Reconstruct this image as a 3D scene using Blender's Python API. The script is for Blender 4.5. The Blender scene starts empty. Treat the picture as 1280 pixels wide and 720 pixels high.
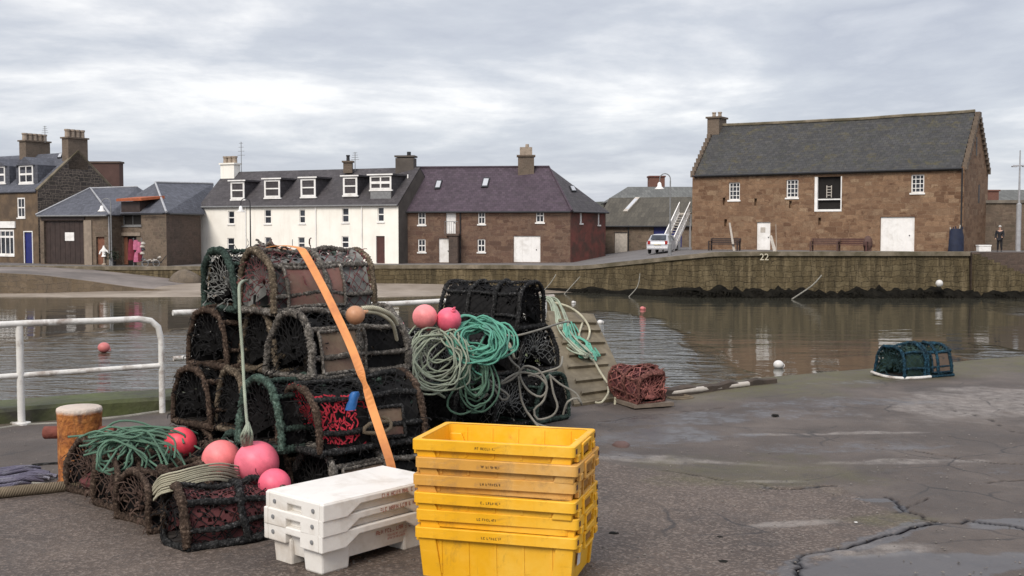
import bpy, bmesh, math, random
from mathutils import Vector, Matrix, noise
random.seed(7)
PI = math.pi
S = bpy.context.scene
C = S.collection

# ------------------------------------------------------------------ camera
CAM = Vector((0, 0, 1.65)); F = 1400.0
PITCH = math.atan(72 / F)
def ray(px, py):
    dx = (px - 640) / F; v = (360 - py) / F
    return Vector((dx, math.cos(PITCH) + v * math.sin(PITCH), -math.sin(PITCH) + v * math.cos(PITCH)))
def P(px, py, D):                      # the point seen there at distance D
    r = ray(px, py); return CAM + r * (D / r.y)
def G(px, py, z=0.0):                  # the point seen there at height z
    r = ray(px, py); return CAM + r * ((z - CAM.z) / r.z)
def XD(px, D, z=0.0): 
    p = P(px, 288, D); return Vector((p.x, D, z))

cam = bpy.data.cameras.new('camera'); co = bpy.data.objects.new('camera', cam); C.objects.link(co)
co.location = CAM; co.rotation_euler = (PI / 2 - PITCH, 0, 0)
cam.sensor_width = 36; cam.lens = 36 * F / 1280; cam.clip_start = 0.05; cam.clip_end = 6000
S.camera = co

# ------------------------------------------------------------------ mesh helpers
class MB:
    def __init__(s): s.v = []; s.f = []; s.uv = []
    def face(s, pts, uv=None):
        i = len(s.v); s.v += [tuple(p) for p in pts]; s.f.append(tuple(range(i, i + len(pts)))); s.uv.append(uv)
    def grid(s, rows, closed_u=False, closed_v=False, uv=None):
        n = len(rows); m = len(rows[0]); i0 = len(s.v)
        for r in rows: s.v += [tuple(p) for p in r]
        for a in range(n if closed_v else n - 1):
            b = (a + 1) % n
            for c in range(m if closed_u else m - 1):
                d = (c + 1) % m
                s.f.append((i0 + a * m + c, i0 + a * m + d, i0 + b * m + d, i0 + b * m + c))
                if uv: 
                    u0, u1 = uv[a], uv[a + 1] if a + 1 < len(uv) else uv[a] + .01
                    s.uv.append(((u0, c / m), (u0, (c + 1) / m), (u1, (c + 1) / m), (u1, c / m)))
                else: s.uv.append(None)
    def box(s, c, size, ax=None, taper=1.0):
        c = Vector(c); X, Y, Z = ax if ax else (Vector((1, 0, 0)), Vector((0, 1, 0)), Vector((0, 0, 1)))
        hx, hy, hz = size[0] / 2, size[1] / 2, size[2] / 2
        q = []
        for k in (-1, 1):
            t = taper if k > 0 else 1
            for i, j in ((-1, -1), (1, -1), (1, 1), (-1, 1)):
                q.append(tuple(c + X * (i * hx * t) + Y * (j * hy * t) + Z * (k * hz)))
        b = len(s.v); s.v += q
        for f in ((3, 2, 1, 0), (4, 5, 6, 7), (0, 1, 5, 4), (1, 2, 6, 5), (2, 3, 7, 6), (3, 0, 4, 7)):
            s.f.append(tuple(b + i for i in f)); s.uv.append(None)
    def b2(s, lo, hi): s.box([(a + b) / 2 for a, b in zip(lo, hi)], [b - a for a, b in zip(lo, hi)])
    def prism(s, poly, ext):
        ext = Vector(ext); n = len(poly); b = len(s.v)
        A = [Vector(p) for p in poly]
        nrm = Vector((0, 0, 0))
        for i in range(n): nrm += A[i].cross(A[(i + 1) % n])
        if nrm.dot(ext) > 0: A.reverse()
        s.v += [tuple(p) for p in A] + [tuple(p + ext) for p in A]
        s.f.append(tuple(range(b, b + n))); s.f.append(tuple(range(b + 2 * n - 1, b + n - 1, -1))); s.uv += [None, None]
        for i in range(n):
            j = (i + 1) % n; s.f.append((b + j, b + i, b + n + i, b + n + j)); s.uv.append(None)
    def tube(s, pts, r, n=6, closed=False, cap=True, rf=None):
        pts = [Vector(p) for p in pts]; N = len(pts)
        up = Vector((0, 0, 1)); rows = []; uvs = []; L = 0; pu = None
        for i, p in enumerate(pts):
            a = pts[(i - 1) % N] if (closed or i > 0) else p
            b = pts[(i + 1) % N] if (closed or i < N - 1) else p
            t = (b - a)
            if t.length < 1e-9: t = Vector((1, 0, 0))
            t.normalize()
            if pu is None: pu = (up if abs(t.z) < .9 else Vector((1, 0, 0)))
            x = pu - t * pu.dot(t)
            if x.length < 1e-6: x = t.orthogonal()
            x.normalize(); y = t.cross(x); pu = x
            if i: L += (p - pts[i - 1]).length
            rr = r[i] if isinstance(r, (list, tuple)) else r
            row = []
            for k in range(n):
                an = 2 * PI * k / n; q = rr * (rf(L, an, p) if rf else 1)
                row.append(p + (x * math.cos(an) + y * math.sin(an)) * q)
            rows.append(row); uvs.append(L)
        s.grid(rows, closed_u=True, closed_v=closed, uv=uvs)
        if cap and not closed:
            s.face(list(reversed(rows[0]))); s.face(rows[-1])
    def lathe(s, prof, c, n=20, ax=None, cap=True):      # prof: (r, h) list
        c = Vector(c); X, Y, Z = ax if ax else (Vector((1, 0, 0)), Vector((0, 1, 0)), Vector((0, 0, 1)))
        rows = [[c + X * (r * math.cos(2 * PI * k / n)) + Y * (r * math.sin(2 * PI * k / n)) + Z * h for k in range(n)] for r, h in prof]
        s.grid(rows, closed_u=True)
        if cap: s.face(list(reversed(rows[0]))); s.face(rows[-1])
    def sphere(s, c, r, n=24, m=14, sc=(1, 1, 1)):
        c = Vector(c)
        rows = []
        for i in range(m + 1):
            t = -PI / 2 + PI * i / m
            rows.append([c + Vector((r * sc[0] * math.cos(t) * math.cos(2 * PI * k / n), r * sc[1] * math.cos(t) * math.sin(2 * PI * k / n), r * sc[2] * math.sin(t))) for k in range(n)])
        s.grid(rows, closed_u=True)
    def ribbon(s, a, b, w, nrm):
        a = Vector(a); b = Vector(b); t = (b - a)
        if t.length < 1e-6: return
        d = t.cross(nrm)
        if d.length < 1e-9: d = t.orthogonal()
        d.normalize(); d *= w / 2
        s.face((a - d, b - d, b + d, a + d))
    def build(s, name, mat, parent=None, smooth=False, world=True, weld=False, sub=0, bevel=0):
        org = Vector((0, 0, 0))
        if parent is not None and world:
            q = parent
            while q is not None: org += q.location; q = q.parent
        me = bpy.data.meshes.new(name)
        V_ = [(p[0] - org.x, p[1] - org.y, p[2] - org.z) for p in s.v]
        me.from_pydata(V_, [], s.f)
        uvl = me.uv_layers.new(name='UVMap')
        li = 0; data = [0.0] * (2 * len(me.loops))
        for fi, f in enumerate(s.f):
            u = s.uv[fi]
            if u is None:
                A = Vector(V_[f[0]]); nr = Vector((0, 0, 0))
                for k in range(1, len(f) - 1): nr += (Vector(V_[f[k]]) - A).cross(Vector(V_[f[k + 1]]) - A)
                if nr.length > 1e-12: nr.normalize()
                else: nr = Vector((0, 0, 1))
                if abs(nr.z) > .97: T = Vector((1, 0, 0)); B = Vector((0, 1, 0))
                else:
                    T = Vector((-nr.y, nr.x, 0)).normalized(); B = nr.cross(T)
                for k in f:
                    p = Vector(V_[k]); data[li] = p.dot(T); data[li + 1] = p.dot(B); li += 2
            else:
                for k in range(len(f)): data[li], data[li + 1] = u[k]; li += 2
        uvl.data.foreach_set('uv', data)
        if smooth: me.polygons.foreach_set('use_smooth', [True] * len(me.polygons))
        if mat is not None: me.materials.append(mat)
        if weld:
            bm = bmesh.new(); bm.from_mesh(me); bmesh.ops.remove_doubles(bm, verts=bm.verts, dist=1e-5); bm.to_mesh(me); bm.free()
        me.update()
        o = bpy.data.objects.new(name, me); C.objects.link(o)
        if parent is not None: o.parent = parent
        if bevel:
            m = o.modifiers.new('bevel', 'BEVEL'); m.width = bevel; m.segments = 2; m.limit_method = 'ANGLE'; m.angle_limit = 0.6
        if sub:
            m = o.modifiers.new('sub', 'SUBSURF'); m.levels = sub; m.render_levels = sub
        return o

def tag(o, label=None, cat=None, group=None, kind=None):
    if label: o['label'] = label
    if cat: o['category'] = cat
    if group: o['group'] = group
    if kind: o['kind'] = kind
    return o
def thing(name, loc, label, cat, group=None, rz=0):
    o = bpy.data.objects.new(name, None); C.objects.link(o); o.empty_display_size = .2
    o.location = loc; o.rotation_euler = (0, 0, rz)
    return tag(o, label, cat, group)
def copy_tree(o, parent=None):
    c = o.copy(); C.objects.link(c)
    if parent is not None: c.parent = parent
    for ch in list(o.children): copy_tree(ch, c)
    return c
def smoothpath(pts, step=.03, closed=False):
    pts = [Vector(p) for p in pts]; n = len(pts); out = []
    rng = n if closed else n - 1
    for i in range(rng):
        p0 = pts[(i - 1) % n] if (closed or i > 0) else pts[0]
        p1 = pts[i]; p2 = pts[(i + 1) % n]
        p3 = pts[(i + 2) % n] if (closed or i + 2 < n) else pts[-1]
        k = max(2, int((p2 - p1).length / step))
        for j in range(k):
            t = j / k
            out.append(.5 * ((2 * p1) + (p2 - p0) * t + (2 * p0 - 5 * p1 + 4 * p2 - p3) * t * t + (3 * p1 - p0 - 3 * p2 + p3) * t ** 3))
    if not closed: out.append(pts[-1])
    return out

# ------------------------------------------------------------------ materials
def newmat(name):
    m = bpy.data.materials.new(name); m.use_nodes = True
    nt = m.node_tree; nt.nodes.clear()
    out = nt.nodes.new('ShaderNodeOutputMaterial'); b = nt.nodes.new('ShaderNodeBsdfPrincipled')
    nt.links.new(b.outputs[0], out.inputs[0])
    return m, nt, b
class NT:
    def __init__(s, nt): s.nt = nt
    def n(s, t, **kw):
        x = s.nt.nodes.new('ShaderNode' + t)
        for k, v in kw.items(): setattr(x, k, v)
        return x
    def l(s, a, b): s.nt.links.new(a, b)
    def set(s, sock, v):
        if isinstance(v, bpy.types.NodeSocket): s.l(v, sock)
        elif isinstance(v, (tuple, list)) and sock.type == 'RGBA': sock.default_value = (*v[:3], 1)
        else: sock.default_value = v
    def coord(s, kind='Object', sc=(1, 1, 1), rot=(0, 0, 0), loc=(0, 0, 0)):
        t = s.n('TexCoord'); m = s.n('Mapping'); s.l(t.outputs[kind], m.inputs[0])
        m.inputs['Scale'].default_value = sc; m.inputs['Rotation'].default_value = rot; m.inputs['Location'].default_value = loc
        return m.outputs[0]
    def noise(s, co, scale, detail=4, rough=.55, dist=0):
        x = s.n('TexNoise'); s.l(co, x.inputs['Vector']); x.inputs['Scale'].default_value = scale
        x.inputs['Detail'].default_value = detail; x.inputs['Roughness'].default_value = rough; x.inputs['Distortion'].default_value = dist
        return x.outputs['Fac']
    def noisec(s, co, scale, detail=2):
        x = s.n('TexNoise'); s.l(co, x.inputs['Vector']); x.inputs['Scale'].default_value = scale; x.inputs['Detail'].default_value = detail
        return x.outputs['Color']
    def vor(s, co, scale, feature='F1', rnd=1.0):
        x = s.n('TexVoronoi'); x.feature = feature; s.l(co, x.inputs['Vector']); x.inputs['Scale'].default_value = scale; x.inputs['Randomness'].default_value = rnd
        return x
    def ramp(s, f, pts):
        r = s.n('ValToRGB'); s.l(f, r.inputs[0]); e = r.color_ramp.elements
        while len(e) > 1: e.remove(e[-1])
        e[0].position = pts[0][0]; c = pts[0][1]; e[0].color = (*c, 1) if isinstance(c, (tuple, list)) else (c, c, c, 1)
        for p, c in pts[1:]:
            q = e.new(p); q.color = (*c, 1) if isinstance(c, (tuple, list)) else (c, c, c, 1)
        return r.outputs[0]
    def mix(s, f, a, b, blend='MIX'):
        x = s.n('Mix', data_type='RGBA', blend_type=blend); s.set(x.inputs[0], f); s.set(x.inputs[6], a); s.set(x.inputs[7], b)
        return x.outputs[2]
    def math(s, op, a, b=0.0, c=None):
        x = s.n('Math', operation=op); s.set(x.inputs[0], a); s.set(x.inputs[1], b)
        if c is not None: s.set(x.inputs[2], c)
        return x.outputs[0]
    def vmix(s, co, col, amt):           # distort a coordinate
        x = s.n('VectorMath', operation='SCALE'); s.l(col, x.inputs[0]); x.inputs['Scale'].default_value = amt
        y = s.n('VectorMath', operation='ADD'); s.l(co, y.inputs[0]); s.l(x.outputs[0], y.inputs[1]); return y.outputs[0]
    def bump(s, h, strength, dist, b, prev=None):
        x = s.n('Bump'); x.inputs['Strength'].default_value = strength; x.inputs['Distance'].default_value = dist; s.l(h, x.inputs['Height'])
        if prev is not None: s.l(prev, x.inputs['Normal'])
        if b is not None: s.l(x.outputs[0], b.inputs['Normal'])
        return x.outputs[0]
def lc(c, k): return tuple(min(1, x * k) for x in c)
def plain(name, col, rough=.6, var=.25, sc=6, bump=.15, dirt=None, spec=.4, dirtamt=.5, metallic=0):
    m, nt, b = newmat(name); N = NT(nt); co = N.coord('Object')
    f = N.noise(co, sc, 6, .6); c = N.ramp(f, [(.3, lc(col, 1 - var)), (.7, lc(col, 1 + var))])
    if dirt:
        d = N.noise(co, sc * .45, 8, .68, .4); c = N.mix(N.ramp(d, [(.5 - .2 * dirtamt, 0), (.72 - .2 * dirtamt, 1)]), c, dirt)
    N.l(c, b.inputs['Base Color']); b.inputs['Roughness'].default_value = rough; b.inputs['Specular IOR Level'].default_value = spec
    b.inputs['Metallic'].default_value = metallic
    if bump: N.bump(N.noise(co, sc * 6, 5), bump, .02, b)
    return m
def stone(name, cols, mortar, su=1.7, sv=3.4, rough=.9, mort_w=.06, dirt=(.05, .045, .04), dirtamt=.5, lichen=None, bump=.5):
    m, nt, b = newmat(name); N = NT(nt); base = N.coord('UV')
    cs, fs = [], []
    for k, sc_ in enumerate((1.0, 1.55)):
        uv = N.coord('UV', (1, 1, 1), loc=(k * 3.7, k * 1.3, 0))
        d = N.vmix(N.vmix(uv, N.noisec(base, 1.1 + k, 3), .34 / sv * 2), N.noisec(base, 9, 2), .10 / sv * 2)
        t = N.n('TexBrick'); N.l(d, t.inputs['Vector']); t.inputs['Scale'].default_value = 1
        t.inputs['Brick Width'].default_value = 1.0 / su / sc_; t.inputs['Row Height'].default_value = 1.0 / sv / sc_
        t.inputs['Mortar Size'].default_value = mort_w * .38 / sv * 2; t.inputs['Mortar Smooth'].default_value = .6; t.offset = .43; t.squash = .8 if k else 1.25; t.squash_frequency = 3
        t.inputs['Color1'].default_value = (0, 0, 0, 1); t.inputs['Color2'].default_value = (1, 1, 1, 1); t.inputs['Mortar'].default_value = (.5, .5, .5, 1)
        cs.append(t.outputs[0]); fs.append(t.outputs['Fac'])
    mk = N.ramp(N.noise(base, .9, 3, .5), [(.47, 0), (.53, 1)])
    cell = N.mix(mk, cs[0], cs[1]); mf = N.mix(mk, fs[0], fs[1])
    n = len(cols); c = N.ramp(cell, [(i / max(1, n - 1), cols[i]) for i in range(n)])
    c = N.mix(N.ramp(N.noise(base, 3.3, 7, .7), [(.42, 0), (.70, .5)]), c, cols[0])
    c = N.mix(N.ramp(N.noise(base, 13, 5, .7), [(.42, 0), (.75, .6)]), c, lc(cols[0], .55))
    c = N.mix(N.math('MULTIPLY', mf, .7), c, mortar)
    c = N.mix(N.ramp(N.noise(base, .55, 7, .65, .6), [(.42, 0), (.75, dirtamt)]), c, dirt)
    if lichen: c = N.mix(N.ramp(N.noise(base, 1.1, 8, .75), [(.58, 0), (.7, .6)]), c, lichen)
    N.l(c, b.inputs['Base Color']); b.inputs['Roughness'].default_value = rough; b.inputs['Specular IOR Level'].default_value = .25
    h = N.math('ADD', N.math('MULTIPLY', mf, -.8), N.math('MULTIPLY', N.noise(base, 14, 5), .7))
    N.bump(h, bump, .05, b)
    return m
def slate(name, col, moss=None, row=.26, mossamt=.5, rough=.75, var=.25):
    m, nt, b = newmat(name); N = NT(nt); uv = N.coord('UV')
    t = N.n('TexBrick'); N.l(uv, t.inputs['Vector']); t.inputs['Scale'].default_value = 1
    t.inputs['Brick Width'].default_value = .32; t.inputs['Row Height'].default_value = row; t.inputs['Mortar Size'].default_value = .012
    t.inputs['Color1'].default_value = (*lc(col, 1 - var), 1); t.inputs['Color2'].default_value = (*lc(col, 1 + var), 1); t.inputs['Mortar'].default_value = (*lc(col, .45), 1)
    c = N.mix(N.ramp(N.noise(uv, .5, 7, .65, .5), [(.35, 0), (.75, .55)]), t.outputs[0], lc(col, .55))
    c = N.mix(N.ramp(N.noise(uv, 3.2, 6, .7), [(.5, 0), (.8, .45)]), c, lc(col, 1.7))
    if moss:
        for k, mc in enumerate(moss):
            q = N.coord('UV', (1, 1.6, 1), loc=(k * 7.3, k * 3.1, 0))
            c = N.mix(N.ramp(N.noise(q, .9 + .6 * k, 8, .75, .8), [(.53, 0), (.68, mossamt)]), c, mc)
    N.l(c, b.inputs['Base Color']); b.inputs['Roughness'].default_value = rough; b.inputs['Specular IOR Level'].default_value = .35
    N.bump(N.math('ADD', t.outputs['Fac'], N.math('MULTIPLY', N.noise(uv, 8, 4), -.6)), .4, -.03, b)
    return m
def ropey(name, col, col2=None, hi=None):
    m, nt, b = newmat(name); N = NT(nt); co = N.coord('Object')
    a = N.noise(co, 55, 4, .75); c = N.ramp(a, [(.30, lc(col, .12)), (.45, lc(col, .55)), (.56, col), (.70, hi or lc(col, 2.1))])
    c = N.mix(N.ramp(N.noise(co, 6, 5, .65), [(.42, 0), (.66, .8)]), c, N.mix(N.ramp(a, [(.4, 0), (.65, 1)]), lc(col, .15), col2 or lc(col, .6)))
    N.l(c, b.inputs['Base Color']); b.inputs['Roughness'].default_value = .95; b.inputs['Specular IOR Level'].default_value = .12
    N.bump(N.noise(co, 90, 3, .7), .8, .012, b); return m
def ropemat(name, col, col2=None, k=34, rough=.9, dark=.45):
    m, nt, b = newmat(name); N = NT(nt)
    t = N.n('TexCoord'); s = N.n('SeparateXYZ'); N.l(t.outputs['UV'], s.inputs[0])
    ph = N.math('ADD', N.math('MULTIPLY', s.outputs[0], k * 2 * PI), N.math('MULTIPLY', s.outputs[1], 3 * 2 * PI))
    w = N.math('ABSOLUTE', N.math('SINE', ph))
    ob = N.coord('Object'); f = N.noise(ob, 7, 5, .6)
    c = N.ramp(f, [(.3, lc(col2 or col, .75)), (.5, col), (.72, lc(col, 1.35))])
    c = N.mix(N.ramp(w, [(0, 1), (.45, 0)]), c, lc(col, dark))
    N.l(c, b.inputs['Base Color']); b.inputs['Roughness'].default_value = rough; b.inputs['Specular IOR Level'].default_value = .2
    N.bump(w, .6, .006, b)
    return m
def glassy(name, col=(.012, .014, .018)):
    m, nt, b = newmat(name); N = NT(nt); co = N.coord('Object')
    N.l(N.ramp(N.noise(co, 1.3, 3), [(.35, col), (.7, lc(col, 3.5))]), b.inputs['Base Color'])
    b.inputs['Roughness'].default_value = .08; b.inputs['Specular IOR Level'].default_value = .5
    N.bump(N.noise(co, .8, 2), .06, .1, b)
    return m

M = {}
M['tol_stone'] = stone('warm sandstone rubble', [(.125, .068, .040), (.22, .132, .08), (.30, .19, .115), (.175, .10, .06), (.35, .245, .155)], (.215, .15, .10), 1.05, 2.5, dirt=(.075, .045, .033), dirtamt=.4)
M['pur_stone'] = stone('brown squared stone', [(.105, .06, .043), (.155, .093, .065), (.215, .14, .096), (.13, .073, .055)], (.15, .105, .08), 1.0, 2.4, dirtamt=.4, bump=.3)
M['red_wall'] = plain('red painted wall', (.17, .055, .042), .85, .25, 2, .2, (.08, .045, .035))
M['lh_front'] = plain('olive brown render', (.15, .105, .068), .9, .2, 1.5, .2, (.09, .066, .048), .2)
M['lh_gable'] = stone('dark whin and pale pointing', [(.055, .047, .042), (.09, .075, .065), (.13, .105, .09), (.07, .06, .05)], (.27, .22, .175), 1.5, 2.6, mort_w=.10, dirtamt=.25)
M['shop_stone'] = stone('brown grey rubble', [(.11, .085, .06), (.18, .135, .10), (.22, .165, .12), (.13, .09, .07)], (.21, .17, .13), 1.5, 3.0, dirtamt=.5)
M['dark_stone'] = stone('dark brown rubble', [(.075, .055, .045), (.11, .078, .062), (.13, .09, .072)], (.14, .105, .085), 1.4, 3, dirtamt=.5)
M['grey_render'] = plain('grey cement render', (.20, .175, .145), .9, .2, 1.2, .2, (.12, .105, .09), .2)
M['white_wall'] = plain('cream white render', (.87, .835, .755), .85, .03, 1.0, .1, (.76, .71, .62), .2, dirtamt=.1)
m_, nt_, b_ = newmat('cream white render streaked'); N_ = NT(nt_); uv_ = N_.coord('UV')
c_ = N_.ramp(N_.noise(uv_, .6, 6, .6), [(.3, (.80, .76, .68)), (.6, (.88, .845, .765))])
c_ = N_.mix(N_.ramp(N_.noise(N_.coord('UV', (1.5, .16, 1)), 1.0, 8, .7), [(.52, 0), (.74, .45)]), c_, (.58, .53, .45))
N_.l(c_, b_.inputs['Base Color']); b_.inputs['Roughness'].default_value = .85; N_.bump(N_.noise(uv_, 7, 5), .15, .02, b_); M['white_wall'] = m_
M['white_paint'] = plain('white paint', (.80, .78, .75), .5, .05, 3, .03, (.6, .57, .53), dirtamt=.1)
M['slate_blue'] = slate('blue grey slate', (.085, .088, .105))
M['slate_dark'] = slate('dark grey slate', (.064, .057, .060), moss=[(.06, .06, .045), (.085, .08, .08)], mossamt=.35)
M['slate_purple'] = slate('purple slate', (.066, .046, .060), var=.28, moss=[(.055, .045, .04), (.09, .075, .08)], mossamt=.35)
M['slate_tol'] = slate('mossy dark slate', (.046, .045, .045), moss=[(.10, .08, .022), (.05, .052, .028), (.10, .09, .075)], mossamt=.6)
M['slate_shed'] = slate('brown weathered sheet', (.075, .066, .05), moss=[(.05, .045, .035)], row=.9)
M['lead'] = plain('pale ridge lead', (.33, .33, .34), .6, .2, 3, .1)
M['glass'] = glassy('dark window glass')
M['chim_grey'] = stone('chimney stone', [(.13, .10, .075), (.19, .145, .11), (.16, .12, .09)], (.20, .165, .13), 3, 5, dirtamt=.4)
M['chim_pots'] = plain('buff chimney pot', (.30, .24, .185), .85, .2, 6)
M['brick'] = stone('red brown brick', [(.15, .07, .052), (.19, .09, .066)], (.19, .13, .105), 4.5, 13, dirtamt=.3, bump=.2)
M['gate'] = plain('dark brown boards', (.040, .026, .022), .6, .3, 2.5, .1)
M['door_brown'] = plain('dark red brown door', (.075, .03, .025), .5, .2, 3)
M['door_blue'] = plain('deep blue door', (.014, .02, .13), .45, .2, 3, .03)
M['door_orange'] = plain('orange brown door', (.18, .075, .045), .6, .25, 3)
M['orange_cloth'] = plain('rust orange sheet', (.33, .09, .035), .8, .2, 3)
M['black'] = plain('black iron', (.02, .02, .022), .5, .3, 6)
M['iron_grey'] = plain('grey metal', (.19, .19, .19), .5, .2, 6)
M['dark_void'] = plain('unlit interior black', (.012, .010, .009), .9, .3, 2)  # near-black fill, stands for the unlit dark inside the openings
M['wood_brown'] = plain('brown bench wood', (.085, .045, .035), .7, .25, 5)
M['wood_pale'] = plain('pale grey timber', (.42, .38, .33), .8, .2, 5)
M['sandstone_trim'] = plain('pale stone trim', (.25, .20, .155), .9, .2, 3, .2)
# ------------------------------------------------------------------ sky and sun
SUN_EL, SUN_AZ = math.radians(42), math.radians(205)      # azimuth clockwise from +Y
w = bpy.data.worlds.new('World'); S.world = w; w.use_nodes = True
nt = w.node_tree; nt.nodes.clear(); N = NT(nt)
wo = nt.nodes.new('ShaderNodeOutputWorld'); bg = nt.nodes.new('ShaderNodeBackground'); N.l(bg.outputs[0], wo.inputs[0])
sky = N.n('TexSky'); sky.sky_type = 'NISHITA'; sky.sun_disc = False; sky.sun_elevation = SUN_EL; sky.sun_rotation = SUN_AZ
tc = N.n('TexCoord'); sx = N.n('SeparateXYZ'); N.l(tc.outputs['Generated'], sx.inputs[0])
zz = N.math('MAXIMUM', N.math('ADD', sx.outputs[2], .10), .03)
cb = N.n('CombineXYZ'); N.l(N.math('DIVIDE', sx.outputs[0], zz), cb.inputs[0]); N.l(N.math('DIVIDE', sx.outputs[1], zz), cb.inputs[1])
def wmap(sc, loc):
    m = N.n('Mapping'); N.l(cb.outputs[0], m.inputs[0]); m.inputs['Scale'].default_value = sc; m.inputs['Location'].default_value = loc; return m.outputs[0]
n1 = N.noise(wmap((.40, .42, 1), (3.1, 1.7, 0)), 1.0, 9, .55, .35)
n2 = N.noise(wmap((.17, .24, 1), (0.7, 8.2, 0)), 1.0, 4, .5, .3)
n3 = N.noise(wmap((1.1, .9, 1), (5.5, 2.2, 0)), 1.0, 8, .6, .2)
dens = N.math('ADD', N.math('ADD', N.math('MULTIPLY', n1, .5), N.math('MULTIPLY', n2, .42)), N.math('MULTIPLY', N.math('SUBTRACT', n3, .17), .36))
# colour ramps clamp at 1 on display only; keep values below 1 and scale afterwards
cl = N.ramp(dens, [(.40, (1.0, .995, .99)), (.472, (.98, .975, .98)), (.508, (.80, .81, .845)), (.555, (.63, .655, .715)), (.61, (.53, .555, .63)), (.68, (.70, .72, .775))])
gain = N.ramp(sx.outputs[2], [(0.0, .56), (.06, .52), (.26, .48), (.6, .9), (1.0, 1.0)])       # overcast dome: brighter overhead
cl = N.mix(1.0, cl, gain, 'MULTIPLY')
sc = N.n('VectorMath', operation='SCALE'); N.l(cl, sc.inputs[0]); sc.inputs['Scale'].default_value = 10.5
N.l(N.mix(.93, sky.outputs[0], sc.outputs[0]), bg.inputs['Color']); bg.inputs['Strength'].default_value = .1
sl = bpy.data.lights.new('sun', 'SUN'); so = bpy.data.objects.new('sun', sl); C.objects.link(so)
sl.energy = 1.5; sl.angle = math.radians(25); sl.color = (1, .93, .84)
d = Vector((math.sin(SUN_AZ) * math.cos(SUN_EL), math.cos(SUN_AZ) * math.cos(SUN_EL), math.sin(SUN_EL)))
so.rotation_euler = d.to_track_quat('Z', 'Y').to_euler()
vs = S.view_settings; vs.view_transform = 'Standard'; vs.look = 'None'; vs.gamma = 1; vs.use_curve_mapping = False; vs.exposure = 0.95
S.cycles.use_denoising = True; S.cycles.max_bounces = 6; S.cycles.transparent_max_bounces = 8

# ------------------------------------------------------------------ near quay
WATER = -2.8
EDGE = [(-60, 3.9), (-9, 7.2), (-4.42, 9.85), (-3.1, 10.62), (-.5, 12.6), (.45, 13.9), (.72, 11.2), (1.57, 11.65), (2.96, 12.6), (6.6, 14.6), (14, 18.2), (70, 40)]
def yedge(x):
    for (x0, y0), (x1, y1) in zip(EDGE, EDGE[1:]):
        if x0 <= x <= x1: return y0 + (y1 - y0) * (x - x0) / (x1 - x0)
    return EDGE[-1][1]
import numpy as np
def seg_dist(X, Y, pts):
    D = np.full(X.shape, 1e9)
    for (x0, y0), (x1, y1) in zip(pts, pts[1:]):
        dx, dy = x1 - x0, y1 - y0; L2 = dx * dx + dy * dy + 1e-12
        t = np.clip(((X - x0) * dx + (Y - y0) * dy) / L2, 0, 1)
        D = np.minimum(D, np.hypot(X - x0 - t * dx, Y - y0 - t * dy))
    return D
def jag(pxs, amp=.03, step=.10, sd=0):
    R = random.Random(sd); g = [G(*p) for p in pxs]; out = []
    for a, b in zip(g, g[1:]):
        k = max(1, int((b - a).length / step))
        for i in range(k):
            p = a.lerp(b, i / k); q = noise.noise(Vector((p.x * 2.3, p.y * 2.3, sd))) * amp * 2.5
            out.append((p.x + R.uniform(-amp, amp) + q, p.y + R.uniform(-amp, amp) + q))
    out.append((g[-1].x, g[-1].y)); return out
CRACKS = [jag([(1000, 760), (1000, 715), (996, 700), (1012, 692), (1060, 684), (1110, 670), (1168, 653)], .02, .06, 1),
          jag([(1168, 653), (1150, 643), (1128, 636), (1120, 624), (1108, 620)], .03, .08, 2),
          jag([(1168, 653), (1215, 650), (1250, 658), (1300, 668)], .03, .08, 3),
          jag([(960, 608), (1000, 612), (1048, 607)], .03, .1, 4),
          jag([(820, 590), (880, 597), (960, 608)], .03, .12, 5),
          jag([(740, 528), (800, 520), (905, 508)], .03, .2, 6),
          jag([(1195, 572), (1240, 578), (1300, 583)], .03, .15, 7),
          jag([(1100, 560), (1140, 562), (1195, 572)], .02, .15, 8),
          jag([(1230, 604), (1300, 600)], .02, .12, 9),
          jag([(1185, 510), (1235, 524), (1262, 540), (1300, 546)], .02, .2, 10),
          jag([(1120, 640), (1140, 630), (1160, 622)], .02, .08, 11)]
xs = [-60, -40, -25, -16, -11, -8.5]
x = -7.0
while x < 8.5: xs.append(x); x += .022 if -1 < x < 3.8 else .04
for e in EDGE:
    if -7 < e[0] < 8.5: xs.append(e[0])
xs += [9, 10, 11.5, 14, 20, 30, 45, 70]; xs = sorted(set(round(q, 4) for q in xs))
ye = np.array([yedge(q) for q in xs]); NX = len(xs)
NEARY = 3.6; NR = 400
front = [-60, -30, -15, -6, 0, 2]
tt = (np.exp(np.linspace(0, math.log(4.2), NR)) - 1) / 3.2
rows = [np.full(NX, q, float) for q in front] + [NEARY + (ye - NEARY) * q for q in tt]
Y = np.array(rows); X = np.tile(np.array(xs), (len(rows), 1))
def fbm(X, Y, sc, seed, oc=4):
    out = np.zeros(X.size); xf = X.ravel() * sc; yf = Y.ravel() * sc
    for i in range(X.size): out[i] = noise.fractal(Vector((xf[i], yf[i], seed)), .6, 2.1, oc)
    return out.reshape(X.shape)
n_a = fbm(X, Y, .55, 3.3); n_b = fbm(X, Y, 2.2, 9.1); 
def smooth(a, lo, hi):
    t = np.clip((a - lo) / (hi - lo), 0, 1); return t * t * (3 - 2 * t)
dC = np.full(X.shape, 1e9)
for c in CRACKS[:4]: dC = np.minimum(dC, seg_dist(X, Y, c))
dC2 = np.full(X.shape, 1e9)
for c in CRACKS: dC2 = np.minimum(dC2, seg_dist(X, Y, c))
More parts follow.
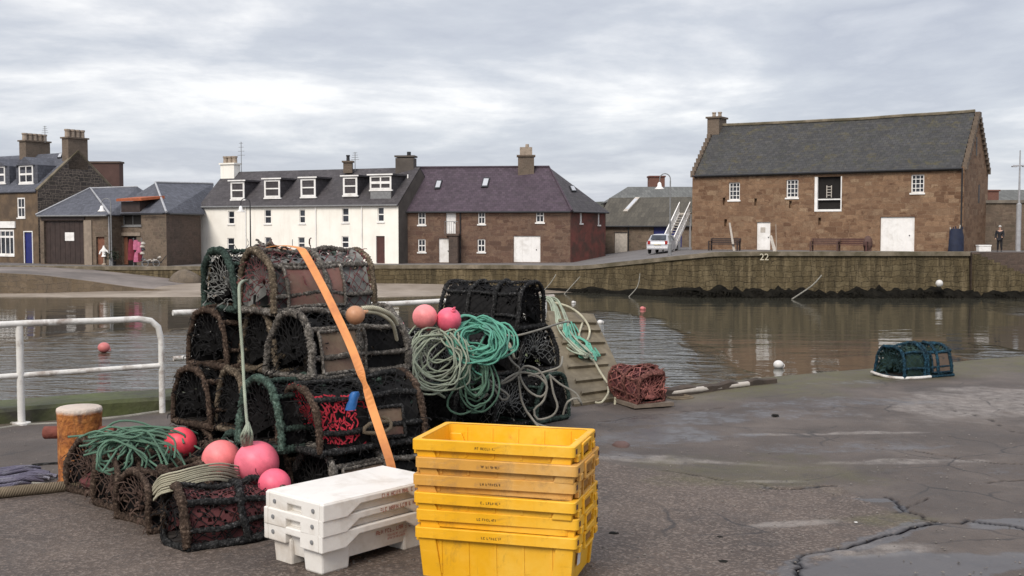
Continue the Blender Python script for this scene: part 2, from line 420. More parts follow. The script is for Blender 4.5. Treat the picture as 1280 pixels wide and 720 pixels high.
def spot(px, py, rx, ry, rot=0):      # soft elliptical stain; radii in metres on the ground
    c = G(px, py); ca, sa = math.cos(rot), math.sin(rot)
    u = ((X - c.x) * ca + (Y - c.y) * sa) / rx; v = (-(X - c.x) * sa + (Y - c.y) * ca) / ry
    return 1 - np.hypot(u, v) + n_b * .35 + n_a * .2
wet = smooth(.10 + n_b * .09 + n_a * .05 - dC, 0, .10)
for a, k in [((1170, 708, 1.0, .30, .1), 1.0), ((1260, 655, .5, .16, .1), .9), ((1100, 624, .25, .08, 0), .9), ((1075, 560, 1.3, .36, .1), .6), ((830, 545, 1.0, .6, .4), .75), ((900, 520, 1.9, .7, .3), .65), ((1030, 505, 1.8, .4, .2), .6), ((1085, 478, .8, .2, .3), .6), ((775, 568, .3, .25, 0), .6), ((1200, 590, 1.0, .2, 0), .4)]:
    wet = np.maximum(wet, k * smooth(spot(*a), .0, .6))
wet = np.maximum(wet * .9, smooth(n_a, .25, .6) * .25)
EY = np.tile(ye, (len(rows), 1)); de = EY - Y
green = np.maximum(smooth(1.35 + n_a * .8 - de, 0, 1.0) * smooth(X, .9, 1.6), smooth(spot(955, 590, 1.0, .75, .3), 0, .5) * .55)
for a in [(1120, 648, .55, .2, .3), (1230, 462, 2.2, .5, .5)]: green = np.maximum(green, smooth(spot(*a), 0, .6) * .7)
green = np.maximum(green, smooth(.62 + n_a * .2 - de, 0, .2) * (X < .5) * .7)
pale = np.zeros(X.shape)
for a in [(870, 575, .75, .10, -.35), (1040, 542, .9, .07, .05), (1120, 577, .8, .10, .05), (960, 602, .4, .05, 0), (1240, 505, 1.6, .9, .6), (800, 575, .5, .1, -.3), (1080, 690, .5, .12, .2), (1000, 655, .4, .08, .2)]:
    pale = np.maximum(pale, smooth(spot(*a), 0, .5))
# the older rougher asphalt patch to the left of the long crack
L1 = [G(*p) for p in [(735, 575), (860, 592), (960, 608), (1048, 607), (1120, 640), (1168, 653), (1000, 715), (990, 800)]]
xsb = X; rough_ = np.zeros(X.shape)
poly = [(p.x, p.y) for p in L1] + [(-6, 3.4), (-6, 6.5)]
inside = np.zeros(X.shape, bool); j = len(poly) - 1
Xq = X + n_b * .05; Yq = Y + n_b * .06
for i in range(len(poly)):
    xi, yi = poly[i]; xj, yj = poly[j]
    inside ^= ((yi > Yq) != (yj > Yq)) & (Xq < (xj - xi) * (Yq - yi) / (yj - yi + 1e-12) + xi); j = i
rough_ = inside.astype(float)
Z = n_a * .012 + n_b * .004 + rough_ * .006 - .012 * smooth(.022 - dC2, 0, .02)
Z[-1, :] = np.minimum(Z[-1, :], 0)
cracked = np.maximum(smooth(.020 - dC + n_b * .010, 0, .014), .8 * smooth(.013 - dC2 + n_b * .010, 0, .012))
verts = [(float(X[i, k]), float(Y[i, k]), float(Z[i, k])) for i in range(X.shape[0]) for k in range(NX)]
R_ = X.shape[0]
faces = [(i * NX + k, i * NX + k + 1, (i + 1) * NX + k + 1, (i + 1) * NX + k) for i in range(R_ - 1) for k in range(NX - 1)]
b0 = len(verts); verts += [(float(xs[k]), float(ye[k]) - .02, -4.6) for k in range(NX)]
faces += [((R_ - 1) * NX + k, (R_ - 1) * NX + k + 1, b0 + k + 1, b0 + k) for k in range(NX - 1)]
me = bpy.data.meshes.new('quay_ground'); me.from_pydata(verts, [], faces)
for nm, arr in (('wet', wet), ('green', green), ('pale', pale), ('rough_patch', rough_), ('crack', cracked)):
    a = me.attributes.new(nm, 'FLOAT', 'POINT'); a.data.foreach_set('value', np.concatenate([np.clip(arr, 0, 1).ravel(), np.full(NX, .3 if nm in ('wet', 'green') else 0)]))
me.polygons.foreach_set('use_smooth', [True] * len(me.polygons))
o = bpy.data.objects.new('quay_ground', me); C.objects.link(o); tag(o, kind='structure')
m, nt, b = newmat('worn asphalt and concrete'); N = NT(nt); co_ = N.coord('Object')
def attr(nm): a = N.n('Attribute'); a.attribute_name = nm; return a.outputs['Fac']
f1 = N.noise(co_, 1.3, 8, .65, .3); f2 = N.noise(co_, 38, 4, .7); v1 = N.vor(co_, 75)
sp = N.n('SeparateColor'); N.l(v1.outputs['Color'], sp.inputs[0])
concrete = N.ramp(f1, [(.3, (.049, .036, .028)), (.5, (.076, .057, .045)), (.7, (.120, .094, .076))])
asph = N.ramp(f1, [(.3, (.050, .035, .026)), (.55, (.085, .061, .046)), (.75, (.124, .094, .072))])
asph = N.mix(N.ramp(sp.outputs[0], [(.62, 0), (.9, .5)]), asph, (.24, .19, .155))
asph = N.mix(N.ramp(f2, [(.5, 0), (.68, .5)]), asph, (.03, .026, .024))
c = N.mix(attr('rough_patch'), N.mix(N.ramp(f2, [(.45, 0), (.75, .5)]), concrete, (.055, .05, .047)), asph)
c = N.mix(N.ramp(N.noise(co_, .7, 8, .7, .6), [(.5, 0), (.66, .5)]), c, (.05, .042, .038))
c = N.mix(N.math('MULTIPLY', N.math('MULTIPLY', attr('pale'), N.ramp(N.noise(co_, 7, 7, .7), [(.35, .1), (.6, .9)])), .75), c, (.25, .22, .195))
c = N.mix(N.math('MULTIPLY', attr('green'), N.ramp(N.noise(co_, 5, 7, .7), [(.3, .1), (.6, .75)])), c, (.082, .075, .022))
wm = attr('wet'); wm2 = N.ramp(N.math('ADD', wm, N.math('MULTIPLY', N.math('SUBTRACT', N.noise(co_, 5.5, 8, .72), .5), 1.5)), [(.36, 0), (.72, 1)])
c = N.mix(N.math('MULTIPLY', wm2, .5), c, (.030, .028, .030))
lit = N.vor(N.vmix(co_, N.noisec(co_, 2.5, 3), .25), 1.15, 'DISTANCE_TO_EDGE'); c = N.mix(N.math('MULTIPLY', N.ramp(lit.outputs['Distance'], [(.004, .75), (.016, 0)]), N.ramp(N.noise(co_, .9, 4), [(.5, 0), (.6, 1)])), c, (.018, .015, .014))
c = N.mix(N.ramp(N.noise(co_, 9, 8, .75, .5), [(.60, 0), (.72, .45)]), c, (.19, .165, .145)); c = N.mix(N.ramp(N.noise(N.coord('Object', loc=(5, 2, 0)), 3.1, 9, .75, .8), [(.56, 0), (.70, .65)]), c, (.028, .024, .022))
c = N.mix(attr('crack'), c, (.006, .005, .006))
N.l(c, b.inputs['Base Color'])
N.l(N.ramp(wm2, [(0, .78), (.5, .58), (1, .34)]), b.inputs['Roughness']); N.l(N.math('MULTIPLY', N.math('SUBTRACT', 1.0, attr('crack')), .5), b.inputs['Specular IOR Level'])
h = N.math('ADD', N.math('MULTIPLY', f2, .7), N.math('MULTIPLY', v1.outputs['Distance'], .5))
bn = N.n('Bump'); N.l(h, bn.inputs['Height']); bn.inputs['Distance'].default_value = .012
N.l(N.math('MULTIPLY', N.math('SUBTRACT', 1.0, N.math('MULTIPLY', wm2, .92)), .75), bn.inputs['Strength']); N.l(bn.outputs[0], b.inputs['Normal'])
me.materials.append(m)

# coping beam with algae along the near edge
m, nt, b = newmat('algae covered concrete'); N = NT(nt); co_ = N.coord('Object')
c = N.ramp(N.noise(co_, 1.6, 8, .7, .5), [(.35, (.030, .027, .02)), (.5, (.055, .06, .022)), (.65, (.08, .07, .045))])
c = N.mix(N.ramp(N.noise(co_, .7, 5), [(.48, 0), (.66, .7)]), c, (.10, .125, .022))
N.l(c, b.inputs['Base Color']); b.inputs['Roughness'].default_value = .8; N.bump(N.noise(co_, 14, 6), .5, .03, b); M['algae'] = m
mb = MB()
rows_ = []
pts = [Vector((*EDGE[i], 0)).lerp(Vector((*EDGE[i + 1], 0)), k / 12) for i in range(5) for k in range(12)] + [Vector((*EDGE[5], 0))]
for i, p in enumerate(pts):
    t = (pts[min(i + 1, len(pts) - 1)] - pts[max(i - 1, 0)]).normalized(); n = Vector((-t.y, t.x, 0)); j = noise.noise(p * 1.3) * .018
    rows_.append([p + n * a + Vector((0, 0, z + j * (z > 0))) for a, z in ((-.36, -.05), (-.36, .10), (-.33, .13), (.03, .15), (.07, .12), (.07, -.5))])
mb.grid(rows_)
o = mb.build('kerb', M['algae'], smooth=False); tag(o, kind='structure')

# ------------------------------------------------------------------ water and its bed
m, nt, b = newmat('harbour water'); N = NT(nt); co_ = N.coord('Object')
b.inputs['Base Color'].default_value = (.046, .044, .033, 1); b.inputs['Roughness'].default_value = .04; b.inputs['IOR'].default_value = 1.33
b.inputs['Specular IOR Level'].default_value = .5
def wspot(x, y, rx, ry):
    mp_ = N.n('Mapping'); tcn = N.n('TexCoord'); N.l(tcn.outputs['Object'], mp_.inputs[0]); mp_.inputs['Scale'].default_value = (1 / rx, 1 / ry, 0); mp_.inputs['Location'].default_value = (-x / rx, -y / ry, 0)
    ln = N.n('VectorMath', operation='LENGTH'); N.l(mp_.outputs[0], ln.inputs[0]); return N.ramp(N.math('ADD', ln.outputs['Value'], N.math('MULTIPLY', N.math('SUBTRACT', N.noise(N.coord('Object', (.35, .12, 1)), 1.0, 3), .5), .9)), [(.72, 1), (1.05, 0)])
gust = wspot(4.2, 44, 3.6, 18)
for q in ((-13, 34, 8.5, 17), (31, 50, 5, 22), (17.5, 35, 2, 8)): gust = N.math('MAXIMUM', gust, wspot(*q))
w1 = N.noise(N.coord('Object', (.55, 1.25, 1)), 1.0, 4, .55, .3); w2 = N.noise(N.coord('Object', (.16, .5, 1), loc=(4, 2, 0)), 1.0, 3, .5)
hh = N.math('ADD', N.math('MULTIPLY', w1, N.math('ADD', N.math('MULTIPLY', gust, 1.0), .10)), N.math('MULTIPLY', w2, .22))
N.bump(hh, .8, .16, b)
mb = MB(); mb.face([(-260, -20, WATER), (260, -20, WATER), (260, 130, WATER), (-260, 130, WATER)])
o = mb.build('water', m); tag(o, kind='structure')
M['mud'] = plain('dark harbour mud', (.05, .045, .03), .8, .3, 1)
mb = MB(); mb.face([(-260, -20, -4.5), (260, -20, -4.5), (260, 130, -4.5), (-260, 130, -4.5)])
o = mb.build('harbour_bed', M['mud']); tag(o, kind='structure')

# ------------------------------------------------------------------ far shore
def landz(x):
    # street level falls to the left of the warehouse
    a = [(-400, -1.3), (-30, -1.3), (-20, -1.12), (0, -1.0), (5, -.95), (13, .15), (16, .2), (400, .2)]
    for (x0, z0), (x1, z1) in zip(a, a[1:]):
        if x0 <= x <= x1:
            t = (x - x0) / (x1 - x0); return z0 + (z1 - z0) * t
    return .2
WALL = [(-1, 93), (215, 89), (250, 87.5), (455, 86.5), (560, 85.5), (640, 84), (740, 80), (866, 74.6), (1000, 74), (1212, 74)]   # pixel column, distance
WP = [Vector((P(px, 300, D).x, D, 0)) for px, D in WALL]
WP[0] = Vector((-60, 97, 0))
m, nt, b = newmat('road and cobbles'); N = NT(nt); co_ = N.coord('Object')
c = N.ramp(N.noise(co_, .6, 7, .65), [(.3, (.085, .075, .07)), (.7, (.16, .145, .135))]); N.l(c, b.inputs['Base Color']); b.inputs['Roughness'].default_value = .8
N.bump(N.noise(co_, 12, 4), .3, .02, b); M['road'] = m
mb = MB(); xsr = [-400, -200, -120, -60] + [-50 + i * 2.5 for i in range(45)] + [80, 120, 200, 400]
def wally(x):
    for a, c_ in zip(WP, WP[1:]):
        if a.x <= x <= c_.x: return a.y + (c_.y - a.y) * (x - a.x) / (c_.x - a.x)
    return WP[0].y if x < WP[0].x else WP[-1].y
rws = []
for x in xsr:
    y0 = wally(x); rws.append([Vector((x, y0 + (q if q < 60 else q), landz(x))) for q in (.25, 3, 8, 20, 40, 90, 300, 900)])
mb.grid([list(r) for r in zip(*rws)])
o = mb.build('road', M['road'], smooth=True); tag(o, kind='structure')

# harbour wall: stone face, coping, weed at the foot
m, nt, b = newmat('ochre harbour masonry'); N = NT(nt); uv = N.coord('UV'); ob = N.coord('Object')
d_ = N.vmix(N.vmix(uv, N.noisec(uv, .9, 4), .55), N.noisec(uv, 5, 3), .14)
tb_ = N.n('TexBrick'); N.l(d_, tb_.inputs['Vector']); tb_.inputs['Scale'].default_value = 1; tb_.inputs['Brick Width'].default_value = .85; tb_.inputs['Row Height'].default_value = .36; tb_.inputs['Mortar Size'].default_value = .03; tb_.inputs['Mortar Smooth'].default_value = .8; tb_.squash = .7; tb_.squash_frequency = 3
tb_.inputs['Color1'].default_value = (0, 0, 0, 1); tb_.inputs['Color2'].default_value = (1, 1, 1, 1); tb_.inputs['Mortar'].default_value = (.4, .4, .4, 1)
c = N.ramp(tb_.outputs[0], [(0, (.085, .063, .032)), (.5, (.108, .082, .043)), (1, (.135, .105, .057))])
c = N.mix(N.ramp(N.noise(uv, 2.4, 7, .7), [(.4, 0), (.7, .8)]), c, (.10, .075, .037))
c = N.mix(N.math('MULTIPLY', tb_.outputs['Fac'], N.ramp(N.noise(uv, .7, 4), [(.42, .0), (.6, .6)])), c, (.05, .038, .022))
strk = N.noise(N.coord('UV', (1.6, .22, 1)), 1.0, 7, .7, .3)
c = N.mix(N.ramp(strk, [(.42, 0), (.62, .85)]), c, (.042, .032, .016))
c = N.mix(N.ramp(N.noise(N.coord('UV', (2.4, .3, 1), loc=(9, 3, 0)), 1.0, 6, .7), [(.52, 0), (.66, .7)]), c, (.20, .155, .088))
sz = N.n('SeparateXYZ'); N.l(ob, sz.inputs[0])
zn = N.math('ADD', sz.outputs[2], N.math('MULTIPLY', N.math('SUBTRACT', N.noise(uv, .8, 6, .7), .5), 1.3))
c = N.mix(N.ramp(N.math('MULTIPLY', N.math('ADD', zn, 2.9), .333), [(.30, 1), (.56, 0)]), c, (.016, .013, .009))
N.l(c, b.inputs['Base Color']); b.inputs['Roughness'].default_value = .85; b.inputs['Specular IOR Level'].default_value = .3
N.bump(N.math('ADD', N.math('MULTIPLY', tb_.outputs['Fac'], -.7), N.noise(uv, 7, 6)), .8, .09, b); M['harbour'] = m
hw = thing('harbour_wall', (WP[3].x, WP[3].y, -2.8), 'long stained stone quay wall across the water with a weedy dark foot', 'wall')
pts = []
for a, c_ in zip(WP, WP[1:]):
    k = max(1, int((c_ - a).length / 1.2)); pts += [a.lerp(c_, i / k) for i in range(k)]
pts.append(WP[-1])
def wtop(p): return landz(p.x) + .02
mb = MB(); rws = []; uvs = []; L = 0
R = random.Random(3)
for i, p in enumerate(pts):
    t = (pts[min(i + 1, len(pts) - 1)] - pts[max(i - 1, 0)]).normalized(); n = Vector((t.y, -t.x, 0))
    if i: L += (p - pts[i - 1]).length
    top = wtop(p) - .25; row = []
    for k in range(9):
        z = top + (-3.6 - top) * k / 8; q = noise.noise(Vector((L * .7, z * 1.4, 2))) * .10 + .05 * max(0, -z)
        row.append(p + n * q + Vector((0, 0, z)))
    rws.append(row); uvs.append(L)
n_r = len(rws); i0 = len(mb.v)
for r in rws: mb.v += [tuple(q) for q in r]
for a in range(n_r - 1):
    for k in range(8):
        mb.f.append((i0 + a * 9 + k, i0 + a * 9 + k + 1, i0 + (a + 1) * 9 + k + 1, i0 + (a + 1) * 9 + k))
        mb.uv.append(((uvs[a], rws[a][k].z), (uvs[a], rws[a][k + 1].z), (uvs[a + 1], rws[a + 1][k + 1].z), (uvs[a + 1], rws[a + 1][k].z)))
end = [Vector((p.x, p.y, p.z)) for p in rws[-1]]
mb.grid([end, [q + Vector((1.2, 9, 0)) for q in end]])
mb.build('masonry_face', M['harbour'], hw, smooth=True)
mb = MB(); rws = []
for i, p in enumerate(pts):
    t = (pts[min(i + 1, len(pts) - 1)] - pts[max(i - 1, 0)]).normalized(); n = Vector((t.y, -t.x, 0)); top = wtop(p)
    rws.append([p + n * a + Vector((0, 0, top + z)) for a, z in ((.02, -.26), (.16, -.25), (.17, 0.03), (-.55, .035), (-.55, -.05))])
mb.grid(rws)
M['coping'] = plain('worn coping stone', (.20, .165, .12), .85, .3, 1.4, .3, (.09, .075, .045))
mb.build('coping', M['coping'], hw)
# bladder weed hanging on the foot, one mass
mb = MB(); R = random.Random(5)
M['weed'] = plain('black brown seaweed', (.008, .007, .005), .85, .6, 3, .8, spec=.12)
fine = []
for a, c_ in zip(pts, pts[1:]):
    k = max(1, int((c_ - a).length / .22)); fine += [a.lerp(c_, q / k) for q in range(k)]
fine = [p for p in fine if p.x > -2] + [Vector((WP[-1].x + .2 * k, 73.72, 0)) for k in range(1, 40)]; rws = []
for i, p in enumerate(fine):
    t = (fine[min(i + 1, len(fine) - 1)] - fine[max(i - 1, 0)]).normalized(); n = Vector((t.y, -t.x, 0)); k = min(1, max(.12, (p.x + 1) / 12)); s_ = p.x + p.y
    z0 = -2.75 + (.52 + .45 * noise.noise(Vector((s_ * .3, 1, 0))) + .42 * noise.noise(Vector((s_ * 1.4, 5, 0))) + .30 * noise.noise(Vector((s_ * 4.3, 8, 0)))) * k; row = []
    for q in range(7):
        f_ = q / 6; z = z0 + (-3.1 - z0) * f_; o_ = .20 + .10 * -z * .5 + (.22 * f_ ** .8 + .22 * noise.noise(Vector((s_ * .9, z * 2, 3))) + .16 * noise.noise(Vector((s_ * 3, z * 4, 3)))) * k; row.append(p + n * (o_ if q else .1) + Vector((0, 0, z)))
    rws.append(row)
mb.grid(rws)
for k in range(5200):
    i = R.randrange(len(fine) - 1); p = fine[i]; row = rws[i]; q = R.randrange(1, 6); A = row[q].lerp(row[q + 1], R.random()); t = (fine[i + 1] - p).normalized(); n = Vector((t.y, -t.x, 0))
    h = R.uniform(.08, .26); w_ = R.uniform(.02, .06); B = A + n * R.uniform(.02, .12) + Vector((0, 0, -h)) + t * R.uniform(-.08, .08); A = A - n * .02; mb.face((A - t * w_, A + t * w_, B + t * w_ * .6, B - t * w_ * .6))
o = mb.build('seaweed', M['weed']); tag(o, 'dark seaweed clinging along the waterline of the far quay wall', 'seaweed', kind='stuff')
# painted berth number
def text_mesh(name, s, size, loc, xdir, ydir, mat, parent, extr=.002):
    cu = bpy.data.curves.new(name, 'FONT'); cu.body = s; cu.size = size; cu.align_x = 'CENTER'; cu.align_y = 'CENTER'; cu.extrude = extr
    o = bpy.data.objects.new(name, cu); xdir = Vector(xdir).normalized(); ydir = Vector(ydir).normalized(); z = xdir.cross(ydir)
    Mx = Matrix((xdir, ydir, z)).transposed().to_4x4(); Mx.translation = loc
    dg = bpy.context.evaluated_depsgraph_get(); C.objects.link(o); dg.update()
    me = bpy.data.meshes.new_from_object(o.evaluated_get(dg)); bpy.data.objects.remove(o)
    off = Vector((0, 0, 0)); q = parent
    while q is not None: off += q.location; q = q.parent
    Mx.translation = Vector(loc) - off; me.transform(Mx); me.materials.clear(); me.materials.append(mat)
    ob = bpy.data.objects.new(name, me); C.objects.link(ob); ob.parent = parent; return ob
M['pale_paint'] = plain('weathered pale paint', (.55, .50, .38), .8, .3, 5)
a, c_ = WP[7], WP[8]; t = (c_ - a).normalized(); n = Vector((t.y, -t.x, 0)); p = P(955, 322, 74.0)
text_mesh('painted_number', '22', .62, Vector((p.x, 74.2 - .27, -.12)), t, (0, 0, 1), M['pale_paint'], hw, .01)

# beach, slipway, low walls on the left
M['sand'] = plain('wet sand', (.27, .225, .18), .9, .15, .5, .2, (.17, .135, .10), .3)
M['slip'] = plain('slipway concrete', (.20, .17, .15), .85, .2, .35, .2, (.11, .095, .085), .3)
mb = MB(); rws = []
for i in range(60):
    x = -75 + i * 1.6
    yw = 73.2 + .5 * noise.noise(Vector((x * .12, 1, 0))) + max(0, (x + 8) * .45)
    rws.append([Vector((x, yw + q, WATER - .06 + .045 * q + .03 * noise.noise(Vector((x * .3, q, 5))) if q < 9 else WATER + .33 + .012 * (q - 9))) for q in (-6, -1, 0, 1, 2.5, 5, 9, 16)])
mb.grid([list(r) for r in zip(*rws)])
o = mb.build('beach', M['sand'], smooth=True); tag(o, kind='structure')
mb = MB()
sl_near = [P(-260, 338, 77), P(0, 343.5, 77), P(90, 351, 78), P(180, 363, 79), P(262, 366, 80)]
sl_far = [P(-260, 333, 97), P(60, 333, 93), P(120, 336.5, 91.5), P(190, 345, 89.5), P(262, 355, 87.5)]
rws = []
for a, c_ in zip(sl_near, sl_far): rws.append([a.lerp(c_, k / 6) for k in range(7)])
mb.grid(rws)
o = mb.build('slipway', M['slip'], smooth=True); tag(o, kind='structure')
mb = MB()
top = smoothpath(sl_near, 1.0)
mb.grid([[p + Vector((0, -.02, .12)) for p in top], [Vector((p.x, p.y - .25, min(p.z, -2.0) - 1.3)) for p in top]])
mb.grid([[p + Vector((0, .35, .12)) for p in top], [p + Vector((0, -.02, .12)) for p in top]])
M['slip_wall'] = stone('brown slip masonry', [(.13, .095, .06), (.18, .135, .09), (.155, .115, .08)], (.10, .08, .06), .8, 1.8, dirtamt=.5)
o = mb.build('slipway_wall', M['slip_wall']); tag(o, 'low brown masonry wall holding up the slipway at the sand', 'wall')
mb = MB()
for i in range(1):
    c0 = P(232, 352, 87)
    for k, (u, s) in enumerate(((0, 1.0),)):
        mb.sphere(c0 + Vector((0, 0, -.2)), 1.25, 14, 9, (1.05, .8, .85))
    for q in range(len(mb.v)):
        p = Vector(mb.v[q]); mb.v[q] = tuple(p + (p - c0).normalized() * noise.noise(p * .9) * .35)
M['rock'] = stone('brown boulder', [(.14, .11, .08), (.18, .145, .11)], (.11, .09, .07), .7, .9, dirtamt=.5)
o = mb.build('boulder', M['rock'], smooth=True); tag(o, 'rounded brown boulder at the foot of the street wall beside the creels', 'boulder')

# far hills
M['hill'] = plain('dull winter hillside', (.075, .072, .045), 1, .3, .02, 0, (.05, .05, .04), .3)
mb = MB(); rws = []
for i in range(80):
    x = -700 + i * 18.5; rws.append([Vector((x, 560 + q * .6, -3 + k * (21 + 7 * noise.noise(Vector((x * .008, 3, 0))) + (5 if x > 200 else 0)) + (1.2 * noise.noise(Vector((x * .09, q, 0))) if k > .3 else 0))) for q, k in ((0, 0), (60, .45), (120, .85), (180, 1), (300, .9), (420, 0))])
mb.grid([list(r) for r in zip(*rws)])
o = mb.build('hills', M['hill'], smooth=True); tag(o, kind='structure')
# ------------------------------------------------------------------ buildings
class Fac:                                  # a vertical wall plane from P0 to P1 (left to right as seen)
    def __init__(s, p0, p1):
        s.o = Vector((p0[0], p0[1], 0)); d = Vector((p1[0] - p0[0], p1[1] - p0[1], 0)); s.L = d.length; s.u = d.normalized()
        s.n = Vector((s.u.y, -s.u.x, 0))    # outward, towards the viewer
    def uz(s, px, py):
        r = ray(px, py); t = (s.o - CAM).dot(s.n) / r.dot(s.n); p = CAM + r * t
        return (p - s.o).dot(s.u), p.z
    def pt(s, u, z, off=0.0): return s.o + s.u * u + s.n * off + Vector((0, 0, z))
    def rect(s, x0, y0, x1, y1):
        a = s.uz(x0, y0); b = s.uz(x1, y1); cx, cy = (x0 + x1) / 2, (y0 + y1) / 2
        t = s.uz(cx, y0)[1]; bo = s.uz(cx, y1)[1]
        return (a[0], b[0], bo, t)
    def axes(s): return (s.u, -s.n, Vector((0, 0, 1)))
def wall_holes(mb, f, u0, u1, z0, z1, holes, depth=.2):
    us = sorted({u0, u1, *[q for h in holes for q in h[:2]]}); zs = sorted({z0, z1, *[q for h in holes for q in h[2:4]]})
    us = [u for u in us if u0 <= u <= u1]; zs = [z for z in zs if z0 <= z <= z1]
    for a, b in zip(us, us[1:]):
        for c, d in zip(zs, zs[1:]):
            cu, cz = (a + b) / 2, (c + d) / 2
            if any(h[0] < cu < h[1] and h[2] < cz < h[3] for h in holes): continue
            mb.face([f.pt(a, c), f.pt(b, c), f.pt(b, d), f.pt(a, d)])
    for h in holes:
        a, b, c, d = h[:4]; e = -depth
        mb.face([f.pt(a, c), f.pt(b, c), f.pt(b, c, e), f.pt(a, c, e)]); mb.face([f.pt(a, d, e), f.pt(b, d, e), f.pt(b, d), f.pt(a, d)])
        mb.face([f.pt(a, c), f.pt(a, c, e), f.pt(a, d, e), f.pt(a, d)]); mb.face([f.pt(b, c, e), f.pt(b, c), f.pt(b, d), f.pt(b, d, e)])
def fbox(mb, f, u0, u1, z0, z1, o0, o1):      # box on a facade, offsets along the outward normal
    mb.box(f.pt((u0 + u1) / 2, (z0 + z1) / 2, (o0 + o1) / 2), (abs(u1 - u0), abs(o1 - o0), abs(z1 - z0)), f.axes())
def window(f, h, parent, cols=2, rows=2, mat='white_paint', off=-.12, fr=.07, bar=.035, sill=True, glass='glass', rails=None):
    a, b, c, d = h; e = .004; mb = MB(); a += e; b -= e; c += e; d -= e
    fbox(mb, f, a, a + fr, c, d, off, off + .06); fbox(mb, f, b - fr, b, c, d, off, off + .06)
    fbox(mb, f, a + fr, b - fr, d - fr, d, off, off + .06); fbox(mb, f, a + fr, b - fr, c, c + fr, off, off + .06)
    for i in range(1, cols):
        u = a + (b - a) * i / cols; fbox(mb, f, u - bar / 2, u + bar / 2, c + fr, d - fr, off + .01, off + .05)
    us = [a + fr] + [a + (b - a) * i / cols for i in range(1, cols)] + [b - fr]
    for j in range(1, rows):
        z = c + (d - c) * (rails[j - 1] if rails else j / rows); hb = bar * (1.8 if rows == 2 else 1)
        for i in range(len(us) - 1): fbox(mb, f, us[i] + (bar / 2 + .001 if i else .001), us[i + 1] - (bar / 2 + .001 if i < len(us) - 2 else .001), z - hb / 2, z + hb / 2, off + .008, off + .055)
    o = mb.build('window', M[mat], parent)
    g = MB(); g.face([f.pt(a, c, off - .01), f.pt(b, c, off - .01), f.pt(b, d, off - .01), f.pt(a, d, off - .01)]); g.face([f.pt(a, c, off - .05), f.pt(a, d, off - .05), f.pt(b, d, off - .05), f.pt(b, c, off - .05)])
    g.build('pane', M[glass], o)
    if sill:
        q = MB(); fbox(q, f, a - .08, b + .08, c - .12, c - .006, -.1, .07); q.build('sill', M[mat], o)
    return o
def door(f, h, parent, mat, off=-.12, planks=0, frame=None, handle=True):
    a, b, c, d = h; e = .004; mb = MB(); fbox(mb, f, a + e, b - e, c + e, d - e, off - .05, off)
    if planks:
        w_ = (b - a) / planks
        for i in range(planks): fbox(mb, f, a + w_ * i + .02, a + w_ * (i + 1) - .02, c + .03, d - .03, off + .001, off + .02)
    o = mb.build('door', M[mat], parent)
    if handle:
        q = MB(); q.sphere(f.pt(b - (b - a) * .15, c + (d - c) * .48, off + .05), .045, 8, 6); q.build('handle', M['black'], o)
    if frame:
        q = MB(); t = .09
        fbox(q, f, a - t, a, c, d, -.02, .04); fbox(q, f, b, b + t, c, d, -.02, .04); fbox(q, f, a - t, b + t, d, d + t, -.02, .04); q.build('frame', M[frame], o)
    return o
def slab(mb, poly, t=.12):                   # a roof slope with thickness
    A = [Vector(p) for p in poly]; nr = Vector((0, 0, 0))
    for i in range(1, len(A) - 1): nr += (A[i] - A[0]).cross(A[i + 1] - A[0])
    nr.normalize()
    if nr.z < 0: nr = -nr; A.reverse()
    mb.prism(A, -nr * t)
def skylight(parent, a, b, c, d, frame='black', glass='pane'):
    # a,b lower edge, d,c upper edge, on a slope
    A, B, Cc, D = [Vector(q) for q in (a, b, c, d)]; nr = (B - A).cross(D - A).normalized()
    if nr.z < 0: nr = -nr
    mb = MB(); mb.prism([q + nr * -.12 for q in (A, B, Cc, D)], nr * .24); o = mb.build('skylight', M[frame], parent)
    ctr = (A + B + Cc + D) / 4; g = MB(); q = [ctr + (p - ctr) * .74 + nr * .124 for p in (A, B, Cc, D)]
    g.prism(q, nr * .01); g.build('pane', M['sky_glass'], o)
M['sky_glass'] = plain('pale roof glass', (.42, .43, .45), .12, .1, 1, 0)
def onplane(px, py, p0, nr):
    r = ray(px, py); t = (Vector(p0) - CAM).dot(nr) / r.dot(nr); return CAM + r * t
def pnormal(a, b, c):
    n = (Vector(b) - Vector(a)).cross(Vector(c) - Vector(a)).normalized(); return n if n.z > 0 else -n
def downpipe(parent, f, u, z0, z1, mat='black', r=.055, off=.1):
    mb = MB(); mb.tube([f.pt(u, z0, off), f.pt(u, z1, off)], r, 6); mb.build('downpipe', M[mat], parent)
def gutter(parent, a, b, mat='black'):
    mb = MB(); mb.tube([a, b], .07, 6); mb.build('gutter', M[mat], parent)
def chimney(parent, c, sx_, sy_, z0, z1, mat, pots, yaw=0, pot_h=.5, potmat='chim_pots', cap='coping', pr=.15):
    X_ = Vector((math.cos(yaw), math.sin(yaw), 0)); Y_ = Vector((-X_.y, X_.x, 0)); ax = (X_, Y_, Vector((0, 0, 1)))
    mb = MB(); mb.box((c[0], c[1], (z0 + z1) / 2), (sx_, sy_, z1 - z0), ax)
    mb.box((c[0], c[1], z1 + .074), (sx_ + .22, sy_ + .22, .14), ax)
    o = mb.build('chimney', M[mat], parent)
    for i in range(pots):
        t = (i - (pots - 1) / 2) * (sx_ / max(pots, 1)); q = MB()
        q.lathe([(pr, z1 + .146), (pr * .92, z1 + .146 + pot_h * .75), (pr * 1.15, z1 + .146 + pot_h * .78), (pr * 1.15, z1 + .146 + pot_h), (pr * .75, z1 + .146 + pot_h), (pr * .75, z1 + .2)], (c[0] + X_.x * t, c[1] + X_.y * t, 0), 10)
        q.build('chimney_pot', M[potmat], o)
    return o

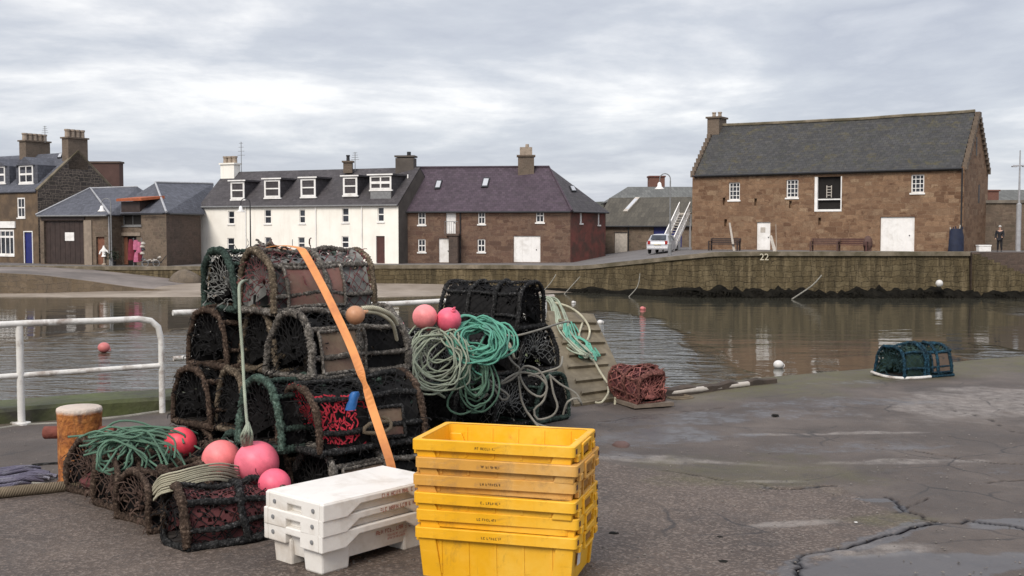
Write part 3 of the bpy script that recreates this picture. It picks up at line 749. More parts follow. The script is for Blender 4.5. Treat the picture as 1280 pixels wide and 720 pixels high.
# ---- stone warehouse (right)
f = Fac(XD(865, 87), XD(1204, 76)); L = f.L; zb = .1; ze = 5.95; back = -f.n * 8.1; zr = 10.0
tb = thing('stone_warehouse', f.pt(L / 2, zb), 'big brown rubble warehouse with mossy slate roof, crow stepped gable and white doors', 'building')
rc = [f.rect(*q) for q in [(911, 228, 924.6, 250), (983, 224.5, 997.6, 247), (1139, 218, 1155, 241)]]
rbig = f.rect(1018.6, 220.7, 1052, 264.4); rdoor = f.rect(946, 277.6, 962.6, 312.5); rgar = f.rect(1100.6, 271, 1142.6, 312)
rdoor = (*rdoor[:2], zb, rdoor[3]); rgar = (*rgar[:2], zb, rgar[3])
slits = [f.rect(x - 1.6, y, x + 1.6, y + 9) for x, y in ((905, 247), (944.5, 248), (988, 251), (1024.5, 272), (907, 274))]
mb = MB(); wall_holes(mb, f, 0, L, zb - 1, ze, rc + [rbig, rdoor, rgar] + slits, .28)
A, B = f.pt(0, 0), f.pt(L, 0); Ab, Bb = A + back, B + back
for a, b in ((A, Ab), (Bb, B)):
    m_ = (a + b) / 2; up = lambda p, z: Vector((p.x, p.y, z))
    mb.face([up(b, zb - 1), up(a, zb - 1), up(a, ze), up(m_, zr - .02), up(b, ze)])
mb.face([Vector((p.x, p.y, z)) for p, z in ((Bb, zb - 1), (Ab, zb - 1), (Ab, ze), (Bb, ze))])
for h in slits: mb.face([f.pt(h[0], h[2], -.27), f.pt(h[1], h[2], -.27), f.pt(h[1], h[3], -.27), f.pt(h[0], h[3], -.27)])
tw = mb.build('wall', M['tol_stone'], tb)
mb = MB(); mid0, mid1 = (A + Ab) / 2, (B + Bb) / 2
ov = f.n * .18; rise = (zr - ze) / 4.05
e0 = f.pt(.2, ze - .18 * rise + .02, .18); e1 = f.pt(L - .2, ze - .18 * rise + .02, .18)
r0 = Vector((mid0.x, mid0.y, zr)) + f.u * .2; r1 = Vector((mid1.x, mid1.y, zr)) - f.u * .2
NS = 24
def sag(i): t = i / NS; return -.10 * math.sin(PI * t) + .03 * noise.noise(Vector((t * 6, 1, 2)))
for i in range(NS):                     # a slightly sagging old roof
    a, b = i / NS, (i + 1) / NS
    slab(mb, [e0.lerp(e1, a), e0.lerp(e1, b), r0.lerp(r1, b) + Vector((0, 0, sag(i + 1))), r0.lerp(r1, a) + Vector((0, 0, sag(i)))], .14)
b0_, b1_ = e0 + back - f.n * .36, e1 + back - f.n * .36
slab(mb, [b0_, b1_, r1, r0], .14)
rf = mb.build('roof', M['slate_tol'], tb)
mb = MB(); rp = [r0.lerp(r1, i / NS) + Vector((0, 0, sag(i) + .05)) for i in range(NS + 1)]; mb.tube(rp, .13, 6); mb.build('ridge', M['coping'], rf)
gutter(tb, f.pt(.1, ze - .12, .26), f.pt(L - .1, ze - .12, .26))
# crow steps on both gables
for s_, (g0, g1) in enumerate(((A, Ab), (B, Bb))):
    mb = MB(); g1_ = g1; md = (g0 + g1) / 2; n_ = 12; sgn = f.u * (-.02 if s_ == 0 else .02)
    for sd, (q0, q1) in enumerate(((g0, md), (g1, md))):
        for i in range(n_):
            a, b = i / n_, (i + 1) / n_; c0 = q0.lerp(q1, (a + b) / 2); z = ze + (zr - ze) * b + .02
            mb.box((c0.x + sgn.x, c0.y + sgn.y, z - .3), (.32, (q1 - q0).length / n_ - .006, .5), (f.u, -f.n, Vector((0, 0, 1))))
    mb.build('gable_steps', M['chim_grey'], tb)
c0 = mid0 + f.u * .1
chimney(tb, (c0.x + f.u.x * .15, c0.y + f.u.y * .15), 1.0, 1.5, zr - 1.2, zr + .55, 'chim_grey', 2, math.atan2(f.u.y, f.u.x), .4)
for h in rc: window(f, h, tb, 3, 4, bar=.045, fr=.08, off=-.16)
# the open loading hatch
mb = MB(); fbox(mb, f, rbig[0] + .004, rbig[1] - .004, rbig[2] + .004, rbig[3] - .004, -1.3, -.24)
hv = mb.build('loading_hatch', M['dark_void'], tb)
q = MB(); a, b, c, d = rbig; t = .16
fbox(q, f, a + .004, a + t + .06, c + .004, d, -.16, .03); fbox(q, f, b - .08, b - .004, c + .004, d, -.16, .03); fbox(q, f, a + t + .065, b - .085, c + .004, c + t, -.16, .03); fbox(q, f, a + t + .065, b - .085, c + .33 * (d - c) , c + .33 * (d - c) + .09, -.12, -.04)
q.build('frame', M['white_paint'], hv)
q = MB(); mu = (a + b) / 2
fbox(q, f, mu - .2, mu - .14, c + .36 * (d - c) + .1, c + .75 * (d - c), -.235, -.2); fbox(q, f, mu + .14, mu + .2, c + .36 * (d - c) + .1, c + .75 * (d - c), -.235, -.2)
for i in range(4): fbox(q, f, mu - .137, mu + .137, c + (.46 + .08 * i) * (d - c), c + (.46 + .08 * i) * (d - c) + .05, -.235, -.2)
q.build('ladder', M['wood_pale'], hv)
dd = door(f, rdoor, tb, 'white_paint', off=-.1); 
q = MB(); a, b, c, d = rdoor; fbox(q, f, a + .25 * (b - a), a + .6 * (b - a), c + .64 * (d - c), c + .82 * (d - c), -.098, -.085); q.build('notice', M['wood_pale'], dd)
door(f, rgar, tb, 'white_paint', off=-.12, planks=4)
downpipe(tb, f, L - .12, zb, ze - .1)
mb = MB()                                # two slit windows in the right gable
fg = Fac((B.x, B.y), (Bb.x, Bb.y))
for u0, u1, z0, z1 in ((4.7, 5.1, 3.6, 4.9), (3.6, 3.95, 6.9, 8.2)): fbox(mb, fg, u0, u1, z0, z1, -.1, .012)
mb.build('slit_window', M['black'], tb)

# ---- low walled yard right of the warehouse
f2 = Fac(XD(1212, 82.5), XD(1420, 80)); zt = f2.uz(1240, 254)[1]
yb = thing('yard_building', f2.pt(f2.L / 2, .1), 'low flat topped brown stone yard building right of the warehouse', 'building')
mb = MB(); wall_holes(mb, f2, 0, f2.L, -.8, zt, [], .1); bk = -f2.n * 5
mb.face([f2.pt(0, -.8) + bk, f2.pt(0, -.8), f2.pt(0, zt), f2.pt(0, zt) + bk]); mb.face([f2.pt(f2.L, -.8), f2.pt(f2.L, -.8) + bk, f2.pt(f2.L, zt) + bk, f2.pt(f2.L, zt)]); mb.face([f2.pt(f2.L, -.8) + bk, f2.pt(0, -.8) + bk, f2.pt(0, zt) + bk, f2.pt(f2.L, zt) + bk])
mb.build('wall', M['shop_stone'], yb)
mb = MB(); mb.prism([f2.pt(-.1, zt, .12), f2.pt(f2.L + .1, zt, .12), f2.pt(f2.L + .1, zt, -5.1), f2.pt(-.1, zt, -5.1)], (0, 0, .22)); mb.build('roof', M['grey_render'], yb)
downpipe(yb, f2, f2.uz(1216, 280)[0], .1, zt, 'iron_grey')
# grey roofed shed and red chimney behind it
p0, p1 = P(1214, 254, 110), P(1480, 254, 105)
sb = thing('grey_shed', (p0.x + 8, 110, .2), 'long grey sheet roof seen behind the low yard building', 'building')
mb = MB(); ft = Fac(p0, p1); zt2 = p0.z - .4; zt3 = P(1240, 237, 112).z
mb.b2((p0.x, 106.8, -.5), (p1.x, 118, zt2)); mb.build('wall', M['dark_stone'], sb)
mb = MB(); slab(mb, [(p0.x - .3, 106.4, zt2), (p1.x, 106.4, zt2), (p1.x, 112.5, zt3), (p0.x - .3, 112.5, zt3)]); slab(mb, [(p0.x - .3, 118.4, zt2), (p1.x, 118.4, zt2), (p1.x, 112.5, zt3), (p0.x - .3, 112.5, zt3)])
M['sheet_grey'] = slate('grey green sheet roof', (.115, .115, .105), row=1.2); rr = mb.build('roof', M['sheet_grey'], sb)
c0 = P(1244, 245, 106.4); chimney(sb, (c0.x, 107.5), 1.25, .9, zt2 - .2, P(1244, 239, 107).z, 'brick', 0)

# ---- white house
f = Fac(XD(249.5, 99), XD(498, 91)); L = f.L; zb = -1.15; ze = 3.82; dp = -f.n * 7.5; zr = 6.95
wh = thing('white_house', f.pt(L / 2, zb), 'long cream white harbour house with five dormer windows and dark slate roof', 'building')
up_ = [(285, 264, 293, 280), (330.5, 262, 339, 279.5), (374, 262, 381.5, 279), (427.5, 260, 436, 278), (472, 259, 480, 277)]
lo_ = [(284, 297.5, 293, 313), (331, 296.5, 339, 312), (372.5, 296.5, 381, 311.5), (427, 295.5, 436, 310)]
ru = [f.rect(*q) for q in up_]; rl = [f.rect(*q) for q in lo_]; rd = f.rect(470, 295, 481, 328); rd = (rd[0], rd[1], zb + .1, rd[3])
mb = MB(); wall_holes(mb, f, 0, L, zb - .6, ze, ru + rl + [rd], .2)
A, B = f.pt(0, 0), f.pt(L, 0); Ab, Bb = A + dp, B + dp
for a, b in ((A, Ab),):
    m_ = (a + b) / 2; mb.face([up(b, zb - .6), up(a, zb - .6), up(a, ze), up(m_, zr - .03), up(b, ze)])
mb.face([up(Bb, zb - .6), up(Ab, zb - .6), up(Ab, ze), up(Bb, ze)])
mb.build('wall', M['white_wall'], wh)
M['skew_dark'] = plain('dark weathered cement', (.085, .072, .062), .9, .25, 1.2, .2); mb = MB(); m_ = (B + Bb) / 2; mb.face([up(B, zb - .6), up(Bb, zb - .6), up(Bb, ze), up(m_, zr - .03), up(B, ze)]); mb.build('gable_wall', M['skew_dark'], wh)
mid0, mid1 = (A + Ab) / 2, (B + Bb) / 2; rise = (zr - ze) / 3.75
e0, e1 = f.pt(-.05, ze - .15 * rise, .15), f.pt(L, ze - .15 * rise, .15); r0 = up(mid0, zr) - f.u * .05; r1 = up(mid1, zr)
mb = MB(); slab(mb, [e0, e1, r1, r0]); slab(mb, [e0 + dp - f.n * .3, e1 + dp - f.n * .3, r1, r0]); rf = mb.build('roof', M['slate_dark'], wh)
gutter(wh, f.pt(0, ze - .13, .22), f.pt(L, ze - .13, .22), 'iron_grey')
for h in ru + rl: window(f, h, wh, 1, 2, fr=.06, bar=.05)
door(f, rd, wh, 'door_brown')
def slope_z(o_): return ze + (-o_) * rise            # roof height at offset o_ behind the wall
dorm = [(288.5, 227, 306, 249, 1), (330.5, 224.5, 350.5, 247, 1), (376, 223, 395, 246, 1), (429, 221, 447, 244, 1), (462.5, 219.5, 489.5, 237, 2)]
for k, (x0, y0, x1, y1, nw) in enumerate(dorm):
    off = -.55; fd = Fac(f.pt(0, 0, off), f.pt(L, 0, off)); a, b, c, d = fd.rect(x0, y0, x1, y1); d = min(d, zr - .25)
    lowz = slope_z(off) - .05; depth_ = (d + .1 - ze) / rise + off + .2
    mb = MB(); fbox(mb, fd, a, b, lowz - .1, d, -depth_, -.005); du = mb.build('dormer', M['slate_dark'], wh)
    q = MB(); fbox(q, fd, a - .2, b + .2, d + .004, d + .15, -depth_ - .25, .16); q.build('dormer_roof', M['slate_dark'], du)
    q = MB(); fbox(q, fd, a - .2, b + .2, d + .03, d + .14, .162, .19); q.build('fascia', M['white_paint'], du)
    if nw == 1: window(fd, (a, b, c, d), du, 1, 2, fr=.16, bar=.06, off=.0, sill=True)
    else:
        window(fd, (a, b, c, d), du, 2, 2, fr=.14, bar=.12, off=.0, sill=True)
        q = MB(); fbox(q, fd, a + .05, b - .05, lowz, c - .15, .0, .03); q.build('apron_panel', M['iron_grey'], du)
for u in (f.uz(305, 300)[0] + .25, f.uz(395.5, 300)[0], f.uz(453, 300)[0]): downpipe(wh, f, u, zb + .1, ze - .1, 'white_paint', .05, .08)
c0 = mid0 + f.u * .75 + f.n * .3
chimney(wh, (c0.x, c0.y), 1.5, .9, zr - 1.6, P(288, 206, c0.y).z, 'white_wall', 3, math.atan2(f.u.y, f.u.x) + .0, .62, pr=.23)
def aerial(parent, p, h):
    mb = MB(); mb.tube([p, p + Vector((0, 0, h))], .03, 5); 
    for k in range(4): mb.tube([p + Vector((-.35 + .05 * k, .1, h * (.6 + .12 * k))), p + Vector((.35 - .05 * k, -.1, h * (.6 + .12 * k)))], .018, 4)
    mb.build('aerial', M['iron_grey'], parent)
aerial(wh, Vector((c0.x + 1.0, c0.y, zr - .3)), 3.0)
c1 = P(433, 210, mid1.y + 1); chimney(wh, (c1.x, (mid0.y + mid1.y) / 2 - 2.0), .75, .6, zr - .4, zr + .5, 'chim_grey', 1, 0, .5, 'black')
aerial(wh, Vector((c1.x + .6, (mid0.y + mid1.y) / 2 - 2.0, zr - .2)), 1.6)

# ---- purple slate house
f = Fac(XD(499, 92.5), XD(713, 91)); L = f.L; zb = -1.1; ze = 3.3
fr = Fac(XD(713, 91), XD(757, 96)); dpt = 7.6
ph = thing('brown_house', f.pt(L / 2, zb), 'brown stone house with purple slate hipped roof and red painted end wall', 'building')
w1_ = [(522.5, 264, 532, 281), (597.6, 263, 606.5, 280), (670, 261, 680, 278), (522.5, 299, 532, 315), (597, 299, 606.5, 315)]
rw = [f.rect(*q) for q in w1_]; rup = f.rect(557.5, 263.5, 570, 292); rlo = f.rect(548.5, 298, 562, 326); rg = f.rect(642, 295, 675.5, 324)
rlo = (rlo[0], rlo[1], zb + .12, rlo[3]); rg = (rg[0], rg[1], zb + .15, rg[3])
mb = MB(); wall_holes(mb, f, 0, L, zb - .6, ze, rw + [rup, rlo, rg], .22)
A = f.pt(0, 0); Cc = fr.pt(fr.L, 0); Bk0 = A - f.n * dpt; Bk1 = Cc + Vector((-1.2, 4.5, 0))
mb.face([up(Bk0, zb - .6), up(A, zb - .6), up(A, ze), up((A + Bk0) / 2, 7.2), up(Bk0, ze)]); mb.face([up(Cc, zb - .6), up(Bk1, zb - .6), up(Bk1, ze), up(Cc, ze)]); mb.face([up(Bk1, zb - .6), up(Bk0, zb - .6), up(Bk0, ze), up(Bk1, ze)])
mb.build('wall', M['pur_stone'], ph)
wr = [fr.rect(725, 264.5, 728, 279), fr.rect(747.5, 266, 750, 281)]; 
mb = MB(); wall_holes(mb, fr, 0, fr.L, zb - .6, ze, wr, .2); mb.build('end_wall', M['red_wall'], ph)
for h in wr: window(fr, h, ph, 1, 2, fr=.16, bar=.05)
for h in rw: window(f, h, ph, 2, 2, fr=.075, bar=.05)
R0 = up((A + Bk0) / 2, 7.15); R0.z = P(524, 210, R0.y).z; R1 = R0 + f.u * 1.0; R1 = R0 + f.u * (((686 - 640) / F * R0.y - R0.x) / (f.u.x - (686 - 640) / F * f.u.y)); 
E0 = f.pt(0, ze - .1, .22); E1 = up(fr.o, ze - .1) + (f.n + fr.n).normalized() * .25; E2 = up(Cc, ze - .1) + fr.n * .22 + fr.u * .25; E3 = up(Bk1, ze - .1) + Vector((.2, .2, 0)); E4 = up(Bk0, ze - .1)
mb = MB(); slab(mb, [E0, E1, R1, R0]); slab(mb, [E3, E4, R0, R1]); rf = mb.build('roof', M['slate_purple'], ph)
mb = MB(); slab(mb, [E1, E2, R1]); slab(mb, [E2, E3, R1]); mb.build('roof_hip', M['slate_dark'], rf)
mb = MB(); mb.tube([R0 + Vector((0, 0, .04)), R1 + Vector((0, 0, .04)), E1 + Vector((0, 0, .06))], .1, 6); mb.build('ridge', M['slate_purple'], rf)
nr = pnormal(E0, E1, R1)
for x0, y0, x1, y1 in ((543, 226, 553, 237), (601.5, 223, 612.5, 235)):
    skylight(rf, onplane(x0, y1, E0, nr), onplane(x1 - 3, y1 - .3, E0, nr), onplane(x1, y0, E0, nr), onplane(x0 + 3, y0, E0, nr))
nr2 = pnormal(E1, E2, R1); skylight(rf, onplane(714, 240, E1, nr2), onplane(720, 240, E1, nr2), onplane(716.5, 233, E1, nr2), onplane(711, 233, E1, nr2))
gutter(ph, f.pt(0, ze - .16, .3), f.pt(L, ze - .16, .3)); gutter(ph, fr.pt(0, ze - .16, .3), fr.pt(fr.L, ze - .16, .3))
door(f, rup, ph, 'white_paint', off=-.1); door(f, rlo, ph, 'white_paint', off=-.1, handle=True); door(f, rg, ph, 'white_paint', off=-.1, planks=3)
# forestair with landing and railing under the upper door
a0 = f.uz(563.5, 300)[0]; a1 = f.uz(574.5, 300)[0]; zl = rup[2] - .02
mb = MB(); fbox(mb, f, a0, a1, zb - .3, zl - .15, .004, 1.1); fbox(mb, f, a0 - .35, a1 + .1, zl - .147, zl, .004, 1.2); st = mb.build('forestair', M['dark_stone'], ph)
mb = MB()
for k in range(7): u = a0 - .3 + (a1 - a0 + .35) * k / 6; mb.tube([f.pt(u, zl, 1.15), f.pt(u, zl + 1.0, 1.15)], .015, 4)
mb.tube([f.pt(a0 - .3, zl + 1, 1.15), f.pt(a1 + .05, zl + 1, 1.15)], .025, 5); mb.build('railing', M['iron_grey'], st)
# party gable with flat topped chimney between the two houses
gm = (A + Bk0) / 2; mb = MB()
for (q0, z0_) in ((A, ze), (Bk0, ze)):
    pass
skx = f.u * .45
mb.prism([up(A, zb), up(A, ze + .35) , up(gm, R0.z + .4), up(Bk0, ze + .35), up(Bk0, zb)], skx - f.u * .002 + f.n * 0)
M['skew_dark'] = plain('dark weathered cement', (.085, .072, .062), .9, .25, 1.2, .2); gb = mb.build('gable_skew', M['skew_dark'], ph)
ct = gm + f.n * 1.1 + f.u * .05
mb = MB(); mb.box((ct.x, ct.y, (ze + 1 + P(510, 198, ct.y).z) / 2), (1.55, 1.3, P(510, 198, ct.y).z - ze - 1), f.axes()); mb.box((ct.x, ct.y, P(510, 197, ct.y).z + .08), (1.7, 1.45, .14), f.axes()); ch = mb.build('chimney', M['skew_dark'], ph)
mb = MB(); mb.lathe([(.17, P(510, 197, ct.y).z + .15), (.17, P(510, 192, ct.y).z + .15)], (ct.x + .25, ct.y, 0), 10); mb.build('chimney_pot', M['black'], ch)
downpipe(ph, f, .12, zb, ze - .1, 'white_paint', .06, .12); downpipe(ph, f, f.uz(575.5, 280)[0], zb, ze - .1, 'black', .05, .1)
mb = MB(); mb.tube([f.pt(-.1, ze + .2, .25), f.pt(.5, ze + 1.6, -1.2), f.pt(.5, ze + 3, -1.2)], .06, 6); mb.build('pipe', M['white_paint'], ph)
cp = onplane(657.5, 215, E0, nr)
chimney(ph, (cp.x, cp.y + .25), 1.35, 1.0, cp.z - 1.6, P(657, 196, cp.y).z, 'chim_grey', 0, .0, .9)
mb = MB(); zz0 = P(657, 196, cp.y).z + .146; mb.b2((cp.x - .52, cp.y - .12, zz0), (cp.x + .52, cp.y + .62, P(657, 184, cp.y).z)); k_ = mb.build('chimney_top', M['chim_pots'], ph)
q = MB(); q.lathe([(.17, P(657, 184, cp.y).z), (.14, P(657, 180, cp.y).z)], (cp.x + .1, cp.y + .2, 0), 10); q.build('chimney_pot', M['chim_pots'], k_)

# ---- shed with brown sheet roof behind the car, and two roofs beyond
f = Fac(XD(748, 101), XD(900, 97)); zb = -.6; L = f.L; ze = f.uz(800, 281)[1]; dpt = 9; zr = P(800, 246.5, 103.5).z
sh = thing('store_shed', f.pt(L / 2, zb), 'low stone store with brown sheet roof and a pale roof light behind the silver car', 'building')
rb = f.rect(817, 282, 852, 316); rb = (rb[0], rb[1], zb, rb[3] - .05); ro = f.rect(768, 290, 784, 316); ro = (ro[0], ro[1], zb, ro[3])
mb = MB(); wall_holes(mb, f, 0, L, zb - .8, ze, [rb, ro], .25); A, B = f.pt(0, 0), f.pt(L, 0); Ab, Bb = A - f.n * dpt, B - f.n * dpt
for a, b in ((A, Ab), (Bb, B)): mb.face([up(b, zb - .8), up(a, zb - .8), up(a, ze), up((a + b) / 2, zr - .05), up(b, ze)])
mb.face([up(Bb, zb - .8), up(Ab, zb - .8), up(Ab, ze), up(Bb, ze)]); mb.build('wall', M['shop_stone'], sh)
e0, e1 = f.pt(-.3, ze - .1, .25), f.pt(L, ze - .1, .25); r0, r1 = up((A + Ab) / 2, zr) - f.u * .3, up((B + Bb) / 2, zr)
mb = MB(); slab(mb, [e0, e1, r1, r0]); slab(mb, [up(Ab, ze - .1), up(Bb, ze - .1), r1, r0]); rf = mb.build('roof', M['slate_shed'], sh)
nr = pnormal(e0, e1, r1); skylight(rf, onplane(779, 265, e0, nr), onplane(784.5, 265, e0, nr), onplane(800, 247.8, e0, nr), onplane(794.5, 247.8, e0, nr), 'wood_pale')
door(f, rb, sh, 'door_blue', off=-.1, handle=False); door(f, ro, sh, 'wood_pale', off=-.14, handle=False); downpipe(sh, f, f.uz(781.5, 300)[0] + .3, zb, ze)
gutter(sh, f.pt(0, ze - .15, .32), f.pt(L, ze - .15, .32))
pa, pb = P(764, 247, 122), P(880, 247, 120); zt3 = P(800, 233.5, 126).z
bb = thing('barn', ((pa.x + pb.x) / 2, 124, -.5), 'grey green barn roof rising behind the low stone store', 'building')
mb = MB(); mb.b2((pa.x, 120.5, -1), (pb.x, 132, pa.z - .3)); mb.build('wall', M['dark_stone'], bb)
mb = MB(); slab(mb, [(pa.x - .3, 120, pa.z - .4), (pb.x, 120, pa.z - .4), (pb.x, 126, zt3), (pa.x + 2.2, 126, zt3)]); slab(mb, [(pa.x - .3, 132.5, pa.z - .4), (pb.x, 132.5, pa.z - .4), (pb.x, 126, zt3), (pa.x + 2.2, 126, zt3)]); slab(mb, [(pa.x - .3, 120, pa.z - .4), (pa.x - .3, 132.5, pa.z - .4), (pa.x + 2.2, 126, zt3)])
mb.build('roof', M['sheet_grey'], bb)
q0, q1 = P(812, 221.5, 134), P(831, 234, 134)
rbk = thing('red_brick_block', ((q0.x + q1.x) / 2, 135, 0), 'small red brick block poking up behind the grey green barn roof', 'building')
mb = MB(); mb.b2((q0.x, 134, -1), (q1.x, 136, q0.z)); mb.build('wall', M['brick'], rbk); mb = MB(); mb.b2((q0.x - .1, 133.9, q0.z + .002), (q1.x + .1, 136.1, q0.z + .18)); mb.build('coping', M['red_wall'], rbk)

# ---- left: three storey house with stone gable
Cn = XD(48, 100); th = math.radians(58)
fg = Fac(Cn, Cn + Vector((math.cos(th), math.sin(th), 0)) * 8.6); ff = Fac(Cn + Vector((-math.sin(th), math.cos(th), 0)) * 14, Cn)
zb = -1.4; ze = P(48, 238, 100).z; md = fg.pt(fg.L / 2, 0); zr = P(95, 190, md.y).z
lh = thing('stone_house', Cn + Vector((0, 0, zb)), 'tall brown house at the street end with dormers, blue door and big stone gable', 'building')
rwin = ff.rect(21.5, 247, 31.5, 272); rshop = ff.rect(-5, 287, 18, 319); rdo = ff.rect(30.5, 290, 41, 325); rdo = (rdo[0], rdo[1], zb + .1, rdo[3])
mb = MB(); wall_holes(mb, ff, 0, ff.L, zb - .6, ze, [rwin, rshop, rdo], .15); bk_ = fg.u * fg.L
mb.face([ff.pt(0, zb - .6) + bk_, ff.pt(0, zb - .6), ff.pt(0, ze), up(ff.pt(0, 0) + bk_ / 2, zr), ff.pt(0, ze) + bk_]); mb.face([ff.pt(ff.L, zb - .6) + bk_, ff.pt(0, zb - .6) + bk_, ff.pt(0, ze) + bk_, ff.pt(ff.L, ze) + bk_])
mb.build('wall', M['lh_front'], lh)
mb = MB(); mb.face([fg.pt(0, zb - .6), fg.pt(fg.L, zb - .6), fg.pt(fg.L, ze), fg.pt(fg.L / 2, zr + .1), fg.pt(0, ze)]); mb.build('gable_wall', M['lh_gable'], lh)
e0, e1 = ff.pt(0, ze - .1, .2), ff.pt(ff.L - .15, ze - .1, .2); r1 = fg.pt(fg.L / 2, zr, -.15); r0 = r1 - ff.u * ff.L; x0_, x1_ = ff.pt(0, ze - .1, 0) + bk_, ff.pt(ff.L - .15, ze - .1, 0) + bk_
mb = MB(); slab(mb, [e0, e1, r1, r0]); slab(mb, [x0_, x1_, r1, r0]); rf = mb.build('roof', M['slate_blue'], lh)
nr = pnormal(e0, e1, r1); skylight(rf, onplane(72, 198.5, e0, nr), onplane(77, 198, e0, nr), onplane(79.5, 192, e0, nr), onplane(75, 192.5, e0, nr))
mb = MB(); mb.tube([fg.pt(-.05, ze, -.1), fg.pt(fg.L / 2, zr + .12, -.1), fg.pt(fg.L, ze, -.1)], .17, 5); mb.build('skew', M['coping'], lh)
window(ff, rwin, lh, 2, 2, fr=.12, bar=.06, off=-.08); window(ff, rshop, lh, 4, 2, fr=.16, bar=.1, off=-.08, rails=[.72]); door(ff, rdo, lh, 'door_blue', off=-.08, frame='white_paint')
mb = MB(); fbox(mb, ff, rshop[0] - .3, rshop[1] + .3, rshop[3] + .15, rshop[3] + .75, .004, .12); mb.build('shop_fascia', M['white_paint'], lh)
off = -.7; fd = Fac(ff.pt(0, 0, off), ff.pt(ff.L, 0, off)); rs = (zr - ze) / (fg.L / 2)
for x0, y0, x1, y1 in ((24, 206.5, 42, 229), (-10, 208, 7, 229)):
    a, b, c, d = fd.rect(x0, y0, x1, y1); lowz = ze - off * rs - .1; dl = (d - ze) / rs + off + .3
    mb = MB(); fbox(mb, fd, a - .5, b + .6, lowz - .4, d, -dl, -.01); du = mb.build('dormer', M['slate_blue'], lh)
    window(fd, (a, b, c, d), du, 2, 2, fr=.14, bar=.1, off=0)
    q = MB(); mm = (a + b) / 2; q.prism([fd.pt(a - .25, d + .01, .2), fd.pt(b + .25, d + .01, .2), fd.pt(mm, d + .75, .2)], -fd.n * (dl + 1.2)); q.prism([fd.pt(a - .7, d + .004, .1), fd.pt(a - .26, d + .004, .1), fd.pt(a - .26, d + .3, -.8), fd.pt(a - .7, d + .3, -.8)], (0, 0, -.1)); q.build('dormer_roof', M['slate_blue'], du)
cc = fg.pt(fg.L / 2, 0, -.45); yw = th
chimney(lh, (cc.x, cc.y), 2.1, .9, zr - 1.6, P(95, 174, cc.y).z, 'chim_grey', 4, yw, .72, pr=.24)
cc = ff.pt(ff.L - 6.4, 0) + bk_ * .5; chimney(lh, (cc.x, cc.y), 2.6, 1.0, zr - .8, P(14, 178, cc.y).z, 'chim_grey', 5, yw, .66, pr=.24)
aerial(lh, Vector((cc.x + 1.0, cc.y, P(22, 172, cc.y).z - .5)), 1.6)
q0, q1 = P(118, 204, 118), P(149, 204, 118)
bl = thing('red_brown_block', ((q0.x + q1.x) / 2, 118, -1), 'plain red brown flat topped block just behind the big stone gable', 'building')
mb = MB(); mb.b2((q0.x - 3, 118, -1.5), (q1.x, 119.2, q0.z)); M['dull_red'] = plain('dull red brown wall', (.085, .048, .040), .9, .2, 1); mb.build('wall', M['dull_red'], bl); mb = MB(); mb.b2((q0.x - 3.1, 117.9, q0.z + .002), (q1.x + .1, 119.3, q0.z + .2)); mb.build('parapet', M['dark_stone'], bl)

# ---- garage with the big dark gate
f = Fac(XD(50, 98), XD(137, 95)); L = f.L; zb = -1.35; ze = P(100, 268, 96).z
ga = thing('gate_house', f.pt(L / 2, zb), 'low slate roofed gate house with wide dark doors carrying a white notice', 'building')
rgt = f.rect(54.5, 276, 105, 327); rgt = (rgt[0], rgt[1], zb + .1, rgt[3]); rd = f.rect(120, 296, 131, 326); rd = (rd[0], rd[1], zb + .1, rd[3])
mb = MB(); wall_holes(mb, f, 0, L, zb - .5, ze, [rgt, rd], .3); A, B = f.pt(0, 0), f.pt(L, 0); Ab, Bb = A - f.n * 9, B - f.n * 9
for a, b in ((A, Ab), (Bb, B), (Ab, Bb)): mb.face([up(b, zb - .5), up(a, zb - .5), up(a, ze), up(b, ze)])
mb.build('wall', M['shop_stone'], ga)
E0, E1 = f.pt(-.2, ze - .05, .25), f.pt(L + .3, ze - .05, .25); X0, X1 = E0 - f.n * 9.3, E1 - f.n * 9.3; T0 = P(113, 235.5, 101.5); T1 = P(172, 233.5, 103)
mb = MB(); slab(mb, [E0, E1, T0]); slab(mb, [E1, X1, T1, T0]); slab(mb, [X0, E0, T0]); slab(mb, [X1, X0, T0, T1]); rf = mb.build('roof', M['slate_blue'], ga)
mb = MB(); mb.tube([E0 + Vector((0, 0, .05)), T0 + Vector((0, 0, .05)), E1 + Vector((0, 0, .05))], .09, 5); mb.tube([T0, T1], .09, 5); mb.build('ridge', M['lead'], rf)
gd = door(f, rgt, ga, 'gate', off=-.2, planks=8, handle=False)
q = MB(); a, b, c, d = f.rect(79.5, 290.5, 91, 301); fbox(q, f, a, b, c, d, -.175, -.15); q.build('notice', M['white_paint'], gd)
mb = MB(); fbox(mb, f, rgt[0] - .2, rgt[1] + .2, rgt[3] + .04, rgt[3] + .4, .004, .08); mb.build('lintel', M['gate'], ga)
mb = MB(); u0 = f.uz(106, 300)[0]; fbox(mb, f, u0 + .03, u0 + .85, zb - .3, ze - .5, .004, .12); mb.build('gate_pier', M['sandstone_trim'], ga)
door(f, rd, ga, 'door_orange', off=-.2)
gutter(ga, f.pt(0, ze - .12, .32), f.pt(L, ze - .12, .32), 'iron_grey'); downpipe(ga, f, f.uz(139, 300)[0] - .12, zb, ze, 'lead')

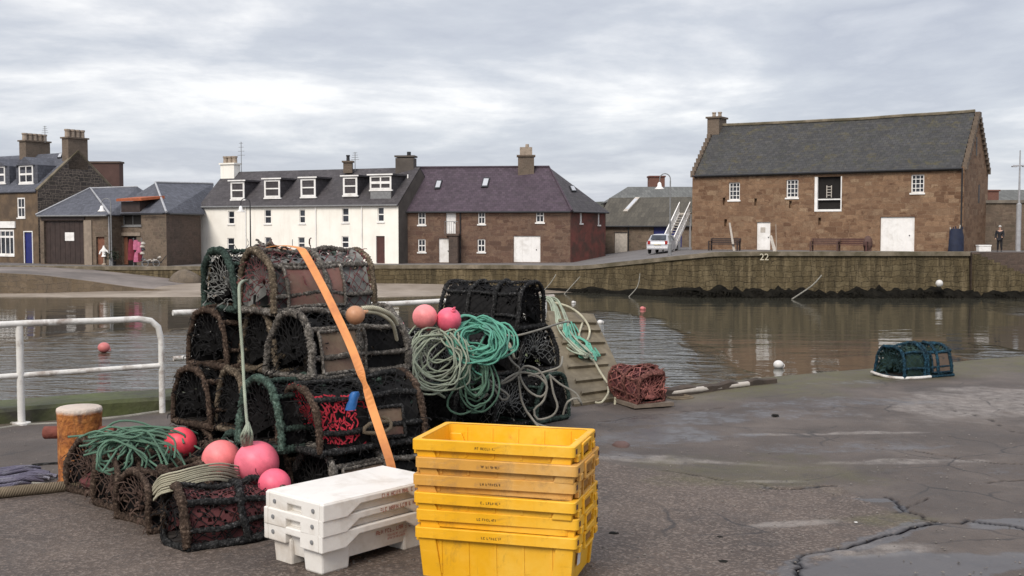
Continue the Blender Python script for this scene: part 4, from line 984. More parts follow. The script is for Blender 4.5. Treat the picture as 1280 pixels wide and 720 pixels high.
# ---- harbour shop with the hoist hatch
f = Fac(XD(138, 97.5), XD(208, 92)); fr = Fac(XD(208, 92), XD(251, 98)); zb = -1.3; ze = P(200, 266, 93).z
sp_ = thing('harbour_shop', f.pt(f.L / 2, zb), 'low brown stone shop with grey hipped roof and an open hatch under an orange hood', 'building')
ha = f.rect(153, 268, 176.5, 282); sd = f.rect(153, 295, 171, 328); sd = (sd[0], sd[1], zb, sd[3])
mb = MB(); wall_holes(mb, f, 0, f.L, zb - .5, ze, [ha, sd], .25); mb.build('front_wall', M['shop_stone'], sp_)
A = f.pt(0, 0); B = f.pt(f.L, 0); D_ = fr.pt(fr.L, 0); X0, X1 = A + Vector((2, 9, 0)), D_ + Vector((-3, 7, 0))
mb = MB(); wall_holes(mb, fr, 0, fr.L, zb - .5, ze, [], .1)
for a, b in ((X0, A), (D_, X1), (X1, X0)): mb.face([up(a, zb - .5), up(b, zb - .5), up(b, ze), up(a, ze)])
mb.build('wall', M['dark_stone'], sp_)
E0 = f.pt(-.2, ze, .25); E1 = up(B, ze) + (f.n + fr.n).normalized() * .3; E2 = fr.pt(fr.L, ze, .25); R0, R1 = P(194, 228.5, 98.5), P(266, 230, 105)
XX0, XX1 = up(X0, ze), up(X1, ze)
mb = MB(); slab(mb, [E0, E1, R0]); slab(mb, [E1, E2, R1, R0]); slab(mb, [E2, XX1, R1]); slab(mb, [XX1, XX0, R0, R1]); slab(mb, [XX0, E0, R0]); rf = mb.build('roof', M['slate_blue'], sp_)
mb = MB(); mb.tube([E1 + Vector((0, 0, .05)), R0 + Vector((0, 0, .05)), R1 + Vector((0, 0, .05))], .1, 5); mb.build('ridge', M['lead'], rf)
nr = pnormal(E1, E2, R0)
for q in (((222, 255), (231, 254.5), (223, 245.5), (214, 246)), ((253, 252.5), (258, 252), (251, 246.5), (246.5, 247))): skylight(rf, *[onplane(*k, E1, nr) for k in q], 'lead')
gutter(sp_, f.pt(0, ze - .1, .3), f.pt(f.L, ze - .1, .3)); gutter(sp_, fr.pt(0, ze - .1, .3), fr.pt(fr.L, ze - .1, .3))
window(f, ha, sp_, 2, 1, mat='iron_grey', off=-.15, glass='dark_void'); 
hx = (ha[0] + ha[1]) / 2; hw_ = (ha[1] - ha[0]) / 2
mb = MB(); fbox(mb, f, hx - hw_, hx + hw_, ze - .05, ze + 1.0, -1.6, .1); hd = mb.build('hoist_hood', M['gate'], sp_)
q = MB(); q.prism([f.pt(hx - hw_ - .1, ze + 1.02, .5), f.pt(hx + hw_ + .9, ze + 1.02, .5), f.pt(hx + hw_ + .9, ze + 1.25, -1.7), f.pt(hx - hw_ - .1, ze + 1.25, -1.7)], (0, 0, .22)); q.build('hood_cover', M['orange_cloth'], hd)
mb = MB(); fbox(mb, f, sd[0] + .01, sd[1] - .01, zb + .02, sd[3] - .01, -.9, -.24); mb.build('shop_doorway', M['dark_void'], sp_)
mb = MB(); fbox(mb, f, sd[0] - .6, sd[1] + .7, sd[3] + .01, sd[3] + .3, .004, .1); mb.build('lintel', M['sandstone_trim'], sp_)
mb = MB(); fbox(mb, f, sd[0] - .05, sd[0] + .55, zb + .03, sd[3] - .06, -.2, -.14); mb.build('door_leaf', M['door_orange'], sp_)
# ------------------------------------------------------------------ small things on the far shore
M['car_silver'] = plain('silver car paint', (.47, .47, .48), .3, .04, 2, 0, metallic=.3)
M['tyre'] = plain('tyre rubber', (.018, .018, .018), .9, .2, 8)
M['light_red'] = plain('red lamp lens', (.3, .02, .015), .25, .1, 3, 0)
# silver hatchback, seen from behind: local x forward, y left, z up
cz = landz(P(826, 310, 86).x); cp_ = P(829, 314, 86)
car = thing('parked_car', (cp_.x, 86, -.12), 'silver hatchback parked on the quay road beside the lamp post', 'car', rz=math.radians(70))
prof = [(-2.0, .35), (-2.02, .75), (-1.95, .95), (-1.75, 1.02), (-1.35, 1.42), (-.4, 1.50), (.45, 1.40), (1.05, .98), (1.75, .86), (2.0, .68), (2.02, .35)]
mb = MB(); rws = []
for y, k, zsh in ((-.84, .92, 0), (-.80, .985, 0), (-.55, 1, 0), (0, 1.01, 0), (.55, 1, 0), (.80, .985, 0), (.84, .92, 0)):
    rws.append([(x * (1 - .02 * abs(y)), y * (1 - .22 * max(0, (z - .95) / .55)), .32 + (z - .32) * k) for x, z in prof])
mb.grid(rws, closed_u=False)
for q in (rws[0], list(reversed(rws[-1]))): mb.face(q)
mb.grid([[r[0] for r in rws], [r[-1] for r in rws]])
mb.build('body', M['car_silver'], car, smooth=True, world=False)
mb = MB(); mb.face([(-1.80, -.60, 1.06), (-1.80, .60, 1.06), (-1.40, .54, 1.40), (-1.40, -.54, 1.40)]); 
for q in range(len(mb.v)): x, y, z = mb.v[q]; mb.v[q] = (x - .03, y, z + .02)
mb.build('rear_window', M['glass'], car, world=False)
for s in (-1, 1):
    mb = MB(); mb.face([(-1.5, s * .812, 1.0), (.85, s * .812, 1.0), (.35, s * .735, 1.35), (-1.2, s * .735, 1.38)]); mb.build('side_window', M['glass'], car, world=False)
    mb = MB(); mb.box((-2.0, s * .66, .86), (.07, .2, .26)); mb.build('tail_lamp', M['light_red'], car, world=False)
    for x in (-1.25, 1.3):
        mb = MB(); ax = (Vector((1, 0, 0)), Vector((0, 0, 1)), Vector((0, s, 0))); mb.lathe([(.31, .0), (.32, .04), (.32, .14), (.2, .15)], (x, s * .70, .32), 16, ax); wl = mb.build('wheel', M['tyre'], car, world=False)
        q = MB(); q.lathe([(.2, .151), (.05, .16)], (x, s * .70, .32), 12, ax); q.build('rim', M['iron_grey'], wl, world=False)
mb = MB(); mb.box((-2.035, 0, .72), (.03, .52, .12)); mb.build('number_plate', M['pale_paint'], car, world=False)
mb = MB(); mb.box((-2.0, 0, .44), (.12, 1.6, .2)); mb.build('bumper', M['car_silver'], car, world=False, bevel=.03)

def lamp_post(px, D, ytop, label, side=-1, col='iron_grey', kind='swan'):
    b = XD(px, D, landz(P(px, 300, D).x)); top = P(px, ytop, D).z; t = thing('street_lamp', b, label, 'street lamp', 'old street lamps around the harbour')
    mb = MB(); mb.lathe([(.13, b.z), (.12, b.z + .8), (.065, b.z + .9), (.045, top - .5)], (b.x, b.y, 0), 10); mb.build('post', M[col], t)
    mb = MB(); pts = [(b.x, b.y, top - .55)] + [(b.x + side * (.38 - .38 * math.cos(a)), b.y, top - .38 + .38 * math.sin(a)) for a in [PI * k / 8 for k in range(8)]] + [(b.x + side * .76, b.y, top - .6)]
    mb.tube(pts, .035, 6); mb.build('bracket', M[col], t)
    mb = MB(); h = top - .62; mb.lathe([(.05, h + .02), (.12, h - .05), (.16, h - .28), (.34, h - .45), (.34, h - .48), (.1, h - .47)], (b.x + side * .76, b.y, 0), 14); mb.build('lamp_shade', M['white_paint'], t, smooth=True)
lamp_post(837.5, 79, 217, 'street lamp with a white bell shade on a tall grey post beside the silver car')
lamp_post(313, 90.2, 248, 'street lamp with a white bell shade standing in front of the long white house', -1, 'black')
lamp_post(139, 94, 248, 'street lamp with a white bell shade in front of the gate house', -1, 'iron_grey')
b = XD(1273, 78, .2); ms = thing('lighting_mast', b, 'slim pale mast with a short cross arm at the right end of the quay', 'mast')
tz = P(1273, 188, 78).z; mb = MB(); mb.lathe([(.17, b.z), (.17, P(1273, 255, 78).z), (.08, P(1273, 254, 78).z), (.04, tz)], (b.x, b.y, 0), 10); mb.build('pole', M['lead'], ms)
az = P(1273, 207, 78).z; mb = MB(); mb.tube([(b.x - .45, b.y, az), (b.x + .45, b.y, az)], .05, 6); mb.b2((b.x - .55, b.y - .1, az - .1), (b.x - .2, b.y + .1, az - .02)); mb.b2((b.x + .2, b.y - .1, az - .1), (b.x + .55, b.y + .1, az - .02)); mb.build('cross_arm', M['lead'], ms)

# timber outside stair with white balustrade at the warehouse's near gable
st = thing('outside_stair', P(846, 315, 86.5) * 1, 'steep white railed wooden stair climbing beside the warehouse gable', 'stair')
s0, s1 = P(841, 316, 86), P(862, 270, 88.5); dv = s1 - s0; hx = Vector((dv.x, dv.y, 0)).normalized(); nx = Vector((hx.y, -hx.x, 0))
for k in (0, 1):
    o_ = nx * (-.9 * k); mb = MB(); mb.prism([s0 + o_, s1 + o_, s1 + o_ + Vector((0, 0, .3)), s0 + o_ + Vector((0, 0, .3))], nx * .06); mb.build('stringer', M['white_paint'], st)
    mb = MB(); mb.prism([s0 + o_ + Vector((0, 0, 1.0)), s1 + o_ + Vector((0, 0, 1.0)), s1 + o_ + Vector((0, 0, 1.12)), s0 + o_ + Vector((0, 0, 1.12))], nx * .07)
    for i in range(12):
        q = s0.lerp(s1, (i + .5) / 12) + o_ + nx * .03; mb.box(q + Vector((0, 0, .65)), (.13, .03, .7), (hx, nx, Vector((0, 0, 1))))
    mb.build('balustrade', M['white_paint'], st)
mb = MB()
for i in range(14): q = s0.lerp(s1, (i + .5) / 14) - nx * .42; mb.box(q + Vector((0, 0, .2)), (.25, .82, .04), (hx, nx, Vector((0, 0, 1))))
mb.build('tread', M['wood_pale'], st)
mb = MB(); mb.box(s1 + hx * .5 - nx * .42 + Vector((0, 0, .2)), (1.0, .95, .1), (hx, nx, Vector((0, 0, 1)))); mb.build('landing', M['wood_pale'], st)
for k in (0, 1):
    mb = MB(); q = s1 + hx * .1 - nx * (.88 * k); mb.b2((q.x - .06, q.y - .06, .1), (q.x + .06, q.y + .06, q.z + .15)); mb.build('post', M['lead'], st)

def bench(px, D, w, label, col, gap=True, h=.85):
    b = XD(px, D, .2); t = thing('bench', b, label, 'bench', rz=math.atan2(-11, 16.6))
    mb = MB()
    for i in range(3): mb.box((0, -.12 + .15 * i, .45), (w, .12, .045))
    mb.build('seat', M[col], t, world=False)
    mb = MB()
    for i in range(3): mb.box((0, .34 + .03 * i, .56 + .14 * i), (w, .04, .11))
    mb.build('backrest', M[col], t, world=False)
    for s in (-1, 1):
        mb = MB(); x = s * (w / 2 - .06); mb.b2((x - .05, -.22, 0), (x + .05, -.14, .65)); mb.b2((x - .05, .26, 0), (x + .05, .34, h)); mb.b2((x - .05, -.22, .652), (x + .05, .25, .70)); mb.build('leg', M[col], t, world=False)
bench(905, 80.5, 2.3, 'dark wooden bench against the warehouse left of the white door', 'gate')
bench(1031, 77.6, 2.0, 'red brown bench against the warehouse, the nearer to the white door', 'wood_brown')
bench(1066, 76.8, 2.1, 'purplish brown slatted bench against the warehouse, next to its garage door', 'door_brown')
c0 = XD(1085, 76.6, .2); mb = MB(); mb.sphere(c0 + Vector((0, 0, .55)), .42, 10, 7, (.8, .8, 1.3)); mb.b2((c0.x - .2, c0.y - .2, .2), (c0.x + .2, c0.y + .2, .5))
o = mb.build('covered_post', M['wood_brown']); tag(o, 'short dark bundle standing at the right end of the slatted bench', 'post')
def leaning(name, label, px, D, h, w, lean, mat):
    b = XD(px, D, .2); mb = MB(); mb.prism([b + Vector((-w / 2, 0, 0)), b + Vector((w / 2, 0, 0)), b + Vector((w * .35 + lean, .5, h)), b + Vector((-w * .35 + lean, .5, h))], (0, .05, 0)); o = mb.build(name, M[mat]); tag(o, label, 'board')
leaning('oar', 'pale oar leaning on the warehouse wall at the end of the dark bench', 918, 80.0, 2.0, .17, -.25, 'wood_pale')
leaning('board', 'short pale board leaning just right of the white warehouse door', 969, 78.3, 1.1, .25, -.2, 'wood_pale')
leaning('plank', 'thin grey plank leaning on the wall right of the white warehouse door', 971, 78.0, 1.9, .07, .05, 'sandstone_trim')
# dark blue covered stack at the warehouse corner
b = XD(1195.5, 75.4, .2); t = thing('covered_stack', b, 'tall dark blue covered stack with sticks poking out at the warehouse corner', 'covered stack')
M['navy'] = plain('dark navy cover', (.013, .018, .04), .7, .3, 3, .4)
mb = MB(); rws = []
for i in range(9):
    z = .2 + 1.55 * i / 8; k = 1 - .22 * (i / 8) ** 2; rws.append([(b.x + .52 * k * (math.cos(a) * (1 + .12 * noise.noise(Vector((a * 2, z * 2, 1))))), b.y + .42 * k * math.sin(a), z + .06 * noise.noise(Vector((a * 3, z, 4)))) for a in [2 * PI * j / 18 for j in range(18)]])
mb.grid(rws, closed_u=True); mb.face(rws[-1]); mb.build('cover', M['navy'], t, smooth=True)
R = random.Random(4)
for k in range(5):
    q = MB(); x = b.x - .38 + .19 * k; q.tube([(x, b.y, 1.6), (x + R.uniform(-.08, .08), b.y, 1.85 + R.uniform(0, .2))], .04, 5); q.build('stick', M['wood_pale'] if k in (0, 3) else M['navy'], t)
# white box on the quay edge
b = XD(1230, 74.8, .22); t = thing('fish_box', b, 'lone white box on the far quay edge beside the standing person', 'fish box')
mb = MB(); mb.b2((b.x - .4, b.y - .25, .24), (b.x + .4, b.y + .25, .60)); mb.build('box', M['white_paint'], t, bevel=.02)
mb = MB(); mb.b2((b.x - .43, b.y - .28, .6), (b.x + .43, b.y + .28, .68)); mb.build('lid', M['white_paint'], t, bevel=.02)

# ---- the standing person
M['skin'] = plain('skin', (.42, .25, .18), .6, .05, 9, 0); M['hair'] = plain('grey hair', (.42, .40, .38), .8, .2, 30); M['coat'] = plain('black coat', (.012, .012, .015), .8, .3, 6); M['trouser'] = plain('black trousers', (.010, .010, .012), .8, .3, 6)
def skin_mesh(name, pts, edges, radii, mat, parent, root=0, sub=1):
    me = bpy.data.meshes.new(name); me.from_pydata(pts, edges, []); o = bpy.data.objects.new(name, me); C.objects.link(o); o.parent = parent
    m = o.modifiers.new('skin', 'SKIN'); m.use_smooth_shade = True
    for i, r in enumerate(radii): me.skin_vertices[0].data[i].radius = (r, r)
    me.skin_vertices[0].data[root].use_root = True
    s = o.modifiers.new('sub', 'SUBSURF'); s.levels = sub; s.render_levels = sub
    dg = bpy.context.evaluated_depsgraph_get(); dg.update(); me2 = bpy.data.meshes.new_from_object(o.evaluated_get(dg)); o.modifiers.clear(); o.data = me2; me2.materials.append(mat); return o
b = XD(1250, 75.2, .21); pe = thing('person', b, 'standing person in a black coat and dark trousers at the far quay edge', 'person', rz=math.radians(-35))
J = [(0, 0, .92), (0, .01, 1.12), (0, 0, 1.36), (0, -.01, 1.46), (0, -.03, 1.54), (0, -.035, 1.66), (.20, 0, 1.38), (.25, -.03, 1.12), (.20, -.22, .98), (.18, -.29, .95), (-.20, 0, 1.38), (-.26, -.02, 1.12), (-.24, -.12, .90), (-.24, -.16, .83), (.09, 0, .86), (.11, -.03, .48), (.12, .01, .09), (.13, -.13, .04), (-.09, 0, .86), (-.11, -.02, .48), (-.12, .02, .09), (-.13, -.12, .04)]
E = [(0, 1), (1, 2), (2, 3), (3, 4), (4, 5), (2, 6), (6, 7), (7, 8), (8, 9), (2, 10), (10, 11), (11, 12), (12, 13), (0, 14), (14, 15), (15, 16), (16, 17), (0, 18), (18, 19), (19, 20), (20, 21)]
Rr = [.13, .13, .14, .055, .08, .085, .06, .045, .035, .03, .06, .045, .035, .03, .085, .06, .045, .035, .085, .06, .045, .035]
skin_mesh('body', J, E, Rr, M['skin'], pe)
ji = [0, 1, 2, 6, 7, 8, 10, 11, 12]; mp = {k: i for i, k in enumerate(ji)}; up_j = [J[k] for k in ji]
skin_mesh('coat', [(0, 0, .78)] + [(x, y, z) for x, y, z in up_j], [(0, 1)] + [(mp[a] + 1, mp[c] + 1) for a, c in E if a in mp and c in mp], [.17] + [Rr[k] + .025 for k in ji], M['coat'], pe, 1)
ji = [0, 14, 15, 16, 18, 19, 20]; mp = {k: i for i, k in enumerate(ji)}
skin_mesh('trousers', [J[k] for k in ji], [(mp[a], mp[c]) for a, c in E if a in mp and c in mp], [Rr[k] + .018 for k in ji], M['trouser'], pe)
for a, c in ((16, 17), (20, 21)): skin_mesh('shoe', [J[a], J[c]], [(0, 1)], [.055, .045], M['black'], pe)
mb = MB(); mb.sphere((0, -.02, 1.69), .105, 14, 9, (.92, 1.02, .95)); 
mb.f, mb.uv = zip(*[(f_, u_) for f_, u_ in zip(mb.f, mb.uv) if sum(mb.v[i][2] for i in f_) / len(f_) > 1.66 + .25 * max(0, -(sum(mb.v[i][1] for i in f_) / len(f_)) - .02)]) ; mb.f = list(mb.f); mb.uv = list(mb.uv)
mb.build('hair', M['hair'], pe, smooth=True, world=False)
for s in (-1, 1):
    mb = MB(); mb.sphere((s * .032, -.116, 1.655), .011, 8, 6); mb.build('eye', M['black'], pe, world=False)
mb = MB(); mb.sphere((0, -.125, 1.625), .016, 8, 6, (.8, 1, 1.4)); mb.build('nose', M['skin'], pe, world=False)
mb = MB(); mb.box((0, -.117, 1.585), (.045, .01, .01)); mb.build('mouth', M['light_red'], pe, world=False)

# ---- goods outside the harbour shop
M['buoy_grey'] = plain('grey ware', (.22, .21, .2), .6, .2, 6); M['pink'] = plain('pink cloth', (.42, .12, .20), .8, .35, 4); M['crimson'] = plain('crimson cloth', (.15, .015, .03), .8, .35, 4)
b = XD(169.5, 91.6, -1.28); t = thing('clothes_stand', b, 'stand of pink and crimson goods hung in the harbour shop doorway', 'display')
mb = MB(); mb.tube([b + Vector((-.2, 0, 0)), b + Vector((-.2, 0, 2.3)), b + Vector((.45, 0, 2.3)), b + Vector((.45, 0, 0))], .03, 6); mb.build('frame', M['iron_grey'], t)
R = random.Random(8)
for k, (dx, z0, z1, mt) in enumerate(((-.35, .5, 2.2, 'crimson'), (.05, 1.35, 2.15, 'pink'), (.32, 1.1, 2.0, 'pink'), (.1, .35, 1.15, 'pink'), (.35, .45, 1.05, 'crimson'))):
    mb = MB(); rws = []
    for i in range(6):
        z = z0 + (z1 - z0) * i / 5; wd = .28 * (1 - .5 * (i / 5) ** 3); rws.append([b + Vector((dx + wd * math.cos(a), -.12 + .13 * math.sin(a), z)) + Vector((.04 * noise.noise(Vector((a * 2, z * 3, k))), 0, 0)) for a in [2 * PI * j / 12 for j in range(12)]])
    mb.grid(rws, closed_u=True); mb.face(rws[-1]); mb.face(rws[0]); mb.build('garment', M[mt], t, smooth=True)
b = XD(129.5, 95.0, -1.3); t = thing('garden_statue', b, 'small pale figure statue on a slim plinth by the orange brown door', 'statue')
mb = MB(); mb.lathe([(.22, -1.3), (.2, -1.2), (.07, -1.1), (.06, -.5), (.14, -.45)], (b.x, b.y, 0), 10); mb.build('plinth', M['chim_pots'], t)
skin_mesh('figure', [(0, 0, .9), (0, 0, 1.3), (0, -.03, 1.55), (0, -.04, 1.68), (.28, -.05, 1.2), (.45, -.1, 1.05), (-.28, 0, 1.2), (-.36, -.1, .9), (0, 0, .8)], [(0, 1), (1, 2), (2, 3), (1, 4), (4, 5), (1, 6), (6, 7), (0, 8)], [.17, .2, .08, .1, .09, .07, .09, .07, .14], M['white_paint'], t)
def bush_(px, D, z, r, label, mat):
    b = XD(px, D, z); R = random.Random(int(px)); t = thing('potted_plant', b, label, 'plant')
    mb = MB(); mb.lathe([(.18, z), (.26, z + .35), (.2, z + .34)], (b.x, b.y, 0), 12); mb.build('pot', M['black'], t)
    mb = MB()
    for k in range(260):
        p = Vector((R.gauss(0, r * .5), R.gauss(0, r * .5), z + .45 + abs(R.gauss(.35, .28)))); d = Vector((R.uniform(-1, 1), R.uniform(-1, 1), R.uniform(-.3, 1))).normalized(); e = d.orthogonal().normalized() * .05
        q = Vector((b.x, b.y, 0)) + p; mb.face([q - e, q + d * .16, q + e])
    mb.build('foliage', M[mat], t)
M['leaf_dark'] = plain('dark evergreen leaf', (.022, .030, .016), .7, .4, 20, 0)
bush_(141, 94.2, -1.3, .5, 'dark bushy plant in a black pot beside the downpipe of the gate house', 'leaf_dark')
# trolley of small pale wares, and a tall thin stand of hats
b = XD(190, 91.0, -1.28); t = thing('wares_cart', b, 'low two wheeled cart of small pale wares on the street outside the shop', 'cart')
for k in range(11): mb = MB(); mb.sphere(b + Vector((-.6 + .12 * k, R.uniform(-.2, .2), .44 + R.uniform(0, .12) + .22 * (k > 8))), R.uniform(.07, .13), 8, 5); mb.build('ware', M['wood_pale' if k % 3 else 'buoy_grey'], t, smooth=True)
mb = MB(); mb.b2((b.x - .8, b.y - .3, b.z + .3), (b.x + .7, b.y + .3, b.z + .38)); mb.tube([b + Vector((.7, 0, .35)), b + Vector((1.15, 0, .9))], .03, 5); mb.build('tray', M['black'], t)
for s in (-.5, .4):
    mb = MB(); mb.tube([b + Vector((s + .26 * math.cos(a), -.32, .27 + .26 * math.sin(a))) for a in [2 * PI * k / 14 for k in range(14)]], .03, 5, closed=True); mb.build('wheel', M['iron_grey'], t)
b = XD(178, 91.2, -1.28); t = thing('hat_stand', b, 'slim stand hung with black and white pieces right of the pink goods', 'display')
mb = MB(); mb.tube([b, b + Vector((0, 0, 1.95))], .04, 6); mb.build('pole', M['iron_grey'], t)
for k, (z, mt) in enumerate(((.5, 'black'), (1.0, 'wood_pale'), (1.3, 'black'), (1.55, 'wood_pale'), (1.8, 'wood_pale'))):
    mb = MB(); mb.lathe([(.19, b.z + z), (.2, b.z + z + .05), (.1, b.z + z + .2)], (b.x + .03 * (-1) ** k, b.y, 0), 10); mb.build('piece', M[mt], t)

# mooring ropes on the far wall and steps
M['rope_grey'] = ropemat('grey weathered rope', (.25, .235, .20)); M['rope_pale'] = ropemat('pale sage rope', (.33, .37, .28), (.37, .38, .31)); M['rope_teal'] = ropemat('teal rope', (.13, .37, .27), (.18, .42, .33)); M['rope_dgreen'] = ropemat('dull green rope', (.11, .20, .14), (.17, .27, .20)); M['rope_cream'] = ropemat('cream rope', (.45, .42, .31)); M['rope_tan'] = ropemat('muddy tan rope', (.16, .125, .085)); M['rope_purple'] = ropemat('purple grey rope', (.12, .11, .15), (.32, .31, .35), k=20)
def mooring(pxs, D, label, r=.035):
    mb = MB(); pts = [P(x, y, d) for x, y, d in pxs]; mb.tube(smoothpath(pts, .3), r, 5); o = mb.build('mooring_rope', M['rope_grey'], smooth=True); tag(o, label, 'rope', 'mooring ropes hanging off the far quay wall')
mooring([(695, 343, 81.0), (688, 354, 80.5), (674, 369, 79)], 0, 'slack mooring rope on the far wall just behind the right hand creel stack')
mooring([(725, 346, 79.6), (716, 356, 79.3), (704, 369, 78.3)], 0, 'slack mooring rope on the far wall over the leaning gangboard')
mooring([(800, 342, 76.6), (797, 358, 76.2), (786, 371, 75)], 0, 'faint slack mooring rope on the far wall in line with the shed door')
mooring([(1027, 344, 73.6), (1015, 357, 73.2), (990, 374, 72)], 0, 'long pale mooring rope slanting off the far wall under the loading hatch', .05)
# far steps at the wall's right end
t = thing('quay_stair', (XD(1240, 74, -2.8)), 'stone landing stair running down the far quay wall below the standing person', 'stair')
mb = MB(); n_ = 14; x0 = XD(1216, 73.9).x; x1 = XD(1330, 73.9).x
for i in range(n_):
    xa = x0 + (x1 - x0) * i / n_; xb = x0 + (x1 - x0) * (i + 1) / n_ - .003; zt_ = .1 - 2.6 * i / n_; mb.b2((xa, 73.5, -3.6), (xb, 73.92, zt_))
mb.build('steps', M['harbour'], t)
mb = MB(); mb.b2((x0, 73.95, -3.6), (x0 + 30, 74.6, .2)); mb.build('back_wall', M['dark_stone'], t)

# floats on the water
M['buoy_white'] = plain('white float', (.58, .56, .53), .4, .06, 4, 0); M['buoy_pink'] = plain('faded pink float', (.50, .15, .14), .5, .1, 3, .05)
def float_(px, py, r, mat, label, sink=.35, z=WATER):
    p = G(px, py, z); t = thing('mooring_float', p, label, 'float', 'small floats on the harbour water'); mb = MB(); mb.sphere(p + Vector((0, 0, r * (1 - sink * 2) + .02)), r, 14, 9, (1.1, 1.1, .95)); mb.build('ball', M[mat], t, smooth=True)
    mb = MB(); mb.tube([p + Vector((r * .9 + .06 * math.cos(a), 0, r * .5 + .06 * math.sin(a))) for a in [2 * PI * k / 10 for k in range(10)]], .018, 5, closed=True); mb.build('eye', M[mat], t)
float_(973, 460, .15, 'buoy_white', 'white float on the water just off the near quay edge', .2)
float_(750, 404.5, .13, 'buoy_white', 'small white float on the water right of the leaning gangboard')
float_(803, 387, .13, 'buoy_pink', 'tiny pinkish float far out, farther off than the white one near the gangboard')
float_(130, 440.5, .2, 'buoy_pink', 'red pink float on the water seen through the left railing', .1)
float_(716.5, 379, .10, 'buoy_white', 'tiny pale float close under the far wall above the gangboard top')
p = P(1172, 354, 73.3); t = thing('mooring_float', p, 'white float lying on the seaweed at the foot of the far wall', 'float'); mb = MB(); mb.sphere(p + Vector((0, -.3, 0)), .24, 12, 8); mb.build('ball', M['buoy_white'], t, smooth=True)
# ------------------------------------------------------------------ near railing and bollard
M['rail_white'] = plain('chipped white rail paint', (.62, .60, .56), .5, .1, 11, .2, (.16, .10, .065), dirtamt=.18)
def railing(pts_foot, h, label, ends, posts):
    a, b = Vector(pts_foot[0]), Vector(pts_foot[1]); t = thing('railing', (a + b) / 2, label, 'railing'); d = (b - a).normalized()
    up_ = Vector((0, 0, 1)); mb = MB(); pts = []
    if ends[0] == 'bend': pts += [a + up_ * (h - .16) - Vector((0, 0, 0))] 
    pts = [a + up_ * h] if ends[0] != 'bend' else [a + up_ * (h - .2), a + up_ * (h - .08) + d * .025, a + up_ * (h - .02) + d * .09, a + up_ * h + d * .2]
    pts += [b + up_ * h] if ends[1] != 'bend' else [b + up_ * h - d * .2, b + up_ * (h - .02) - d * .09, b + up_ * (h - .08) - d * .025, b + up_ * (h - .2), b]
    q = [pts[0]]
    for u, v in zip(pts, pts[1:]):
        k = max(1, int((v - u).length / .3)); q += [u.lerp(v, (i + 1) / k) + (Vector((0, 0, .006 * noise.noise(u.lerp(v, (i + 1) / k) * 1.5))) if i < k - 1 else Vector()) for i in range(k)]
    mb.tube(q, .028, 10); mb.build('top_rail', M['rail_white'], t, smooth=True)
    mb = MB(); mb.tube([a + up_ * (h * .49), a.lerp(b, .5) + up_ * (h * .485), b + up_ * (h * .5)], .024, 8); mb.build('mid_rail', M['rail_white'], t, smooth=True)
    for k in posts:
        p = a.lerp(b, k); mb = MB(); mb.tube([p + Vector((0, 0, -.05)), p + up_ * (h - .02)], .031, 10); po = mb.build('post', M['rail_white'], t, smooth=True)
        q = MB(); q.lathe([(.075, -.02), (.075, .02), (.04, .025)], (p.x, p.y, 0), 12); q.build('base_plate', M['rail_white'], po)
A_, B_ = G(27, 531), G(203, 516); d = (B_ - A_)
railing((A_ - d * 2.1, B_), .86, 'white tube railing at the left quay edge behind the rusty bollard', (0, 'bend'), (0, 1 / 3.1, 2.1 / 3.1))
A2, B2 = P(216, 393, 10.7), P(692, 371, 13.35); A2.z = B2.z = 0
railing((A2, B2), .86, 'chipped white tube railing passing behind both stacks of creels', (0, 0), (.05, .5, .97))

m, nt, b = newmat('orange rust with flaking paint'); N = NT(nt); co_ = N.coord('Object')
n1_ = N.noise(co_, 8, 9, .75, .9); c = N.ramp(n1_, [(.32, (.07, .022, .010)), (.44, (.24, .075, .018)), (.54, (.42, .15, .030)), (.66, (.50, .22, .065)), (.76, (.30, .26, .19))])
c = N.mix(N.ramp(N.noise(N.coord('Object', (6, 6, 1.2)), 1.6, 7, .7), [(.55, 0), (.66, .8)]), c, (.085, .03, .018))
sz = N.n('SeparateXYZ'); N.l(co_, sz.inputs[0]); 
c = N.mix(N.ramp(N.math('ADD', sz.outputs[2], N.math('MULTIPLY', N.noise(co_, 9, 6), .05)), [(.497, 0), (.52, .85)]), c, (.60, .53, .46))
N.l(c, b.inputs['Base Color']); b.inputs['Roughness'].default_value = .85; N.bump(N.math('ADD', n1_, N.noise(co_, 28, 5)), .9, .02, b); M['rust'] = m
M['rust_red'] = plain('dull red rust', (.16, .045, .03), .8, .35, 7, .5)
g = G(101, 606); bo = thing('bollard', g, 'stout rusty orange mooring bollard with a pale flaking top', 'bollard')
mb = MB(); prof = [(.155, -.02), (.15, .02), (.136, .05), (.134, .2), (.135, .40), (.138, .46), (.142, .49), (.138, .505), (.125, .512), (.0005, .516)]
n_ = 40; rws = []
for r, h in prof: rws.append([Vector((g.x, g.y, 0)) + Vector((math.cos(a) * r * (1 + .035 * noise.noise(Vector((math.cos(a) * 3, math.sin(a) * 3, h * 6)))), math.sin(a) * r * (1 + .035 * noise.noise(Vector((math.cos(a) * 3, math.sin(a) * 3, h * 6 + 3)))), h)) for a in [2 * PI * k / n_ for k in range(n_)]])
mb.grid(rws, closed_u=True); mb.build('post', M['rust'], bo, smooth=True)
for s in (-1, 1):
    mb = MB(); p0 = Vector((g.x + s * .12, g.y, .345)); mb.tube([p0, p0 + Vector((s * .105, -.0, -.003)), p0 + Vector((s * .11, 0, -.003))], [.042, .042, .036], 14); mb.build('cross_bar', M['rust_red'], bo, smooth=True)

def ungroup(t):
    if 'group' in t.keys(): del t['group']
